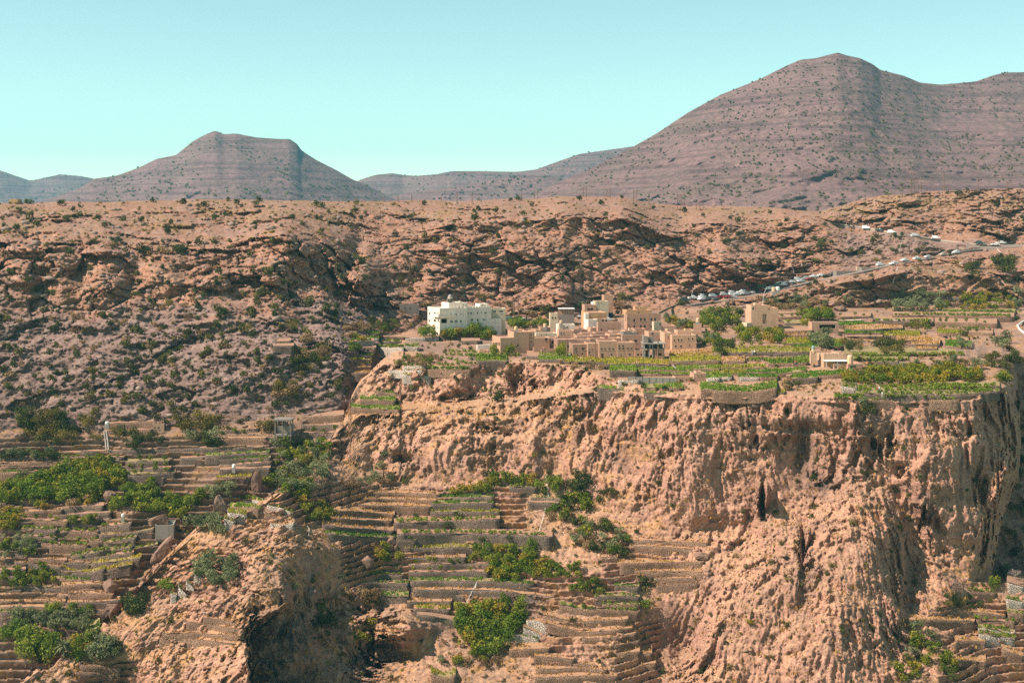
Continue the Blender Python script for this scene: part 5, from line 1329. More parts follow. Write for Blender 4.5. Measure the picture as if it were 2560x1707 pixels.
def car_meshes(kind):
    if kind == 'suv':
        body = loft_x([(-2.35,0.78,0.45,0.95,0.72),(-2.25,0.92,0.38,1.08,0.86),(-1.2,0.95,0.36,1.12,0.90),(0.9,0.95,0.36,1.10,0.90),(1.9,0.93,0.38,1.05,0.86),(2.3,0.88,0.42,0.95,0.80),(2.4,0.75,0.5,0.85,0.68)])
        cab = loft_x([(-2.2,0.84,1.08,1.12,0.80),(-2.0,0.82,1.08,1.80,0.70),(-1.0,0.84,1.08,1.90,0.72),(0.0,0.84,1.08,1.88,0.72),(0.35,0.84,1.08,1.80,0.70),(1.05,0.84,1.06,1.12,0.80)])
        gl = [(-1.95,-0.95),(-0.85,0.0),(0.1,0.55)]; zr = (1.2,1.68); ws = (0.40,1.78,0.98,1.14); rw = (-2.03,1.72,-2.2,1.16)
    elif kind == 'pickup':
        body = loft_x([(-2.6,0.85,0.5,1.0,0.84),(-2.5,0.92,0.45,1.08,0.9),(-0.7,0.93,0.42,1.10,0.9),(0.9,0.93,0.40,1.08,0.88),(2.0,0.92,0.42,1.02,0.86),(2.45,0.86,0.46,0.92,0.78),(2.55,0.72,0.55,0.82,0.66)])
        cab = loft_x([(-0.85,0.84,1.06,1.12,0.80),(-0.75,0.82,1.06,1.68,0.70),(0.0,0.84,1.06,1.78,0.72),(0.5,0.84,1.06,1.70,0.70),(1.25,0.84,1.04,1.08,0.80)])
        gl = [(-0.7,-0.05),(0.05,0.7)]; zr = (1.16,1.6); ws = (0.55,1.68,1.18,1.1); rw = (-0.79,1.6,-0.86,1.14)
    else:
        body = loft_x([(-2.25,0.75,0.45,0.85,0.7),(-2.15,0.86,0.32,0.95,0.80),(-1.2,0.89,0.28,0.98,0.84),(0.8,0.89,0.28,0.95,0.84),(1.8,0.87,0.30,0.86,0.8),(2.15,0.8,0.36,0.75,0.72),(2.25,0.66,0.42,0.66,0.6)])
        cab = loft_x([(-1.75,0.78,0.92,0.97,0.74),(-1.0,0.78,0.92,1.36,0.62),(-0.4,0.80,0.92,1.44,0.64),(0.2,0.80,0.92,1.40,0.64),(1.1,0.80,0.90,0.95,0.76)])
        gl = [(-1.1,-0.35),(-0.25,0.5)]; zr = (1.0,1.32); ws = (0.28,1.38,1.02,0.99); rw = (-1.05,1.34,-1.68,1.0)
    out = {'body': body.me('car_body'), 'cabin': cab.me('car_cabin')}
    g = MB()
    for s in (-1, 1):
        for a, b in gl:
            y0, y1 = 0.845*s, 0.745*s
            g.add([(a,y0,zr[0]),(b,y0,zr[0]),(b-0.05,y1,zr[1]),(a+0.05,y1,zr[1])], [(0,1,2,3)] if s < 0 else [(3,2,1,0)])
    x1, z1, x0, z0 = ws; g.add([(x1+.02,-0.62,z1),(x0+.02,-0.74,z0),(x0+.02,0.74,z0),(x1+.02,0.62,z1)], [(0,1,2,3)])
    x1, z1, x0, z0 = rw; g.add([(x1-.03,-0.6,z1),(x0-.03,-0.72,z0),(x0-.03,0.72,z0),(x1-.03,0.6,z1)], [(3,2,1,0)])
    out['window_glass'] = g.me('car_glass')
    wm = MB(); wm.lathe([(0.22,-0.12),(0.34,-0.12),(0.37,-0.08),(0.37,0.08),(0.34,0.12),(0.22,0.12)], 14); wm.v = [(x, z, y) for x, y, z in wm.v]; out['wheel'] = wm.me('car_wheel')
    rm_ = MB(); rm_.lathe([(0.22,-0.121),(0.215,-0.10),(0.215,0.10),(0.22,0.121)], 10); rm_.v = [(x, z, y) for x, y, z in rm_.v]; out['rim'] = rm_.me('car_rim')
    hl = MB(); hl.box(-0.03,0.03,-0.16,0.16,-0.08,0.08); out['headlight'] = hl.me('car_headlight'); hl = MB(); hl.box(-0.03,0.03,-0.12,0.12,-0.12,0.12); out['taillight'] = hl.me('car_taillight')
    for k, mt in (('window_glass','glass'),('wheel','tyre'),('rim','rim'),('headlight','head'),('taillight','tail')): out[k].materials.append(M[mt])
    out['body'].materials.append(PAINT['white']); out['cabin'].materials.append(PAINT['white'])
    out['dims'] = {'suv': (1.45,2.33,2.3,0.8,1.0), 'pickup': (1.6,2.48,2.55,0.8,0.95), 'sedan': (1.35,2.15,2.2,0.66,0.8)}[kind]
    return out
CARM = {k: car_meshes(k) for k in ('suv','pickup','sedan')}
def car(u, v, kind, color, heading, label, group='cars along the village road'):
    loc, nor, ob = cast.pix(u, v)
    if loc is None: return
    root = empty('parked_car', tuple(loc+Vector((0,0,0.02))), heading); tag(root, label, 'car', group)
    m = CARM[kind]; wx, hx, tx, hz, tz = m['dims']
    for nm in ('body','cabin'):
        o = link(nm, m[nm], None, root); o.material_slots[0].link = 'OBJECT'; o.material_slots[0].material = PAINT[color]
    link('window_glass', m['window_glass'], None, root)
    for sx in (-1,1):
        for sy in (-1,1):
            wl = link('wheel', m['wheel'], None, root); wl.location = (sx*wx, sy*0.82, 0.36); rr = link('rim', m['rim'], None, wl); rr.location = (0,0,0)
    for sy in (-1,1):
        h = link('headlight', m['headlight'], None, root); h.location = (hx, sy*0.6, hz); t_ = link('taillight', m['taillight'], None, root); t_.location = (-tx, sy*0.72, tz)
ZO['U'] = (2.5846, 1650, 480)
def road_dir(u, rd):
    c, tg, sd_, ru, rv = rd; k = int(np.argmin(np.abs(ru-u))); return math.atan2(tg[k,1], tg[k,0])
CN = {'white':'white','silver':'silver','grey':'grey','dark':'black','green':'dark green','red':'red','tan':'beige','teal':'blue-grey'}
KN = {'suv':'off-roader','pickup':'pickup','sedan':'saloon car'}
up = [(1335,240,'suv','white'),(1420,254,'pickup','green'),(1498,268,'suv','white'),(1648,289,'suv','white'),(1783,304,'suv','white'),(2070,338,'suv','green'),(2165,346,'sedan','white'),(2205,337,'pickup','white')]
for i, (x, y, k, c) in enumerate(up):
    u, v = zo('U', x, y); car(u, v, k, c, road_dir(u, RU)+ (math.pi if i in (6,) else 0), '%s %s, %s from the left on the upper road' % (CN[c], KN[k], ordinal(i)))
lo = [(1912,398,'suv','white'),(1828,412,'suv','tan'),(1730,425,'sedan','white'),(1663,438,'pickup','white'),(1580,450,'pickup','white'),(1510,472,'suv','white'),(1425,478,'suv','white'),(1112,538,'suv','grey'),(1078,550,'sedan','dark'),(1045,545,'sedan','white'),(992,556,'pickup','white'),(973,570,'sedan','red'),
      (937,568,'suv','silver'),(910,583,'sedan','white'),(890,575,'suv','white'),(845,588,'sedan','white'),(803,590,'suv','white'),(795,606,'suv','white'),(755,596,'suv','white'),(742,612,'sedan','teal'),(700,634,'suv','white'),(658,640,'pickup','red'),(626,650,'sedan','grey'),(592,656,'sedan','white'),(562,642,'sedan','red'),(546,666,'suv','silver'),
      (502,668,'sedan','white'),(466,662,'suv','white'),(412,670,'suv','white'),(437,684,'sedan','red'),(385,688,'pickup','red'),(345,679,'suv','white'),(316,696,'sedan','grey'),(272,683,'suv','white'),(270,700,'suv','white'),(166,708,'suv','green'),(214,692,'pickup','white'),(470,684,'suv','silver'),(526,655,'suv','white'),(360,697,'sedan','grey')]
for i, (x, y, k, c) in enumerate(lo):
    u, v = zo('U', x, y); hd = road_dir(u, RL)+(random.choice((0,0.0,math.pi)) if i < 12 else random.uniform(-0.5,0.5)+random.choice((0,math.pi)))
    car(u, v, k, c, hd, '%s %s, %s car down the lower road from the hairpin' % (CN[c], KN[k], ordinal(i)))
for zk, x, y, k, c, hd, lb in (('V',788,298,'suv','teal',math.pi+0.1,'blue-grey off-roader parked right of the white building'),('V',1552,272,'suv','dark',-1.2,'dark off-roader parked behind the orange-tan house'),('V',1324,278,'sedan','silver',-1.3,'silver car beside the orange-tan house wall'),('V',1535,300,'sedan','white',0.2,'white car half hidden behind the brown block house'),('W',2290,690,'sedan','white',0.4,'white car among bushes right of the blue-grey off-roader')):
    u, v = zo(zk, x, y); car(u, v, k, c, hd, lb, 'cars in the village')

# ------------------------------------------------------------------ poles, wires, lamps, signs
POLES = [(1304,497,26,1),(1340,492,20,2),(1462,492,24,2),(1521,489,22,2),(1588,494,30,2),(1622,505,14,1),(1702,524,40,3),(1749,526,23,3),(2256,494,27,1),(2290,492,48,4),(2360,479,44,1),(2445,473,32,1),(2523,464,20,2),(2115,518,14,1),(2099,566,42,1),(2132,574,46,1),
         (891,503,10,1),(995,505,19,1),(1029,504,18,1),(1103,503,14,1),(1142,502,25,1),(1180,502,26,1),(1198,503,13,1),(960,504,12,1),(1553,790,36,1),(1674,762,40,1),(1417,893,46,1),(1489,899,50,1),(1645,898,52,1),(1291,790,44,2),(1565,800,20,1),(1823,770,28,1),(1830,768,30,1)]
pole_tops = []
for i, (u, v, h, k) in enumerate(POLES):
    loc, nor, ob = cast.pix(u, v)
    if loc is None or loc.y > 1300:
        for dv in (5, 10, 15, 20, 26):
            loc, nor, ob = cast.pix(u, v+dv)
            if loc is not None and loc.y < 1300: break
        if loc is None or loc.y > 1300: continue
    Hm = h/F*loc.y; root = empty('utility_pole', tuple(loc-Vector((0,0,0.3))))
    tag(root, {1:'slim brown power pole',2:'twin-post power pole with crossarm',3:'three-post power frame',4:'four-post tall power frame'}[k]+', %s from the left of the %s' % (ordinal(sum(1 for q in POLES if q[0] < u)), 'whole line'), 'power pole', 'power poles')
    sp = 2.0
    for j in range(k):
        mb = MB(); xo = (j-(k-1)/2)*sp; mb.tube((xo,0,0),(xo,0,Hm+0.3+0.5*h/F*0),0.24,0.17,7); mb.build('post', M['rust'], root)
    if k > 1 or h > 30:
        mb = MB(); wd = max(1.2, (k-1)*sp/2+0.8); mb.box(-wd,wd,-0.07,0.07,Hm-0.6,Hm-0.42); mb.build('crossarm', M['rust'], root)
        for xx in (-wd+0.1, 0.0, wd-0.1):
            mb = MB(); mb.lathe([(0.05,Hm-0.42),(0.1,Hm-0.35),(0.1,Hm-0.25),(0.05,Hm-0.2)], 8, (xx,0,0)); mb.build('insulator', M['concrete'], root)
    pole_tops.append((u, loc+Vector((0,0,Hm-0.2))))
def wire(a, b, sag, r_, label):
    n = 14; mb = MB(); pts = [a.lerp(b, k/n)-Vector((0,0,sag*4*(k/n)*(1-k/n))) for k in range(n+1)]
    for k in range(n): mb.tube(pts[k], pts[k+1], r_, r_, 4, False)
    o = link('power_wire', mb.me('power_wire'), M['steel']); tag(o, label, 'wire', 'power wires')
ridge = sorted([p for p in pole_tops if p[1].y > 700 and p[0] < 1760], key=lambda p: p[0])
for i in range(len(ridge)-1):
    if (ridge[i+1][1]-ridge[i][1]).length < 140: wire(ridge[i][1], ridge[i+1][1], 1.2, 0.035, 'thin power wire on the crest, %s span from the left' % ordinal(i))
def lamp_post(u, v, h, bend, label):
    loc, nor, ob = cast.pix(u, v); Hm = h/F*loc.y; root = empty('street_lamp', tuple(loc)); tag(root, label, 'street lamp')
    mb = MB(); pts = [Vector((bend*Hm*0.22*(k/8)**2.2, 0, Hm*(1-0.04*(k/8)**3)*k/8)) for k in range(9)]
    for k in range(8): mb.tube(pts[k], pts[k+1], 0.10-0.005*k, 0.095-0.005*k, 7, False)
    mb.build('post', M['steel'], root); mb = MB(); e = pts[-1]; mb.box(e.x-0.1 if bend > 0 else e.x-0.8, e.x+0.8 if bend > 0 else e.x+0.1, -0.14, 0.14, e.z-0.1, e.z+0.06); mb.build('lamp_head', M['steel'], root)
lamp_post(1907, 762, 46, 1, 'tall curved white lamp post above the square tower house'); lamp_post(2250, 628, 28, 1, 'grey lamp post between the two road legs'); lamp_post(1985, 690, 26, -1, 'grey lamp post above the parked cars'); lamp_post(1729, 745, 24, 1, 'lamp post at the left end of the parked cars')
# green board beside the road
loc, nor, ob = cast.pix(1904, 726); root = empty('road_sign', tuple(loc)); tag(root, 'dark green sign board standing behind the parked cars', 'sign')
mb = MB(); mb.box(-2.0,2.0,-0.08,0.08,1.2,3.8); mb.build('board', M['signg'], root); mb = MB(); mb.box(-2.06,2.06,0.081,0.16,1.14,3.86); mb.build('backing', M['steel'], root)
for xx in (-1.5,1.5):
    mb = MB(); mb.box(xx-0.08,xx+0.08,0.17,0.32,-0.4,3.6); mb.build('post', M['steel'], root)
# white pipes and slides
def pipe(zk, pts, r_, label, name='white_pipe', mat='steel', cat='pipe', lift=0.25):
    P3 = []
    for x, y in pts:
        loc, nor, ob = cast.pix(*zo(zk, x, y))
        if loc is not None and loc.y < 900: P3.append(loc+Vector((0,-0.3,lift)))
    if len(P3) < 2: return
    mb = MB()
    for a, b in zip(P3[:-1], P3[1:]): mb.tube(a, b, r_, r_, 7)
    tag(link(name, mb.me(name), M[mat]), label, cat)
pipe('C', [(1715,240),(1733,360),(1712,450),(1690,540),(1645,670)], 0.09, 'long thin white pipe running down the middle orchard slope')
pipe('C', [(1272,920),(1236,990),(1200,1060)], 0.08, 'left white pole leaning on the grey terrace wall'); pipe('C', [(1272,922),(1258,965),(1240,1028)], 0.08, 'right white pole leaning on the grey terrace wall')
pipe('T', [(1225,245),(1200,330),(1172,415)], 0.13, 'white drain pipe hanging down the brown cliff under the ruin'); pipe('T', [(2105,75),(2155,132)], 0.13, 'white pipe slanting below the hairpin')
pipe('T', [(680,718),(900,718),(960,708),(1010,690)], 0.14, 'white water channel pipe across the plateau terraces'); pipe('T', [(1040,718),(1300,722)], 0.12, 'short white pipe right of the terrace boulder')
pipe('A', [(712,625),(722,690),(728,755)], 0.22, 'left white water slide dropping from the long valley wall', mat='concrete'); pipe('A', [(728,625),(738,690),(744,755)], 0.22, 'right white water slide dropping from the long valley wall', mat='concrete')
pipe('B', [(2160,465),(2180,490),(2172,545)], 0.16, 'weathered pale post beside the ridge path', mat='concrete'); pipe('B', [(1750,885),(1710,905),(1703,940)], 0.14, 'bent pale pipe on the dry ridge', mat='concrete'); pipe('B', [(1420,1075),(1530,1085)], 0.12, 'pale pipe lying over the dry terraces', mat='concrete')
pipe('T', [(2352,835),(2310,800),(2290,765),(2340,730),(2352,726)], 0.35, 'white curved railing wall at the right edge', 'white_railing', 'tankw', 'railing')
pipe('V', [(800,800),(700,830),(600,862),(500,880)], 0.3, 'pale path wall curving under the village cave', 'path_wall', 'wall_tan', 'wall'); pipe('E', [(240,1560),(480,1460),(640,1415),(860,1380),(1000,1370)], 0.3, 'pale path wall along the shelf below the stepped gardens', 'path_wall', 'wall_tan', 'wall')
pipe('V', [(1985,590),(2010,640),(2030,655)], 0.25, 'pale stair wall beside the field steps', 'path_wall', 'wall_white', 'wall')
pipe('V', [(1910,250),(2000,205),(2090,172)], 0.5, 'straight ramp wall climbing to the parked cars', 'ramp_wall', 'wall_grey', 'wall', 0.6)

# ------------------------------------------------------------------ people
def person_mesh(nm, stride, cols):
    import bmesh as _b
    me = bpy.data.meshes.new('skel')
    vs = [(0,0,0.95),(0,0,1.15),(0,0,1.38),(0,0,1.50),(0,0,1.58),(0,-0.01,1.68),(0,0,1.74),
          (-0.10,0,0.90),(-0.11,-stride,0.50),(-0.11,-stride*0.6,0.09),(-0.11,-stride*0.6-0.14,0.04),(0.10,0,0.90),(0.11,stride*0.5,0.50),(0.11,stride,0.09),(0.11,stride-0.14,0.04),
          (-0.19,0,1.40),(-0.25,0.03,1.13),(-0.24,-0.08,0.90),(-0.24,-0.11,0.80),(0.19,0,1.40),(0.25,0.03,1.13),(0.24,-0.08,0.90),(0.24,-0.11,0.80)]
    es = [(0,1),(1,2),(2,3),(3,4),(4,5),(5,6),(0,7),(7,8),(8,9),(9,10),(0,11),(11,12),(12,13),(13,14),(2,15),(15,16),(16,17),(17,18),(2,19),(19,20),(20,21),(21,22)]
    rad = [.15,.14,.16,.06,.08,.10,.07,.09,.07,.05,.045,.09,.07,.05,.045,.07,.05,.04,.04,.07,.05,.04,.04]
    me.from_pydata(vs, es, []); ob = bpy.data.objects.new('skel', me); COL.objects.link(ob)
    sk = ob.modifiers.new('s', 'SKIN'); sv_ = me.skin_vertices[0].data
    for k, r_ in enumerate(rad): sv_[k].radius = (r_, r_*0.8)
    sv_[0].use_root = True; ss = ob.modifiers.new('d', 'SUBSURF'); ss.levels = 1; ss.render_levels = 1
    bpy.context.view_layer.update(); dg = bpy.context.evaluated_depsgraph_get(); out = bpy.data.meshes.new_from_object(ob.evaluated_get(dg)); out.name = nm
    bpy.data.objects.remove(ob)
    out.materials.clear()
    for c in cols: out.materials.append(c)
    for p in out.polygons:
        z = p.center.z; x = abs(p.center.x)
        p.material_index = 2 if z > 1.66 else (3 if z > 1.47 or (x > 0.2 and z < 0.93) else (0 if z > 0.93 else 1))
    return out
skin = mat_flat('skin', (0.30,0.17,0.11), 0.6); hair = mat_flat('hair', (0.03,0.02,0.015), 0.8)
CL = {'white':(0.75,0.74,0.72),'navy':(0.03,0.04,0.08),'red':(0.45,0.05,0.05),'black':(0.02,0.02,0.022),'khaki':(0.30,0.24,0.15),'blue':(0.10,0.18,0.30)}
CLM = {k: mat_flat('cloth_'+k, c, 0.9) for k, c in CL.items()}
PM = [person_mesh('person_a', 0.12, [CLM['white'],CLM['navy'],hair,skin]), person_mesh('person_b', 0.03, [CLM['black'],CLM['khaki'],hair,skin]), person_mesh('person_c', 0.16, [CLM['red'],CLM['blue'],hair,skin]), person_mesh('person_d', 0.02, [CLM['white'],CLM['white'],hair,skin])]
PE = [('R',1260,782,0,'person in white top walking among the bushes on the rim terrace'),('R',1248,785,2,'person in red close behind the one in white'),('R',1284,822,3,'person all in white on the lowest rim terrace'),('R',305,502,3,'person in white, left of the pair on the long field wall'),('R',319,502,0,'person in white top, right of the pair on the long field wall'),('R',205,530,1,'person in black standing by the field path'),('R',222,530,1,'second person in black by the field path'),('R',375,540,2,'person in red beside the dark pole'),('R',630,582,2,'person in red near the mosque wall'),('R',612,580,1,'person in dark clothes near the mosque wall'),
      ('V',2194,540,1,'person in black on the sandy yard right of the bright beige house'),('V',2240,582,1,'person in black on the field wall steps'),('V',1247,570,0,'person in white beside the corner house'),('V',1260,572,1,'person in black beside the corner house'),('T',1865,100,1,'person in black standing by the hairpin'),('T',1905,102,0,'person in white top standing by the hairpin'),('T',1205,228,1,'person in black by the roadside ruin'),('V',2110,160,2,'person in red beside the dark green off-roader'),('C',0,0,-1,'')]
for zk, x, y, k, lb in PE:
    if k < 0: continue
    loc, nor, ob = cast.pix(*zo(zk, x, y))
    if loc is None: continue
    o = link('person', PM[k]); o.location = loc; o.rotation_euler = (0,0,random.uniform(-1,1)); tag(o, lb, 'person')
cast.refresh()
# ------------------------------------------------------------------ vegetation
def mat_leaf(name, cols, rough=0.85, var=0.35):
    """cols: 3 colours; mixed per leaf and per plant"""
    m, t, b = newmat(name)
    at = attr(t, 'leaf'); oi = nd(t, 'ShaderNodeObjectInfo')
    f = math_(t, 'ADD', math_(t, 'MULTIPLY', at, 0.75), math_(t, 'MULTIPLY', math_(t,'SUBTRACT',oi.outputs['Random'],0.4), 0.75), True)
    r_ = nd(t, 'ShaderNodeValToRGB'); e = r_.color_ramp.elements
    e[0].position = 0.1; e[0].color = (*cols[0],1); e[1].position = 0.9; e[1].color = (*cols[2],1); q = e.new(0.5); q.color = (*cols[1],1)
    for el in e: el.color = (min(1,el.color[0]*1.25), min(1,el.color[1]*1.3), el.color[2]*1.05, 1)
    tl = t.nodes.new('ShaderNodeBsdfTranslucent'); mx = t.nodes.new('ShaderNodeMixShader'); mx.inputs[0].default_value = 0.28; t.links.new(r_.outputs[0], tl.inputs[0]); on = [n for n in t.nodes if n.type == 'OUTPUT_MATERIAL'][0]
    t.links.new(b.outputs[0], mx.inputs[1]); t.links.new(tl.outputs[0], mx.inputs[2]); t.links.new(mx.outputs[0], on.inputs[0])
    t.links.new(f, r_.inputs[0]); t.links.new(r_.outputs[0], b.inputs['Base Color']); b.inputs['Roughness'].default_value = rough; b.inputs['Specular IOR Level'].default_value = 0.12
    return m
M['l_orch'] = mat_leaf('leaf_orchard', ((0.055,0.085,0.010),(0.115,0.14,0.016),(0.22,0.19,0.025)))
M['l_autumn'] = mat_leaf('leaf_autumn', ((0.10,0.12,0.014),(0.19,0.165,0.02),(0.30,0.18,0.03)))
M['l_olive'] = mat_leaf('leaf_olive', ((0.08,0.09,0.048),(0.145,0.15,0.085),(0.22,0.22,0.13)))
M['l_dark'] = mat_leaf('leaf_dark', ((0.030,0.038,0.012),(0.055,0.065,0.02),(0.105,0.10,0.03)))
M['l_shrub'] = mat_leaf('leaf_shrub', ((0.06,0.055,0.02),(0.11,0.095,0.032),(0.19,0.145,0.05)))
M['l_spurge'] = mat_leaf('leaf_spurge', ((0.14,0.105,0.02),(0.23,0.165,0.03),(0.31,0.21,0.05)))
M['l_dry'] = mat_leaf('leaf_dry', ((0.14,0.08,0.05),(0.22,0.135,0.085),(0.31,0.195,0.115)))
M['l_acacia'] = mat_leaf('leaf_acacia', ((0.07,0.058,0.018),(0.13,0.10,0.028),(0.20,0.145,0.04)))
M['l_green'] = mat_leaf('leaf_green', ((0.07,0.105,0.014),(0.13,0.175,0.022),(0.22,0.23,0.04)))
M['l_crop'] = mat_leaf('crop_green', ((0.08,0.14,0.018),(0.13,0.195,0.025),(0.20,0.24,0.04)))
M['l_cropy'] = mat_leaf('crop_yellow', ((0.20,0.19,0.025),(0.30,0.25,0.035),(0.42,0.31,0.06)))
M['l_hay'] = mat_leaf('grass_dry', ((0.22,0.115,0.045),(0.31,0.17,0.06),(0.40,0.23,0.085)))
M['bark'] = mat_flat('bark', (0.16,0.115,0.085), 0.9); M['twig'] = mat_flat('twig', (0.33,0.26,0.22), 0.9)
def cards(c, nrm, size, r_):
    """c, nrm: n x 3 arrays -> verts, quads"""
    n = len(c); t = r_.normal(size=(n,3)); t -= nrm*(t*nrm).sum(1)[:,None]; t /= np.linalg.norm(t, axis=1)[:,None]+1e-9; b = np.cross(nrm, t)
    a = size[:,None]*0.5; w_ = a*(0.55+0.4*r_.random((n,1)))
    v = np.stack([c-t*a, c+b*w_, c+t*a, c-b*w_], 1).reshape(-1,3); f = np.arange(4*n).reshape(n,4); return v, f
def leaf_mesh(name, lumps, n, leaf, seed, mat, up=0.25, spread=0.7, fill=0.3):
    r_ = np.random.default_rng(seed); L = np.array(lumps, float); w_ = (L[:,3]*L[:,4])**1.0; w_ /= w_.sum()
    k = r_.choice(len(L), n, p=w_); d = r_.normal(size=(n,3)); d[:,2] += up; d /= np.linalg.norm(d, axis=1)[:,None]
    rad = 1-fill*r_.random(n)**1.5
    c = L[k,:3]+d*L[k,3:6]*rad[:,None]*(0.9+0.25*r_.random((n,1)))
    nr = d+spread*r_.normal(size=(n,3)); nr /= np.linalg.norm(nr, axis=1)[:,None]
    v, f = cards(c, nr, leaf*(0.6+0.8*r_.random(n)), r_); me = mesh(name, v, f)
    at = me.attributes.new('leaf', 'FLOAT', 'POINT'); lv = np.clip(0.5+0.28*r_.normal(size=n)+0.15*r_.normal(size=len(L))[k], 0, 1); at.data.foreach_set('value', np.repeat(lv, 4).astype(np.float32))
    if mat: me.materials.append(M[mat])
    return me
def lumps_round(seed, n, R_, Hc, flat=0.8, lr=0.45):
    r_ = np.random.default_rng(seed); out = [(0,0,Hc,R_*0.62,R_*0.62,R_*0.62*flat)]
    for k in range(n):
        a = r_.random()*6.283; q = R_*(0.25+0.5*r_.random()); z = Hc+R_*flat*(r_.random()*1.15-0.45); s = R_*lr*(0.6+0.6*r_.random())
        out.append((q*math.cos(a), q*math.sin(a), z, s, s, s*0.85))
    return out
def trunk_mesh(seed, H, r0, spread):
    r_ = random.Random(seed); mb = MB(); a = Vector((0,0,-0.5)); b = Vector((r_.uniform(-.15,.15),r_.uniform(-.15,.15),H*0.45)); mb.tube(a,b,r0,r0*0.7,6,False)
    for k in range(5):
        an = k*1.257+r_.uniform(-.4,.4); e = Vector((math.cos(an)*spread*r_.uniform(.6,1),math.sin(an)*spread*r_.uniform(.6,1),H*r_.uniform(.75,1.05))); mb.tube(b,e,r0*0.5,r0*0.15,5,False)
    me = mb.me('trunk'); me.materials.append(M['bark']); return me
# tree kinds: list of (crown mesh, trunk mesh); natural size in metres (width, height)
def kind(mat, n_var, R_, Hc, flat, nleaf, leaf, seed, nl=9, tr=0.14, lr=0.45):
    return [(leaf_mesh('crown', lumps_round(seed+k, nl, R_, Hc, flat, lr), nleaf, leaf, seed+50+k, mat), trunk_mesh(seed+k, Hc, tr, R_*0.6)) for k in range(n_var)]
KINDS = {
 'orch': (kind('l_orch',5,2.0,1.55,0.8,380,0.42,100), 4.0, 4.0), 'autumn': (kind('l_autumn',4,1.9,1.4,0.75,360,0.42,140), 3.8, 3.6),
 'olive': (kind('l_olive',4,1.9,1.9,0.95,400,0.36,180), 3.8, 4.4), 'dark': (kind('l_dark',4,2.2,1.4,0.72,400,0.42,220), 4.4, 3.6),
 'acacia': (kind('l_acacia',3,2.6,1.7,0.48,400,0.36,260,11,0.13), 5.2, 3.6), 'green': (kind('l_green',4,2.4,2.2,0.95,480,0.42,300,11), 4.8, 5.4),
 'dry': (kind('l_dry',4,1.5,0.95,0.72,280,0.30,340,8,0.08), 3.0, 2.5), 'small': (kind('l_orch',4,1.0,1.1,1.0,150,0.34,380,5,0.08), 2.0, 2.5)}
SH = {'shrub': [leaf_mesh('shrub', lumps_round(400+k,6,1.0,0.62,0.72), 150, 0.34, 420+k, 'l_shrub') for k in range(4)], 'sdark': [leaf_mesh('shrub', lumps_round(440+k,6,1.0,0.7,0.85), 150, 0.34, 450+k, 'l_dark') for k in range(4)],
      'sdry': [leaf_mesh('shrub', lumps_round(460+k,6,1.0,0.6,0.7), 150, 0.30, 470+k, 'l_dry') for k in range(3)], 'spurge': [leaf_mesh('shrub', lumps_round(480+k,4,0.8,0.35,0.55), 46, 0.42, 490+k, 'l_spurge') for k in range(3)],
      'rose': [leaf_mesh('bush', lumps_round(500+k,5,0.72,0.45,0.72), 90, 0.30, 510+k, 'l_green') for k in range(4)]}
SKIPC = {'house','building','mosque','car','person','water tank','satellite dish','power pole','wall','shelter','pipe'}
def rootof(ob):
    while ob is not None and ob.parent is not None: ob = ob.parent
    return ob
def ground(u, v):
    loc, nor, ob = cast.pix(u, v)
    if loc is None or loc.y > 1100: return None
    r_ = rootof(ob)
    if r_.get('category') in SKIPC or r_.name.startswith(('upper_road','lower_road','hairpin','road_kerb')): return None
    return loc, nor, r_
NTREE = [0]
def tree(kd, loc, size, label, group, cat='tree'):
    var, w0, h0 = KINDS[kd]; cm, tm = random.choice(var); s = size/w0
    root = empty({'orch':'fruit_tree' if loc[1] > 440 else 'terrace_fruit_tree','autumn':'pomegranate_tree','olive':'olive_tree','dark':'evergreen_tree','acacia':'acacia_tree','green':'leafy_tree','dry':'dry_bush','small':'fruit_sapling'}[kd], tuple(loc), random.uniform(0,6.28))
    root.scale = (s, s*random.uniform(0.9,1.1), s*random.uniform(0.85,1.15)); tag(root, label, cat, group)
    link('crown', cm, None, root); link('trunk', tm, None, root); NTREE[0] += 1
def inpoly(x, y, pl):
    c = False; n = len(pl)
    for i in range(n):
        x1, y1 = pl[i]; x2, y2 = pl[(i+1)%n]
        if (y1 > y) != (y2 > y) and x < (x2-x1)*(y-y1)/(y2-y1)+x1: c = not c
    return c
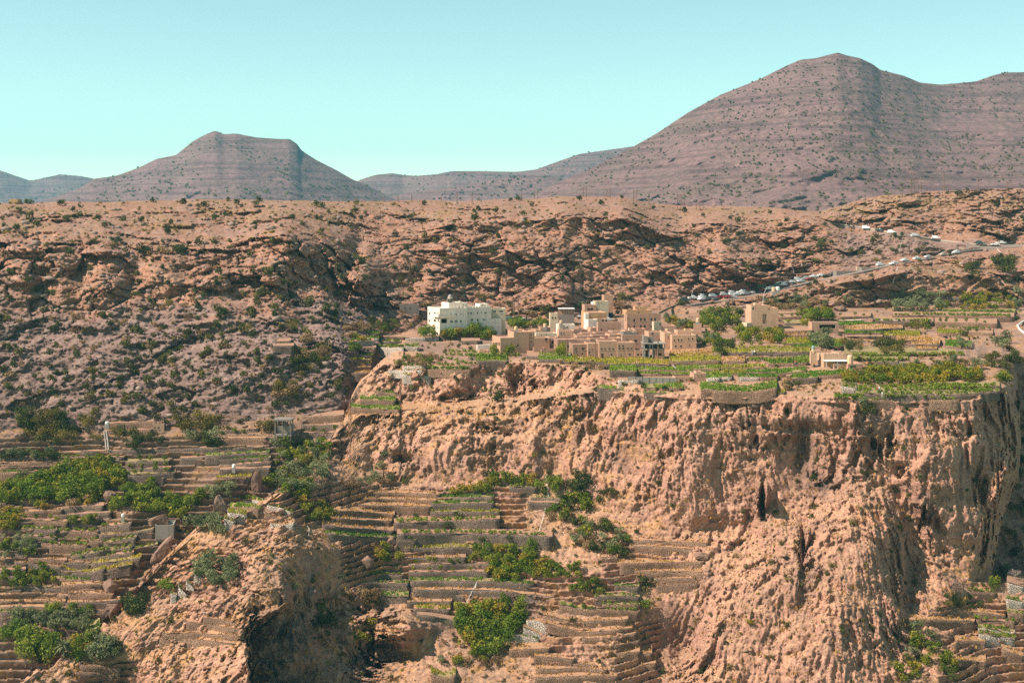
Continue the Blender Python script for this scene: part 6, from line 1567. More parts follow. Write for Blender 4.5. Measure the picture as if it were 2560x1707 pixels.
REG = [ # zone, polygon, count, kinds, size range m, label phrase, group
 ('B',[(0,190),(300,120),(400,60),(560,5),(700,0),(860,60),(885,130),(720,190),(690,260),(400,270),(0,290)],105,('orch','orch','autumn','green'),(3.4,5.4),'left valley orchard','left valley orchard'),
 ('B',[(200,255),(690,235),(690,300),(300,330)],16,('autumn','dry'),(2.5,3.6),'left valley orchard edge','left valley orchard edge'),
 ('B',[(870,150),(1060,145),(1110,250),(1300,255),(1440,225),(1390,350),(1290,390),(1200,390),(1000,330),(790,350),(780,280),(870,240)],42,('orch','orch','green','small'),(2.8,4.2),'green orchard right of the valley boulder','right valley orchard'),
 ('B',[(0,340),(140,350),(110,470),(0,480)],13,('autumn','autumn','orch'),(3,4),'orange-green trees at the left edge','left edge orchard'),
 ('B',[(90,1075),(640,1070),(630,1180),(100,1180)],30,('olive',),(2.6,3.8),'lower left olive grove','lower left olive grove'),
 ('B',[(290,1030),(640,1040),(640,1070),(280,1075)],9,('orch','green'),(2.6,3.4),'bright trees above the olive grove','trees above the olive grove'),
 ('B',[(50,1190),(190,1190),(180,1290),(40,1270)],4,('green',),(4,5.5),'pale green trees in the lower left corner','lower left tall trees'),
 ('B',[(130,1270),(390,1280),(370,1440),(140,1440)],7,('green','green','orch'),(5,7),'large leafy trees in the lower left corner','lower left leafy trees'),
 ('B',[(520,1260),(680,1240),(560,1400),(500,1400)],7,('autumn','orch'),(3,4.5),'yellow trees beside the gully','gully trees'),
 ('B',[(0,780),(400,760),(400,880),(0,890)],22,('small','orch'),(1.8,2.8),'small orchard on the left terraces','small left orchard'),
 ('B',[(0,540),(240,560),(240,690),(0,680)],14,('olive','small'),(2,3.4),'thin trees on the left edge terraces','left edge thin trees'),
 ('B',[(480,400),(660,400),(660,440),(480,440)],4,('orch',),(2.6,3.2),'tree trio on the left terrace','left terrace trio'),
 ('B',[(1380,740),(1680,720),(1650,880),(1500,900),(1380,880)],12,('olive','olive'),(3.2,5),'grey olives on the dry ridge','ridge olives'),
 ('B',[(1140,870),(1220,880),(1200,930),(1140,930)],3,('green','small'),(2.4,3.4),'bright green tree on the dry ridge','ridge green trees'),
 ('B',[(890,960),(1030,940),(1000,1060),(890,1080)],6,('dark',),(3.5,5),'dark thicket in the gully','gully thicket'),
 ('B',[(620,1290),(880,1270),(830,1400),(600,1440)],9,('olive','shrubby') if False else ('olive','olive','dark'),(3,4.5),'grey-green thicket below the ridge','ridge foot thicket'),
 ('B',[(1480,200),(1640,180),(1640,260),(1480,250)],5,('olive',),(3,4.5),'olives beside the rock pillar','pillar olives'),
 ('B',[(1290,420),(1590,430),(1580,510),(1300,480)],8,('olive',),(3,4.2),'olives below the rock pillar','olives below the pillar'),
 ('A',[(1890,920),(2060,830),(2250,760),(2230,880),(2080,1100),(1900,1010),(1790,990)],32,('olive','olive','orch','autumn'),(3,4.8),'mixed grove at the cliff foot on the saddle','saddle grove'),
 ('A',[(1840,690),(2270,700),(2250,790),(1900,800)],20,('orch','olive','small'),(2.4,3.6),'trees below the frame house','trees below the frame house'),
 ('A',[(130,480),(400,500),(560,560),(700,580),(690,680),(560,690),(200,680),(130,560)],22,('acacia','acacia','dark','shrub') if False else ('acacia','acacia','dark'),(4,6),'spreading acacias on the left slope','left slope acacias'),
 ('A',[(780,610),(1010,610),(1110,680),(900,720),(800,680)],9,('dark','acacia'),(3,4.5),'dark bushes under the long valley wall','bushes under the valley wall'),
 ('A',[(1210,520),(1480,510),(1470,600),(1220,600)],8,('acacia',),(4.5,6.5),'wide acacias right of the pump house','pump house acacias'),
 ('A',[(1290,630),(1470,630),(1460,700),(1300,700)],5,('dark','olive'),(4,5),'dark trees below the wide acacias','dark trees below the acacias'),
 ('A',[(1800,540),(2000,560),(1990,610),(1800,610)],4,('acacia',),(5,7),'flat-topped acacia before the frame house','frame house acacias'),
 ('A',[(1840,270),(2060,290),(2030,390),(1850,390)],8,('dry','acacia'),(3.5,5),'brown brush in the side gully','side gully brush'),
 ('A',[(1990,60),(2230,20),(2250,120),(2080,230),(2010,200)],20,('acacia','dry','dark'),(3,4.6),'brush in the gully left of the stepped gardens','garden gully brush'),
 ('A',[(0,770),(380,765),(380,800),(0,805)],16,('dark','olive'),(2.4,3.4),'hedge trees on the left field edge','left field hedge'),
 ('C',[(1220,690),(1660,685),(1650,870),(1480,890),(1330,880),(1330,760),(1220,750)],36,('orch','autumn','green'),(2.6,3.8),'orchard in the middle terraces','middle terrace orchard'),
 ('C',[(1600,760),(1920,800),(1980,870),(1650,880)],18,('small','orch','autumn'),(2,3),'thin trees right of the middle orchard','thin middle trees'),
 ('C',[(1150,1090),(1330,1060),(1560,1050),(1560,1180),(1500,1230),(1440,1370),(1260,1390),(1180,1250),(1150,1180)],50,('orch','orch','autumn','green'),(3,4.6),'dense orchard at the bottom centre','bottom centre orchard'),
 ('C',[(1360,225),(1660,220),(1650,270),(1360,270)],11,('orch','autumn'),(2.6,3.6),'top orchard row under the cliff','cliff foot orchard'),
 ('C',[(1130,285),(1350,270),(1350,330),(1130,335)],9,('orch','autumn'),(2.4,3.4),'second orchard row under the cliff','cliff foot orchard'),
 ('C',[(1670,280),(1810,270),(1810,340),(1670,340)],6,('orch','green'),(2.8,3.8),'orchard trees beside the small cistern','cistern orchard'),
 ('C',[(1860,200),(1990,200),(1990,300),(1870,310)],5,('dark','dark'),(4,6),'large dark tree at the cliff foot','cliff foot dark trees'),
 ('C',[(1810,340),(2000,340),(1990,440),(1820,420)],8,('orch','dark'),(3,4.2),'thicket under the large dark tree','cliff foot thicket'),
 ('C',[(1730,440),(1900,420),(1880,520),(1720,520)],6,('orch','dry'),(2.6,3.8),'thicket by the white pipe','pipe thicket'),
 ('C',[(1890,510),(2120,500),(2240,600),(2240,740),(2000,700),(1880,640)],24,('orch','dark','dry','olive'),(2.8,4),'brush gully right of the middle terraces','brush gully'),
 ('C',[(1880,870),(2090,900),(2080,1000),(1900,990)],11,('orch','dark'),(2.4,3.4),'trees at the right end of the middle terraces','right end trees'),
 ('C',[(630,700),(790,690),(790,770),(640,770)],4,('autumn','orch'),(3,4),'yellow-green tree beside the stone steps','steps trees'),
 ('C',[(200,1090),(330,1080),(340,1210),(200,1210)],4,('dark',),(3.5,5),'dark tree in the shaded gorge','gorge dark trees'),
 ('C',[(470,1120),(600,1120),(600,1320),(480,1300)],6,('autumn','acacia'),(3,4.5),'reedy brush on the gorge rim','gorge rim brush'),
 ('C',[(360,980),(640,970),(640,1060),(370,1070)],9,('dry','acacia'),(3,4),'brown reeds above the gorge','gorge reeds'),
 ('C',[(430,240),(720,210),(740,280),(450,300)],10,('dry','olive'),(2.4,3.4),'grey brush above the dry terraces','upper grey brush'),
 ('C',[(150,400),(330,390),(330,510),(160,510)],8,('dark','autumn'),(2.6,3.6),'dark brush on the ridge top','ridge top brush'),
 ('C',[(1130,1370),(1420,1380),(1400,1460),(1140,1460)],7,('autumn','dry'),(2.4,3.4),'brush below the bottom orchard','bottom brush'),
 ('D',[(1630,1290),(1740,1290),(1750,1430),(1600,1430)],7,('olive','orch'),(3.5,5),'grey-green tree in the lower right gully','lower right gully trees'),
 ('D',[(1590,1430),(1830,1420),(1840,1540),(1500,1550)],14,('autumn','dark','orch'),(3,4.5),'dense bushes in the lower right corner','lower right bushes'),
 ('D',[(2030,990),(2130,980),(2110,1080),(2030,1080)],4,('green','orch'),(3.2,4.4),'green tree at the foot of the great cliff','great cliff foot trees'),
 ('D',[(1770,1120),(2060,1110),(2050,1170),(1780,1180)],9,('dark','shrub') if False else ('dark','acacia'),(2.4,3.6),'lower right terrace','lower right terrace bushes'),
 ('D',[(0,570),(60,560),(60,610),(0,620)],3,('dark',),(3.6,4.6),'dark bushes beside the cliff','cliff side bushes'),
 ('V',[(310,325),(480,320),(720,300),(1040,310),(1020,380),(720,400),(310,385)],58,('orch','autumn','dark','green'),(3.4,5.0),'garden trees in front of the white building','white building garden'),
 ('V',[(140,345),(255,340),(255,400),(150,405)],6,('green','orch'),(4,5.5),'tree at the left corner of the white building','white building corner trees'),
 ('V',[(1150,505),(1200,505),(1205,560),(1150,565)],2,('orch',),(4.2,4.8),'round green tree before the old mud house','mud house tree'),
 ('V',[(1000,310),(1150,300),(1150,340),(1020,350)],7,('orch','dry'),(3,4),'garden trees behind the balustrade house','balustrade garden'),
 ('V',[(1940,290),(2150,300),(2160,355),(1960,345)],16,('orch','olive','autumn'),(3.4,4.6),'orchard right of the ornate house','ornate house orchard'),
 ('V',[(2180,225),(2352,225),(2352,340),(2210,345)],20,('orch','dark','green'),(3.8,5.2),'thick trees right of the orchard tower','orchard tower trees'),
 ('V',[(2180,400),(2352,400),(2352,480),(2190,470)],14,('orch','olive'),(2.8,4),'trees right of the bright beige house','beige house trees'),
 ('R',[(0,150),(230,170),(260,260),(60,300),(0,290)],22,('orch','orch','dark'),(4,5.5),'dark orchard left of the square tower house','tower house left orchard'),
 ('R',[(190,290),(540,300),(540,400),(350,405),(200,375)],26,('orch','autumn','orch'),(3.6,4.8),'orchard in front of the square tower house','tower house front orchard'),
 ('R',[(20,390),(170,380),(170,490),(30,490)],7,('orch','dark'),(3.4,4.6),'trees left of the dark poles','dark pole trees'),
 ('R',[(680,140),(935,140),(930,260),(690,265)],24,('orch','green','autumn'),(3.8,5.2),'bright orchard right of the square tower house','tower house right orchard'),
 ('R',[(1365,60),(1560,30),(1740,60),(1740,140),(1380,145)],32,('olive',),(4,5.8),'olive grove under the brown cliff','cliff olive grove'),
 ('R',[(1680,90),(1790,100),(1790,150),(1680,150)],5,('orch',),(3,4),'green trees right of the olive grove','olive grove neighbours'),
 ('R',[(1900,50),(2080,20),(2290,30),(2290,130),(1860,140)],30,('autumn','orch','autumn'),(3.4,4.8),'autumn-coloured orchard at the right edge','right edge orchard'),
 ('R',[(2295,10),(2360,10),(2360,140),(2295,130)],6,('olive',),(4,6),'dark olives at the right frame edge','right frame olives'),
 ('R',[(1440,230),(1640,260),(1640,320),(1450,300)],7,('orch','acacia'),(3.4,4.8),'tree group on the right terraces','right terrace trees'),
 ('R',[(740,330),(890,330),(940,430),(880,470),(740,430)],9,('olive',),(4.5,6.5),'feathery grey tree behind the mosque','feathery grey trees'),
 ('R',[(1000,390),(1130,380),(1150,470),(1000,470)],6,('dark','acacia'),(4,5.5),'dark bush left in the row behind the mosque','mosque row bushes'),
 ('R',[(1200,390),(1400,380),(1540,430),(1520,470),(1210,470)],11,('dark','dark','acacia'),(4,5.5),'dark wide bushes behind the crop rows','crop row bushes'),
 ('R',[(1850,340),(1960,330),(1940,410),(1860,420)],4,('olive','dark'),(3.5,5),'grey bush on the right rubble slope','rubble slope bushes'),
 ('R',[(2090,380),(2240,370),(2250,470),(2100,450)],6,('olive','dark'),(3.6,5),'grey bush below the white railing','railing bushes'),
 ('R',[(2060,510),(2330,480),(2340,560),(2090,570)],9,('acacia','dark'),(4,5.5),'dark trees over the right cliff','right cliff trees'),
 ('R',[(1000,660),(1250,620),(1500,580),(1800,570),(2030,610),(2030,680),(1700,700),(1400,710),(1000,700)],85,('autumn','autumn','orch'),(3.2,4.6),'orange-tinged orchard on the rim','rim orchard'),
 ('R',[(1380,560),(1500,560),(1900,540),(2060,570),(2000,600),(1400,600)],12,('acacia','dry','olive'),(3,4.5),'mixed bushes behind the rim orchard','rim orchard back'),
 ('R',[(540,690),(640,690),(650,760),(560,760)],5,('dark','dry'),(3,4),'dark bush between field and rim orchard','field edge bushes'),
 ('R',[(420,100),(700,110),(690,150),(430,150)],14,('dry','acacia'),(3.4,4.6),'brown brush behind the square tower house','tower house brush'),
 ('R',[(2140,640),(2230,640),(2220,700),(2140,700)],3,('orch',),(4,5),'green tree at the right end of the rim orchard','rim end tree'),
 ('E',[(650,680),(830,640),(1200,590),(1350,640),(1200,700),(700,720)],16,('dry','orch','dry'),(2.8,4),'brown bare trees on the rim terraces','rim terrace trees'),
 ('E',[(330,140),(550,100),(780,120),(760,230),(340,240)],14,('orch','dark','acacia'),(3.2,4.6),'trees above the stepped gardens','garden top trees'),
 ('E',[(0,150),(370,160),(360,220),(0,230)],12,('dry',),(3,4),'brown bushes above the stepped gardens','garden top bushes'),
 ('E',[(90,450),(250,450),(250,540),(100,540)],3,('orch',),(3.4,4.2),'round tree on the stepped gardens','stepped garden trees'),
 ('E',[(150,300),(300,300),(300,380),(150,380)],3,('orch','autumn'),(3,3.8),'upper tree on the stepped gardens','stepped garden trees'),
 ('O',[(2538,960),(2590,950),(2590,1430),(2505,1430),(2530,1250)],16,('dark','dark','olive'),(3,4.6),'shaded canyon at the right edge','shaded canyon bushes'),
 ('T',[(0,520),(420,500),(700,480),(800,540),(600,590),(0,590)],22,('dry','olive','acacia'),(3.4,4.6),'brown thicket below the parked cars','parked car thicket'),
 ('T',[(440,320),(560,330),(560,430),(440,430)],5,('dark','dry'),(3.6,4.8),'dark tree at the edge of the car park','car park trees'),
 ('T',[(1840,170),(1980,170),(1980,300),(1850,310)],6,('dark',),(5,7),'large dark bush on top of the brown cliff','cliff top bushes'),
 ('T',[(2040,130),(2260,130),(2260,270),(2060,280)],9,('dark',),(5,7.5),'huge dark bush on top of the right cliff','right cliff top bushes'),
]
for zk, pl, n, kinds, (s0, s1), phr, grp in REG:
    if zk in 'ABC': n = int(n*1.25); s0 *= 1.15; s1 *= 1.15
    xs = [p[0] for p in pl]; ys = [p[1] for p in pl]; pts = []; tries = 0; sc = ZO[zk][0]
    rad = math.sqrt((max(xs)-min(xs))*(max(ys)-min(ys))/n)*0.55
    while len(pts) < n and tries < n*60:
        tries += 1; x = random.uniform(min(xs), max(xs)); y = random.uniform(min(ys), max(ys))
        if not inpoly(x, y, pl): continue
        if tries < n*40 and any((x-a)**2+((y-b)*1.5)**2 < rad*rad for a, b in pts): continue
        pts.append((x, y))
    pts.sort()
    for i, (x, y) in enumerate(pts):
        kd = random.choice(kinds); s = random.uniform(s0, s1); u, v = zo(zk, x, y)
        g = None
        for dv in ((s*2.6, s*2.6+10, s*2.6+20, s*2.6+32, s*2.6+45, 0, -12) if grp in ('white building garden','white building corner trees','tower house front orchard','mud house tree') else (s*2.6, s*1.3, 0, -10)):
            g = ground(u, v+dv)
            if g: break
        if g is None: continue
        loc = g[0]
        tree(kd, loc+Vector((0,0,-0.1)), s, '%s, %s from left, %s' % ({'orch':'green leafy tree','autumn':'yellowing tree','olive':'grey-green tree','dark':'dark green bushy tree','acacia':'olive-brown spreading tree','green':'fresh green tree','dry':'brown twiggy bush','small':'small green tree'}[kd], ordinal(i), phr), grp, 'bush' if kd == 'dry' else 'tree')
# single plants on slopes, zone S = upper left of the photograph
ZO['S'] = (2.138, 0, 450)
SPOT = [('S',145,525,60,'dark'),('S',195,575,70,'dark'),('S',310,510,44,'dark'),('S',765,365,100,'dark'),('S',975,360,110,'dark'),('S',940,355,70,'dark'),('S',880,368,90,'dry'),('S',1232,362,52,'dark'),('S',1430,490,80,'dark'),('S',1380,608,70,'dark'),('S',1650,650,90,'dark'),('S',1740,670,80,'dark'),('S',1210,178,45,'dark'),('S',720,1145,75,'dark'),('S',235,685,65,'dark'),('S',300,680,60,'dark'),('S',410,720,80,'dry'),('S',830,665,50,'dark'),('S',870,780,60,'dark'),('S',1320,790,100,'acacia'),('S',1560,770,90,'acacia'),('S',1640,830,110,'dry'),('S',2210,480,70,'dark'),('S',1930,430,80,'dark'),('S',610,340,70,'dark'),('S',500,320,50,'dark'),('S',660,205,48,'dark'),('S',350,200,58,'dark'),('S',895,262,50,'dark'),('S',25,105,46,'dark'),('S',150,112,50,'dark'),('S',1800,600,60,'dark'),('S',1850,560,60,'dark'),('S',1890,400,60,'dark'),('S',480,470,45,'dark'),('S',730,600,60,'dark'),('S',410,930,55,'dark'),('S',490,640,90,'dry'),('S',640,1060,50,'dark'),('S',865,1070,50,'dark'),('S',265,990,55,'dark'),('S',70,1030,45,'dark'),('S',1500,1110,120,'acacia'),('S',1510,545,50,'dark'),('S',1560,610,50,'dark'),('S',1180,690,90,'dark'),('S',1470,720,46,'dark'),
        ('T',540,40,130,'dark'),('T',510,185,90,'dark'),('T',215,50,80,'dark'),('T',40,180,80,'dark'),('T',160,200,70,'dark'),('T',780,105,60,'acacia'),('T',740,150,50,'acacia'),('T',1035,190,90,'acacia'),('T',1275,40,90,'dark'),('T',1040,100,80,'dry'),('T',1750,190,80,'acacia'),('T',880,115,50,'acacia'),('T',1450,60,60,'acacia'),('T',590,320,60,'dark'),
        ('V',800,160,70,'dark'),('V',1080,210,110,'dark'),('V',970,245,90,'dry'),('V',900,225,90,'dry'),('V',720,190,80,'dry'),('V',600,150,110,'acacia'),('V',200,180,110,'acacia'),('V',1630,110,110,'dark'),('V',1600,160,140,'dry'),('V',1480,90,50,'dark'),('V',1330,190,70,'olive'),('V',1500,205,50,'olive'),('V',805,625,80,'acacia'),('V',1120,640,40,'dark'),('V',720,760,50,'dark'),('V',300,860,40,'dark'),('V',90,800,60,'olive'),('V',720,860,130,'dark'),('V',1640,830,80,'dry'),('V',1280,620,100,'dry'),('V',1390,620,110,'dry'),('V',1480,630,80,'dry'),
        ('D',1515,335,26,'dark'),('D',1420,330,20,'dark'),('D',775,185,24,'dark'),('D',300,530,36,'dark'),('D',1365,470,60,'dark'),('D',1105,500,50,'dark'),('D',1430,470,30,'dark'),('D',1825,670,24,'dark'),('D',1580,265,24,'dark'),('D',1750,700,40,'dry'),('D',385,645,60,'dark'),('D',780,1250,50,'autumn'),('D',1935,850,44,'dark'),('D',905,680,40,'dark'),('D',1660,830,44,'dark'),('D',1510,890,26,'dark'),('D',1240,870,30,'dark'),('D',240,1045,90,'dark'),('D',240,1170,70,'green'),('D',500,1240,60,'dry'),('D',1390,120,120,'dark'),('D',970,10,60,'dark'),('D',470,345,20,'dark'),('D',1450,1210,44,'dark'),('D',1250,1290,50,'dark'),
        ('C',670,90,80,'olive'),('C',645,160,60,'olive'),('C',1065,195,40,'dark'),('C',1640,90,44,'autumn'),('C',865,150,44,'dark'),('C',800,265,44,'orch'),('C',1350,210,90,'dark'),('C',1040,1430,70,'olive'),('C',1150,1430,60,'olive'),('C',1700,1070,60,'dark'),('C',1480,620,70,'dark'),('C',1300,630,70,'dark'),('C',1080,540,80,'dark'),('C',880,490,60,'dark'),('C',1150,480,90,'dark'),('C',620,680,110,'dry'),('C',440,840,50,'dark'),('C',210,900,60,'dark'),('C',90,950,60,'olive'),('C',400,900,60,'olive')]
for i, (zk, x, y, wpx, kd) in enumerate(SPOT):
    u, v = zo(zk, x, y); w_ = wpx/ZO[zk][0]; g = ground(u, v+w_*0.28) or ground(u, v)
    if g is None: continue
    loc = g[0]; s = w_/F*loc.y
    ns = min((q for q in SPOT if q is not SPOT[i]), key=lambda q: (zo(q[0],q[1],q[2])[0]-u)**2+(zo(q[0],q[1],q[2])[1]-v)**2)
    where = 'upper left cliffs and slope' if zk == 'S' else {'T':'road hillside','V':'village surroundings','D':'great cliff and its foot','C':'middle terraces and cliff'}[zk]
    tree(kd, loc+Vector((0,0,-0.15*s)), s, '%s %s standing alone, %s listed on the %s' .replace(' listed','') % ('broad' if wpx/ZO[zk][0] > 30 else 'small', {'dark':'dark green bush','dry':'brown twiggy bush','acacia':'olive-brown bush','olive':'grey-green bush','autumn':'yellowing bush','orch':'green bush','green':'fresh green bush'}[kd], ordinal(i)+' one', where), 'lone bushes of the '+where, 'bush')

# ---- planting on the terrace beds
class Stuff:
    def __init__(s): s.v = []; s.f = []; s.a = []; s.n = 0
    def add(s, me, loc, sc, rz):
        if not hasattr(s, 'cache'): s.cache = {}
        if me.name not in s.cache:
            v = np.empty(len(me.vertices)*3, np.float32); me.vertices.foreach_get('co', v); f = np.empty(len(me.loops), np.int32); me.loops.foreach_get('vertex_index', f)
            k = len(me.loops)//len(me.polygons); a = None
            if 'leaf' in me.attributes: a = np.empty(len(me.vertices), np.float32); me.attributes['leaf'].data.foreach_get('value', a)
            s.cache[me.name] = (v.reshape(-1,3), f.reshape(-1,k), a)
        v, f, a = s.cache[me.name]; c, d = math.cos(rz), math.sin(rz); sc = np.asarray(sc if hasattr(sc, '__len__') else (sc,)*3)
        q = v*sc; q = np.stack([q[:,0]*c-q[:,1]*d, q[:,0]*d+q[:,1]*c, q[:,2]], -1)+np.asarray(loc)
        s.v.append(q); s.f.append(f+s.n); s.n += len(q)
        if a is not None: s.a.append(np.clip(a+random.uniform(-0.25,0.25),0,1))
    def raw(s, v, f, a): s.v.append(v); s.f.append(f+s.n); s.n += len(v); s.a.append(a)
    def build(s, name, mat, label, cat):
        if not s.v: return
        me = mesh(name, np.concatenate(s.v), np.concatenate(s.f))
        if s.a: at = me.attributes.new('leaf','FLOAT','POINT'); at.data.foreach_set('value', np.concatenate(s.a).astype(np.float32))
        o = link(name, me, M[mat]); tag(o, label, cat, kind='stuff'); return o
def blades(x, Y, z, dep, dirv, dens, h, wd, r_, cover=0.92):
    n = len(x); seg = np.hypot(np.diff(x), np.diff(Y)); area = float((seg*0.5*(dep[1:]+dep[:-1])).sum()); N = int(min(area, 420)*dens)
    if N < 4: return None
    i = r_.choice(n-1, N, p=seg/seg.sum()); t = r_.random(N)[:,None]; q = r_.random(N)*cover+0.03
    A = np.stack([x,Y,z],-1); b = A[i]*(1-t)+A[i+1]*t; d = dep[i]; b[:,0] += dirv[i,0]*d*q; b[:,1] += dirv[i,1]*d*q+0.2
    pm = noise(b*0.35+3.0); keep = pm > -0.2; b = b[keep]; N = len(b)
    if N < 3: return None
    an = r_.random(N)*3.14159; hh = h*(0.6+0.8*r_.random(N)); tx = np.cos(an)*wd; ty = np.sin(an)*wd; lean = r_.normal(size=(N,2))*0.18
    v = np.stack([b+np.stack([-tx,-ty,-0.08+0*tx],-1), b+np.stack([tx,ty,-0.08+0*tx],-1), b+np.stack([tx*0.5+lean[:,0],ty*0.5+lean[:,1],hh],-1), b+np.stack([-tx*0.5+lean[:,0],-ty*0.5+lean[:,1],hh*0.9],-1)],1).reshape(-1,3)
    f = np.arange(4*N).reshape(N,4); a = np.repeat(np.clip(0.5+0.3*r_.normal(size=N),0,1),4); return v, f, a
r2 = np.random.default_rng(77); crop = {}; bush_pts = []
for zi, zname, cr, x, Y, z, dep, dirv, k in BEDS:
    if cr in 'gyd':
        prm = {'g': (5.0,0.5,0.20), 'y': (4.5,0.6,0.18), 'd': (1.7,0.45,0.20)}[cr]
        q = blades(x, Y, z, dep, dirv, prm[0], prm[1], prm[2], r2)
        if q: crop.setdefault((zi, zname, cr), Stuff()).raw(*q)
    elif cr in 'rt':
        L = float(np.hypot(np.diff(x), np.diff(Y)).sum()); sp = 1.5 if cr == 'r' else 3.4
        nrow = 1 if dep.mean() < 4 else 2
        for row in range(nrow):
            for j in range(int(L/sp)):
                if random.random() < 0.16: continue
                t = (j+random.uniform(0.2,0.8))*sp/L; ii = min(int(t*(len(x)-1)), len(x)-2); fr = t*(len(x)-1)-ii
                off = min(0.9+row*1.6, dep[ii]*0.7)
                p = Vector((x[ii]*(1-fr)+x[ii+1]*fr+dirv[ii,0]*off, Y[ii]*(1-fr)+Y[ii+1]*fr+dirv[ii,1]*off, z[ii]*(1-fr)+z[ii+1]*fr))
                if cr == 'r': bush_pts.append((zi, zname, p, random.uniform(0.75,1.25)))
                elif row == 0: tree(random.choice(('small','small','orch')), p, random.uniform(1.5,2.4), 'small green tree planted on a terrace bed of the %s' % zname, 'bed trees of the '+zname)
CDN = {'g':('green_crop','l_crop','fresh green crop'), 'y':('tall_grass','l_cropy','yellow-green grass'), 'd':('dry_grass','l_hay','dry orange grass')}
for (zi, zname, cr), st in crop.items(): st.build(CDN[cr][0], CDN[cr][1], '%s covering the beds of the %s' % (CDN[cr][2], zname), 'crop' if cr == 'g' else 'grass')
# free crop rows on the plateau (pixel rows)
rows = [('R',1050,507,1900,497),('R',1060,520,1900,508),('R',1060,545,1480,545),('R',280,537,740,548),('R',290,550,740,558),('R',1140,597,1340,607),('R',1145,612,1340,618),('R',1100,770,2160,775),('R',1090,750,2000,735),('R',1300,760,2100,752),('R',920,828,1150,832),('R',930,815,1140,818),('R',1290,820,1530,822),('R',1590,828,1750,830),('R',1500,194,1700,196),('R',1740,180,2340,184),('R',1780,204,2250,210),('E',1180,740,1540,745),('E',1180,785,1700,795),('E',1580,720,1870,725),('E',1350,600,1850,620),('E',1450,560,1880,570),('E',1350,640,1600,690),('V',510,580,730,585),('V',670,555,880,560)]
for zk, x0, y0, x1, y1 in rows:
    u0, v0 = zo(zk,x0,y0); u1, v1 = zo(zk,x1,y1); n = int(abs(u1-u0)/9.5)
    for j in range(n):
        if random.random() < 0.08: continue
        t = (j+random.uniform(.2,.8))/n; g = ground(u0+(u1-u0)*t, v0+(v1-v0)*t)
        if g: bush_pts.append((100, 'plateau crop rows', g[0], random.uniform(0.9,1.4)))
bush_pts.sort(key=lambda q: q[2].y)
st = {}
for i, (zi, zname, p, s) in enumerate(bush_pts):
    me = random.choice(SH['rose'])
    if i < 300:
        o = link('garden_bush', me); o.location = p; o.rotation_euler = (0,0,random.uniform(0,6.28)); o.scale = (s,s,s*random.uniform(0.8,1.1)); tag(o, 'rounded green garden bush in a row of the %s' % zname, 'bush', 'garden bushes of the '+zname)
    else: st.setdefault(zname, Stuff()).add(me, p, s, random.uniform(0,6.28))
for zname, q in st.items(): q.build('garden_bushes', 'l_green', 'rows of rounded green bushes on the %s' % zname, 'bushes')

# ---- wild shrubs, dry tufts and stones on the slopes
shr = []; small = Stuff(); tuft = Stuff(); rocks = {}
def rockmesh(seed):
    r_ = np.random.default_rng(seed); bm = bmesh.new(); bmesh.ops.create_icosphere(bm, subdivisions=1, radius=1.0)
    for v in bm.verts:
        v.co *= 0.7+0.6*r_.random(); v.co.z *= 0.65
    me = bpy.data.meshes.new('rock'); bm.to_mesh(me); bm.free(); return me
RK = [rockmesh(900+k) for k in range(6)]
def scatter(n, ureg, vreg, fn):
    for _ in range(n):
        u = random.uniform(*ureg); v = random.uniform(*vreg); g = ground(u, v)
        if g: fn(u, v, *g)
def on_hill(u, v, loc, nor, r_):
    if not r_.name.startswith('hillside'): return
    q = random.random(); d = 0.5*math.sin(loc.x/17+2*math.sin(loc.y/31))*math.sin(loc.y/23+1.3*math.sin(loc.x/29))
    if nor.z > 0.35 or random.random() < 0.25:
        if loc.z > 92:       # plateau slope: many yellow-green clumps, some dark shrubs
            if q < 0.62+0.3*d: small.add(random.choice(SH['spurge']), loc, random.uniform(0.6,1.4), random.uniform(0,6.28))
            elif q > 0.86: shr.append((random.choice(('sdark','sdark','shrub')), loc.copy(), random.uniform(0.9,2.3), u, v))
        else:
            if q < 0.30+0.25*d: shr.append((random.choice(('shrub','sdark','sdark','shrub','sdry')), loc.copy(), random.uniform(0.7,2.0), u, v))
            elif q < 0.62: small.add(random.choice(SH['spurge']), loc, random.uniform(0.5,1.1), random.uniform(0,6.28))
scatter(6500, (-60,2620), (470,1060), on_hill)
def on_prom(u, v, loc, nor, r_):
    if not r_.name.startswith(('promontory','valley')): return
    if r_.name.startswith('promontory') and v < 1000 and u > 1000 and loc.z > 46 and random.random() < 0.35: return
    steep = nor.z < 0.45
    if steep and random.random() < 0.93: return
    q = random.random()*(0.5 if (v < 990 and u > 1000) else 1.0)
    if q < 0.16: shr.append((random.choice(('shrub','sdry','shrub','sdark')), loc.copy(), random.uniform(0.5,1.2), u, v))
    elif q < 0.30: small.add(random.choice(SH['spurge']), loc, random.uniform(0.4,0.9), random.uniform(0,6.28))
    else:
        N = 5; b = np.array(loc)+np.stack([r2.normal(size=N)*0.8, r2.normal(size=N)*0.8, r2.random(N)*0.05],-1); an = r2.random(N)*3.14; tx = np.cos(an)*0.25; ty = np.sin(an)*0.25; hh = 0.35+0.4*r2.random(N)
        vv = np.stack([b+np.stack([-tx,-ty,-0.2+0*tx],-1), b+np.stack([tx,ty,-0.2+0*tx],-1), b+np.stack([tx*.4+.1,ty*.4,hh],-1), b+np.stack([-tx*.4+.1,-ty*.4,hh*.9],-1)],1).reshape(-1,3)
        tuft.raw(vv, np.arange(4*N).reshape(N,4), np.repeat(r2.random(N),4))
scatter(6500, (-40,2600), (790,1740), on_prom); scatter(2200, (1060,2540), (755,985), on_prom)
shr.sort(key=lambda q: -(q[2]/q[1].y))
rest = {}
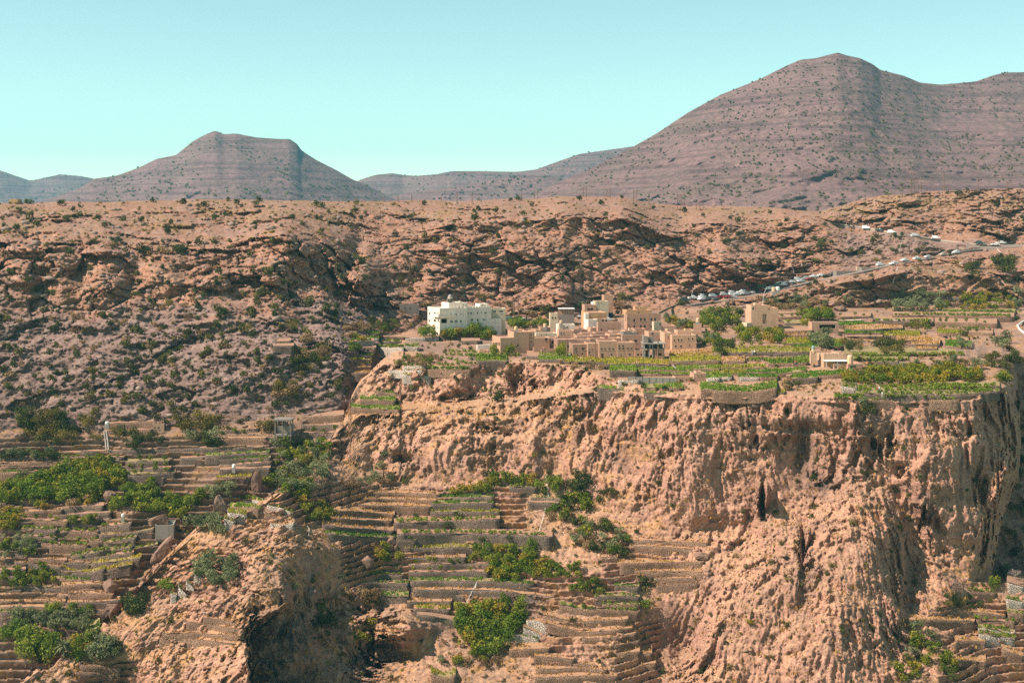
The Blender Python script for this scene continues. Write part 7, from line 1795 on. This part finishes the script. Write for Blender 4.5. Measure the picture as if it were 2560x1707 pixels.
for i, (kd, loc, s, u, v) in enumerate(shr):
    me = random.choice(SH[kd])
    if i < 300:
        o = link('wild_shrub', me); o.location = loc; o.rotation_euler = (0,0,random.uniform(0,6.28)); o.scale = (s,s*random.uniform(.85,1.15),s*random.uniform(0.8,1.15))
        zn = ('left' if u < 900 else 'middle' if u < 1700 else 'right')+' '+('crest' if v < 560 else 'upper cliffs' if v < 760 else 'slope' if v < 1050 else 'lower slopes')
        tag(o, '%s growing wild among rocks of the %s' % ({'shrub':'olive-green low shrub','sdark':'dark green round shrub','sdry':'brown twiggy shrub'}[kd], zn), 'shrub', 'wild shrubs of the '+zn)
    else: rest.setdefault({'shrub':'l_shrub','sdark':'l_dark','sdry':'l_dry'}[kd], Stuff()).add(me, loc, s, random.uniform(0,6.28))
for mt, q in rest.items(): q.build('wild_shrubs', mt, {'l_shrub':'scattered olive-green shrubs on the slopes','l_dark':'scattered dark shrubs on the slopes','l_dry':'scattered brown shrubs on the slopes'}[mt], 'shrubs')
small.build('low_scrub', 'l_spurge', 'low yellow-green scrub dotting the plateau and slopes', 'scrub'); tuft.build('dry_tufts', 'l_hay', 'dry orange grass tufts on the ridge and terraces', 'grass')
# stones
def on_rock(u, v, loc, nor, r_):
    nm = r_.name.split('.')[0]
    if nm not in ('hillside','promontory','valley_slope') or nor.z < 0.42: return
    if nm == 'promontory' and (random.random() < 0.55 or nor.z < 0.6): return
    if nm == 'promontory' and v < 990 and u > 1000 and loc.z > 46: return
    s = 0.25+0.9*random.random()**3
    if nm == 'hillside' and random.random() < 0.15: s *= 2.0
    rocks.setdefault(nm, Stuff()).add(random.choice(RK), loc+Vector((0,0,s*0.1)), (s*random.uniform(.7,1.4), s*random.uniform(.7,1.2), s*random.uniform(.5,1.0)), random.uniform(0,6.28))
scatter(6000, (-40,2600), (480,1740), on_rock); scatter(4500, (-40,2600), (480,780), on_rock)
M['stone_h'] = mat_plaster('scree_hill', (0.30,0.20,0.155), (0.38,0.27,0.215), var=0.3); M['stone_p'] = mat_plaster('scree_tan', (0.40,0.235,0.15), (0.33,0.19,0.12))
for nm, q in rocks.items(): q.build('scree', 'stone_h' if nm == 'hillside' else 'stone_p', {'hillside':'loose stones strewn over the hillside','promontory':'loose stones on the ridge and lower slopes','valley_slope':'loose stones in the left valley'}[nm], 'stones')
M['boulder'] = mat_ground('boulder_rock', (0.27,0.155,0.11), (0.36,0.22,0.16), (0.38,0.23,0.16), (0.33,0.195,0.14), (0.3,0.2,0.1), bscale=1.6)
# single boulders
def boulder(zk, x, y, w_, h_, label, seed, tilt=0.0, mat='boulder', dy=0.5):
    u, v = zo(zk, x, y); g = ground(u, v+h_/ZO[zk][0]*0.4) or ground(u, v)
    if g is None: return
    loc = g[0]; W = w_/ZO[zk][0]/F*loc.y; Hh = h_/ZO[zk][0]/F*loc.y
    bm = bmesh.new(); bmesh.ops.create_icosphere(bm, subdivisions=4, radius=1.0); c = np.array([v_.co[:] for v_ in bm.verts])
    rr_ = np.random.default_rng(seed*13+1); pn_ = rr_.normal(size=(16,3)); pn_ /= np.linalg.norm(pn_,axis=1)[:,None]; ph_ = 0.62+0.4*rr_.random(16); c = c*np.minimum(np.min(ph_/np.maximum(c@pn_.T, 0.05), axis=1), 1.25)[:,None]; d = 1+0.10*fbm(c+seed*7.1, (1.6,)*3, 5, 0.6, 1)+0.07*fbm(c+seed, (5.0,)*3, 3, 0.6, 1)
    c = c*d[:,None]*np.array([W*0.55, W*dy, Hh*0.6]); ct, st_ = math.cos(tilt), math.sin(tilt); c = np.stack([c[:,0]*ct+c[:,2]*st_, c[:,1], -c[:,0]*st_+c[:,2]*ct], -1)
    for v_, q in zip(bm.verts, c): v_.co = q
    me = bpy.data.meshes.new('boulder'); bm.to_mesh(me); bm.free(); o = link('boulder', me, M[mat]); o.location = loc+Vector((0,0,Hh*0.3)); tag(o, label, 'rock')
for a in (('B',1140,620,75,200,'tall leaning rock slab beside the grey cistern',1,0.55),('B',1545,350,85,150,'upright rock pillar with bush on top at the saddle',2,0.05),('B',770,260,90,80,'big brown boulder between the two valley orchards',3),('B',775,885,80,70,'round boulder at the end of the left terraces',4),('B',800,1040,100,90,'brown boulder in the gully beside the dry terraces',5),('A',1755,950,60,140,'rough rock stack above the saddle',6,0.1),('A',140,655,85,50,'pale flat boulder on the left slope',7),('B',1120,420,150,70,'wide grey boulder in the valley gully',9),('T',985,718,80,50,'dark boulder beside the white water channel',10),('E',1810,790,90,60,'boulder wedged at the end of the rim terrace',11),('D',1845,1060,60,60,'pale boulder on the lower right terrace',13),('T',890,580,60,60,'rock knob above the terraces',14),('T',720,610,90,60,'tan boulder left of the terrace steps',15),('D',520,905,60,40,'boulder on the dry terraces',16),('C',560,780,70,60,'jumbled boulder beside the ridge path',17),('C',720,650,60,40,'boulder at the terrace corner',18),('C',210,990,110,100,'square grey rock block over the gorge rim',19)):
    boulder(*a)
# palms and a bare tree
def palm(zk, x, y, w_, label):
    u, v = zo(zk, x, y); g = ground(u, v)
    if g is None: return
    loc = g[0]; Rr = w_/ZO[zk][0]/F*loc.y/2; H_ = Rr*1.3; root = empty('date_palm', tuple(loc)); tag(root, label, 'palm')
    mb = MB(); mb.tube((0,0,-0.4),(0.1,0,H_),0.26,0.2,8); mb.build('trunk', M['bark'], root)
    V = []; Fc = []; A = []
    for k in range(26):
        an = k*2.4; el = 1.25-1.5*(k/26); dx, dy = math.cos(an), math.sin(an); prev = None
        for j in range(8):
            t = j/7; r_ = Rr*t*math.cos(el*(1-0.4*t)); z = H_+Rr*(math.sin(el)*t-0.75*t*t*(1 if el < 0.9 else 0.5)); wd = 0.26*math.sin(math.pi*min(1,t*0.9+0.08))+0.03
            a = (dx*r_-dy*wd, dy*r_+dx*wd, z-0.08); b = (dx*r_+dy*wd, dy*r_-dx*wd, z-0.08); c = (dx*r_, dy*r_, z); i0 = len(V); V += [a,c,b]; A += [random.random()]*3
            if prev is not None: Fc += [(prev,prev+1,i0+1,i0),(prev+1,prev+2,i0+2,i0+1)]
            prev = i0
    me = mesh('crown', V, np.array(Fc)); at = me.attributes.new('leaf','FLOAT','POINT'); at.data.foreach_set('value', np.array(A, np.float32)); link('crown', me, M['l_olive'], root)
palm('B',450,1400,150,'dark date palm at the lower left among leafy trees'); palm('R',1540,600,80,'date palm standing above the rim orchard'); palm('R',1135,880,70,'small palm hanging at the rim wall')
def bare(zk, x, y, w_, label, seed):
    u, v = zo(zk, x, y); g = ground(u, v)
    if g is None: return
    loc = g[0]; Rr = w_/ZO[zk][0]/F*loc.y/2; r_ = random.Random(seed); root = empty('bare_tree', tuple(loc)); tag(root, label, 'tree'); mb = MB(); tw = MB()
    mb.tube((0,0,-0.3),(0,0,Rr*0.5),0.18,0.14,6)
    def grow(p, d, L, r0, n):
        e = p+d*L; (mb if n > 2 else tw).tube(p, e, r0, r0*0.6, 4, False)
        if n == 0: return
        for k in range(3): grow(e, (d+Vector((r_.uniform(-.8,.8),r_.uniform(-.8,.8),r_.uniform(-.3,.5)))).normalized(), L*0.72, r0*0.6, n-1)
    for k in range(5): grow(Vector((0,0,Rr*0.45)), Vector((math.cos(k*1.26),math.sin(k*1.26),0.9)).normalized(), Rr*0.42, 0.10, 4)
    mb.build('limbs', M['twig'], root); tw.build('twigs', M['twig'], root)
bare('R',2000,520,180,'large bare grey tree at the right of the crop rows',3); bare('B',720,1150,120,'bare grey tree at the lower left gully',5); bare('D',2150,1030,70,'bare fallen branches under the great cliff',8); bare('C',1600,1080,90,'bare grey sapling thicket in the middle terraces',9)
# shrubs on the mountains
far = {}
def fblob(seed):
    return leaf_mesh('far_shrub', lumps_round(seed,3,1.0,0.5,0.8), 14, 1.1, seed+3, None)
FB = [fblob(970+k) for k in range(3)]
for _ in range(7000):
    u = random.uniform(-40,2600); v = random.uniform(130,540); d = Vector(((u-1280)/F,1,-(v-HV)/F)); loc, nor, ob = cast.pix(u, v)
    if loc is None: continue
    nm = ob.name.split('.')[0]
    if nm not in ('mountain_right','mountain_left','far_hills','mid_hills','distant_hills'): continue
    if math.sin(loc.x/70+2*math.sin(loc.z/45))*math.sin(loc.z/38+1.5*math.sin(loc.x/90)) < -0.3+0.5*(random.random()-0.5): continue
    far.setdefault(nm, Stuff()).add(random.choice(FB), loc, random.uniform(1.2,2.8)*(1.0 if nm == 'mountain_right' else 1.5), random.uniform(0,6.28))
for nm, q in far.items(): q.build('mountain_scrub', 'l_shrub', {'mountain_right':'dark scrub dotting the big right mountain','mountain_left':'dark scrub dotting the left mountain','far_hills':'dark scrub dotting the hazy central hills','mid_hills':'dark scrub dotting the nearer central hills','distant_hills':'dark scrub on the farthest left hills'}[nm], 'scrub')
# number look-alikes from left to right inside their group so that each label points to one plant
byl = {}
for o in COL.objects:
    if o.parent is None and o.get('label') and o.name.split('.')[0] in ('wild_shrub','garden_bush','fruit_sapling','fruit_tree','terrace_fruit_tree'): byl.setdefault(o['label'], []).append(o)
for lb, obs in byl.items():
    if len(obs) < 2: continue
    obs.sort(key=lambda o: o.location.x/o.location.y)
    short = lb.replace(' growing wild among rocks of the',' among rocks,').replace(' planted on a terrace bed of the',' on terrace bed,').replace(' in a row of the',',')
    head, _, place = short.rpartition(',')
    for i, o in enumerate(obs): o['label'] = '%s, %s from left on %s' % (head, ordinal(i), place.strip())
# ------------------------------------------------------------------ haze
hz = MB(); hz.box(-6000, 6000, -60, 9000, -60, 620)
me = hz.me('haze'); m = bpy.data.materials.new('haze_air'); m.use_nodes = True; t = m.node_tree; t.nodes.clear()
out = t.nodes.new('ShaderNodeOutputMaterial'); pv_ = t.nodes.new('ShaderNodeVolumePrincipled'); pv_.inputs['Color'].default_value = (0.20,0.66,0.84,1); pv_.inputs['Density'].default_value = 0.000075; pv_.inputs['Anisotropy'].default_value = 0.2
t.links.new(pv_.outputs[0], out.inputs['Volume'])
tag(link('haze', me, m), kind='stuff')
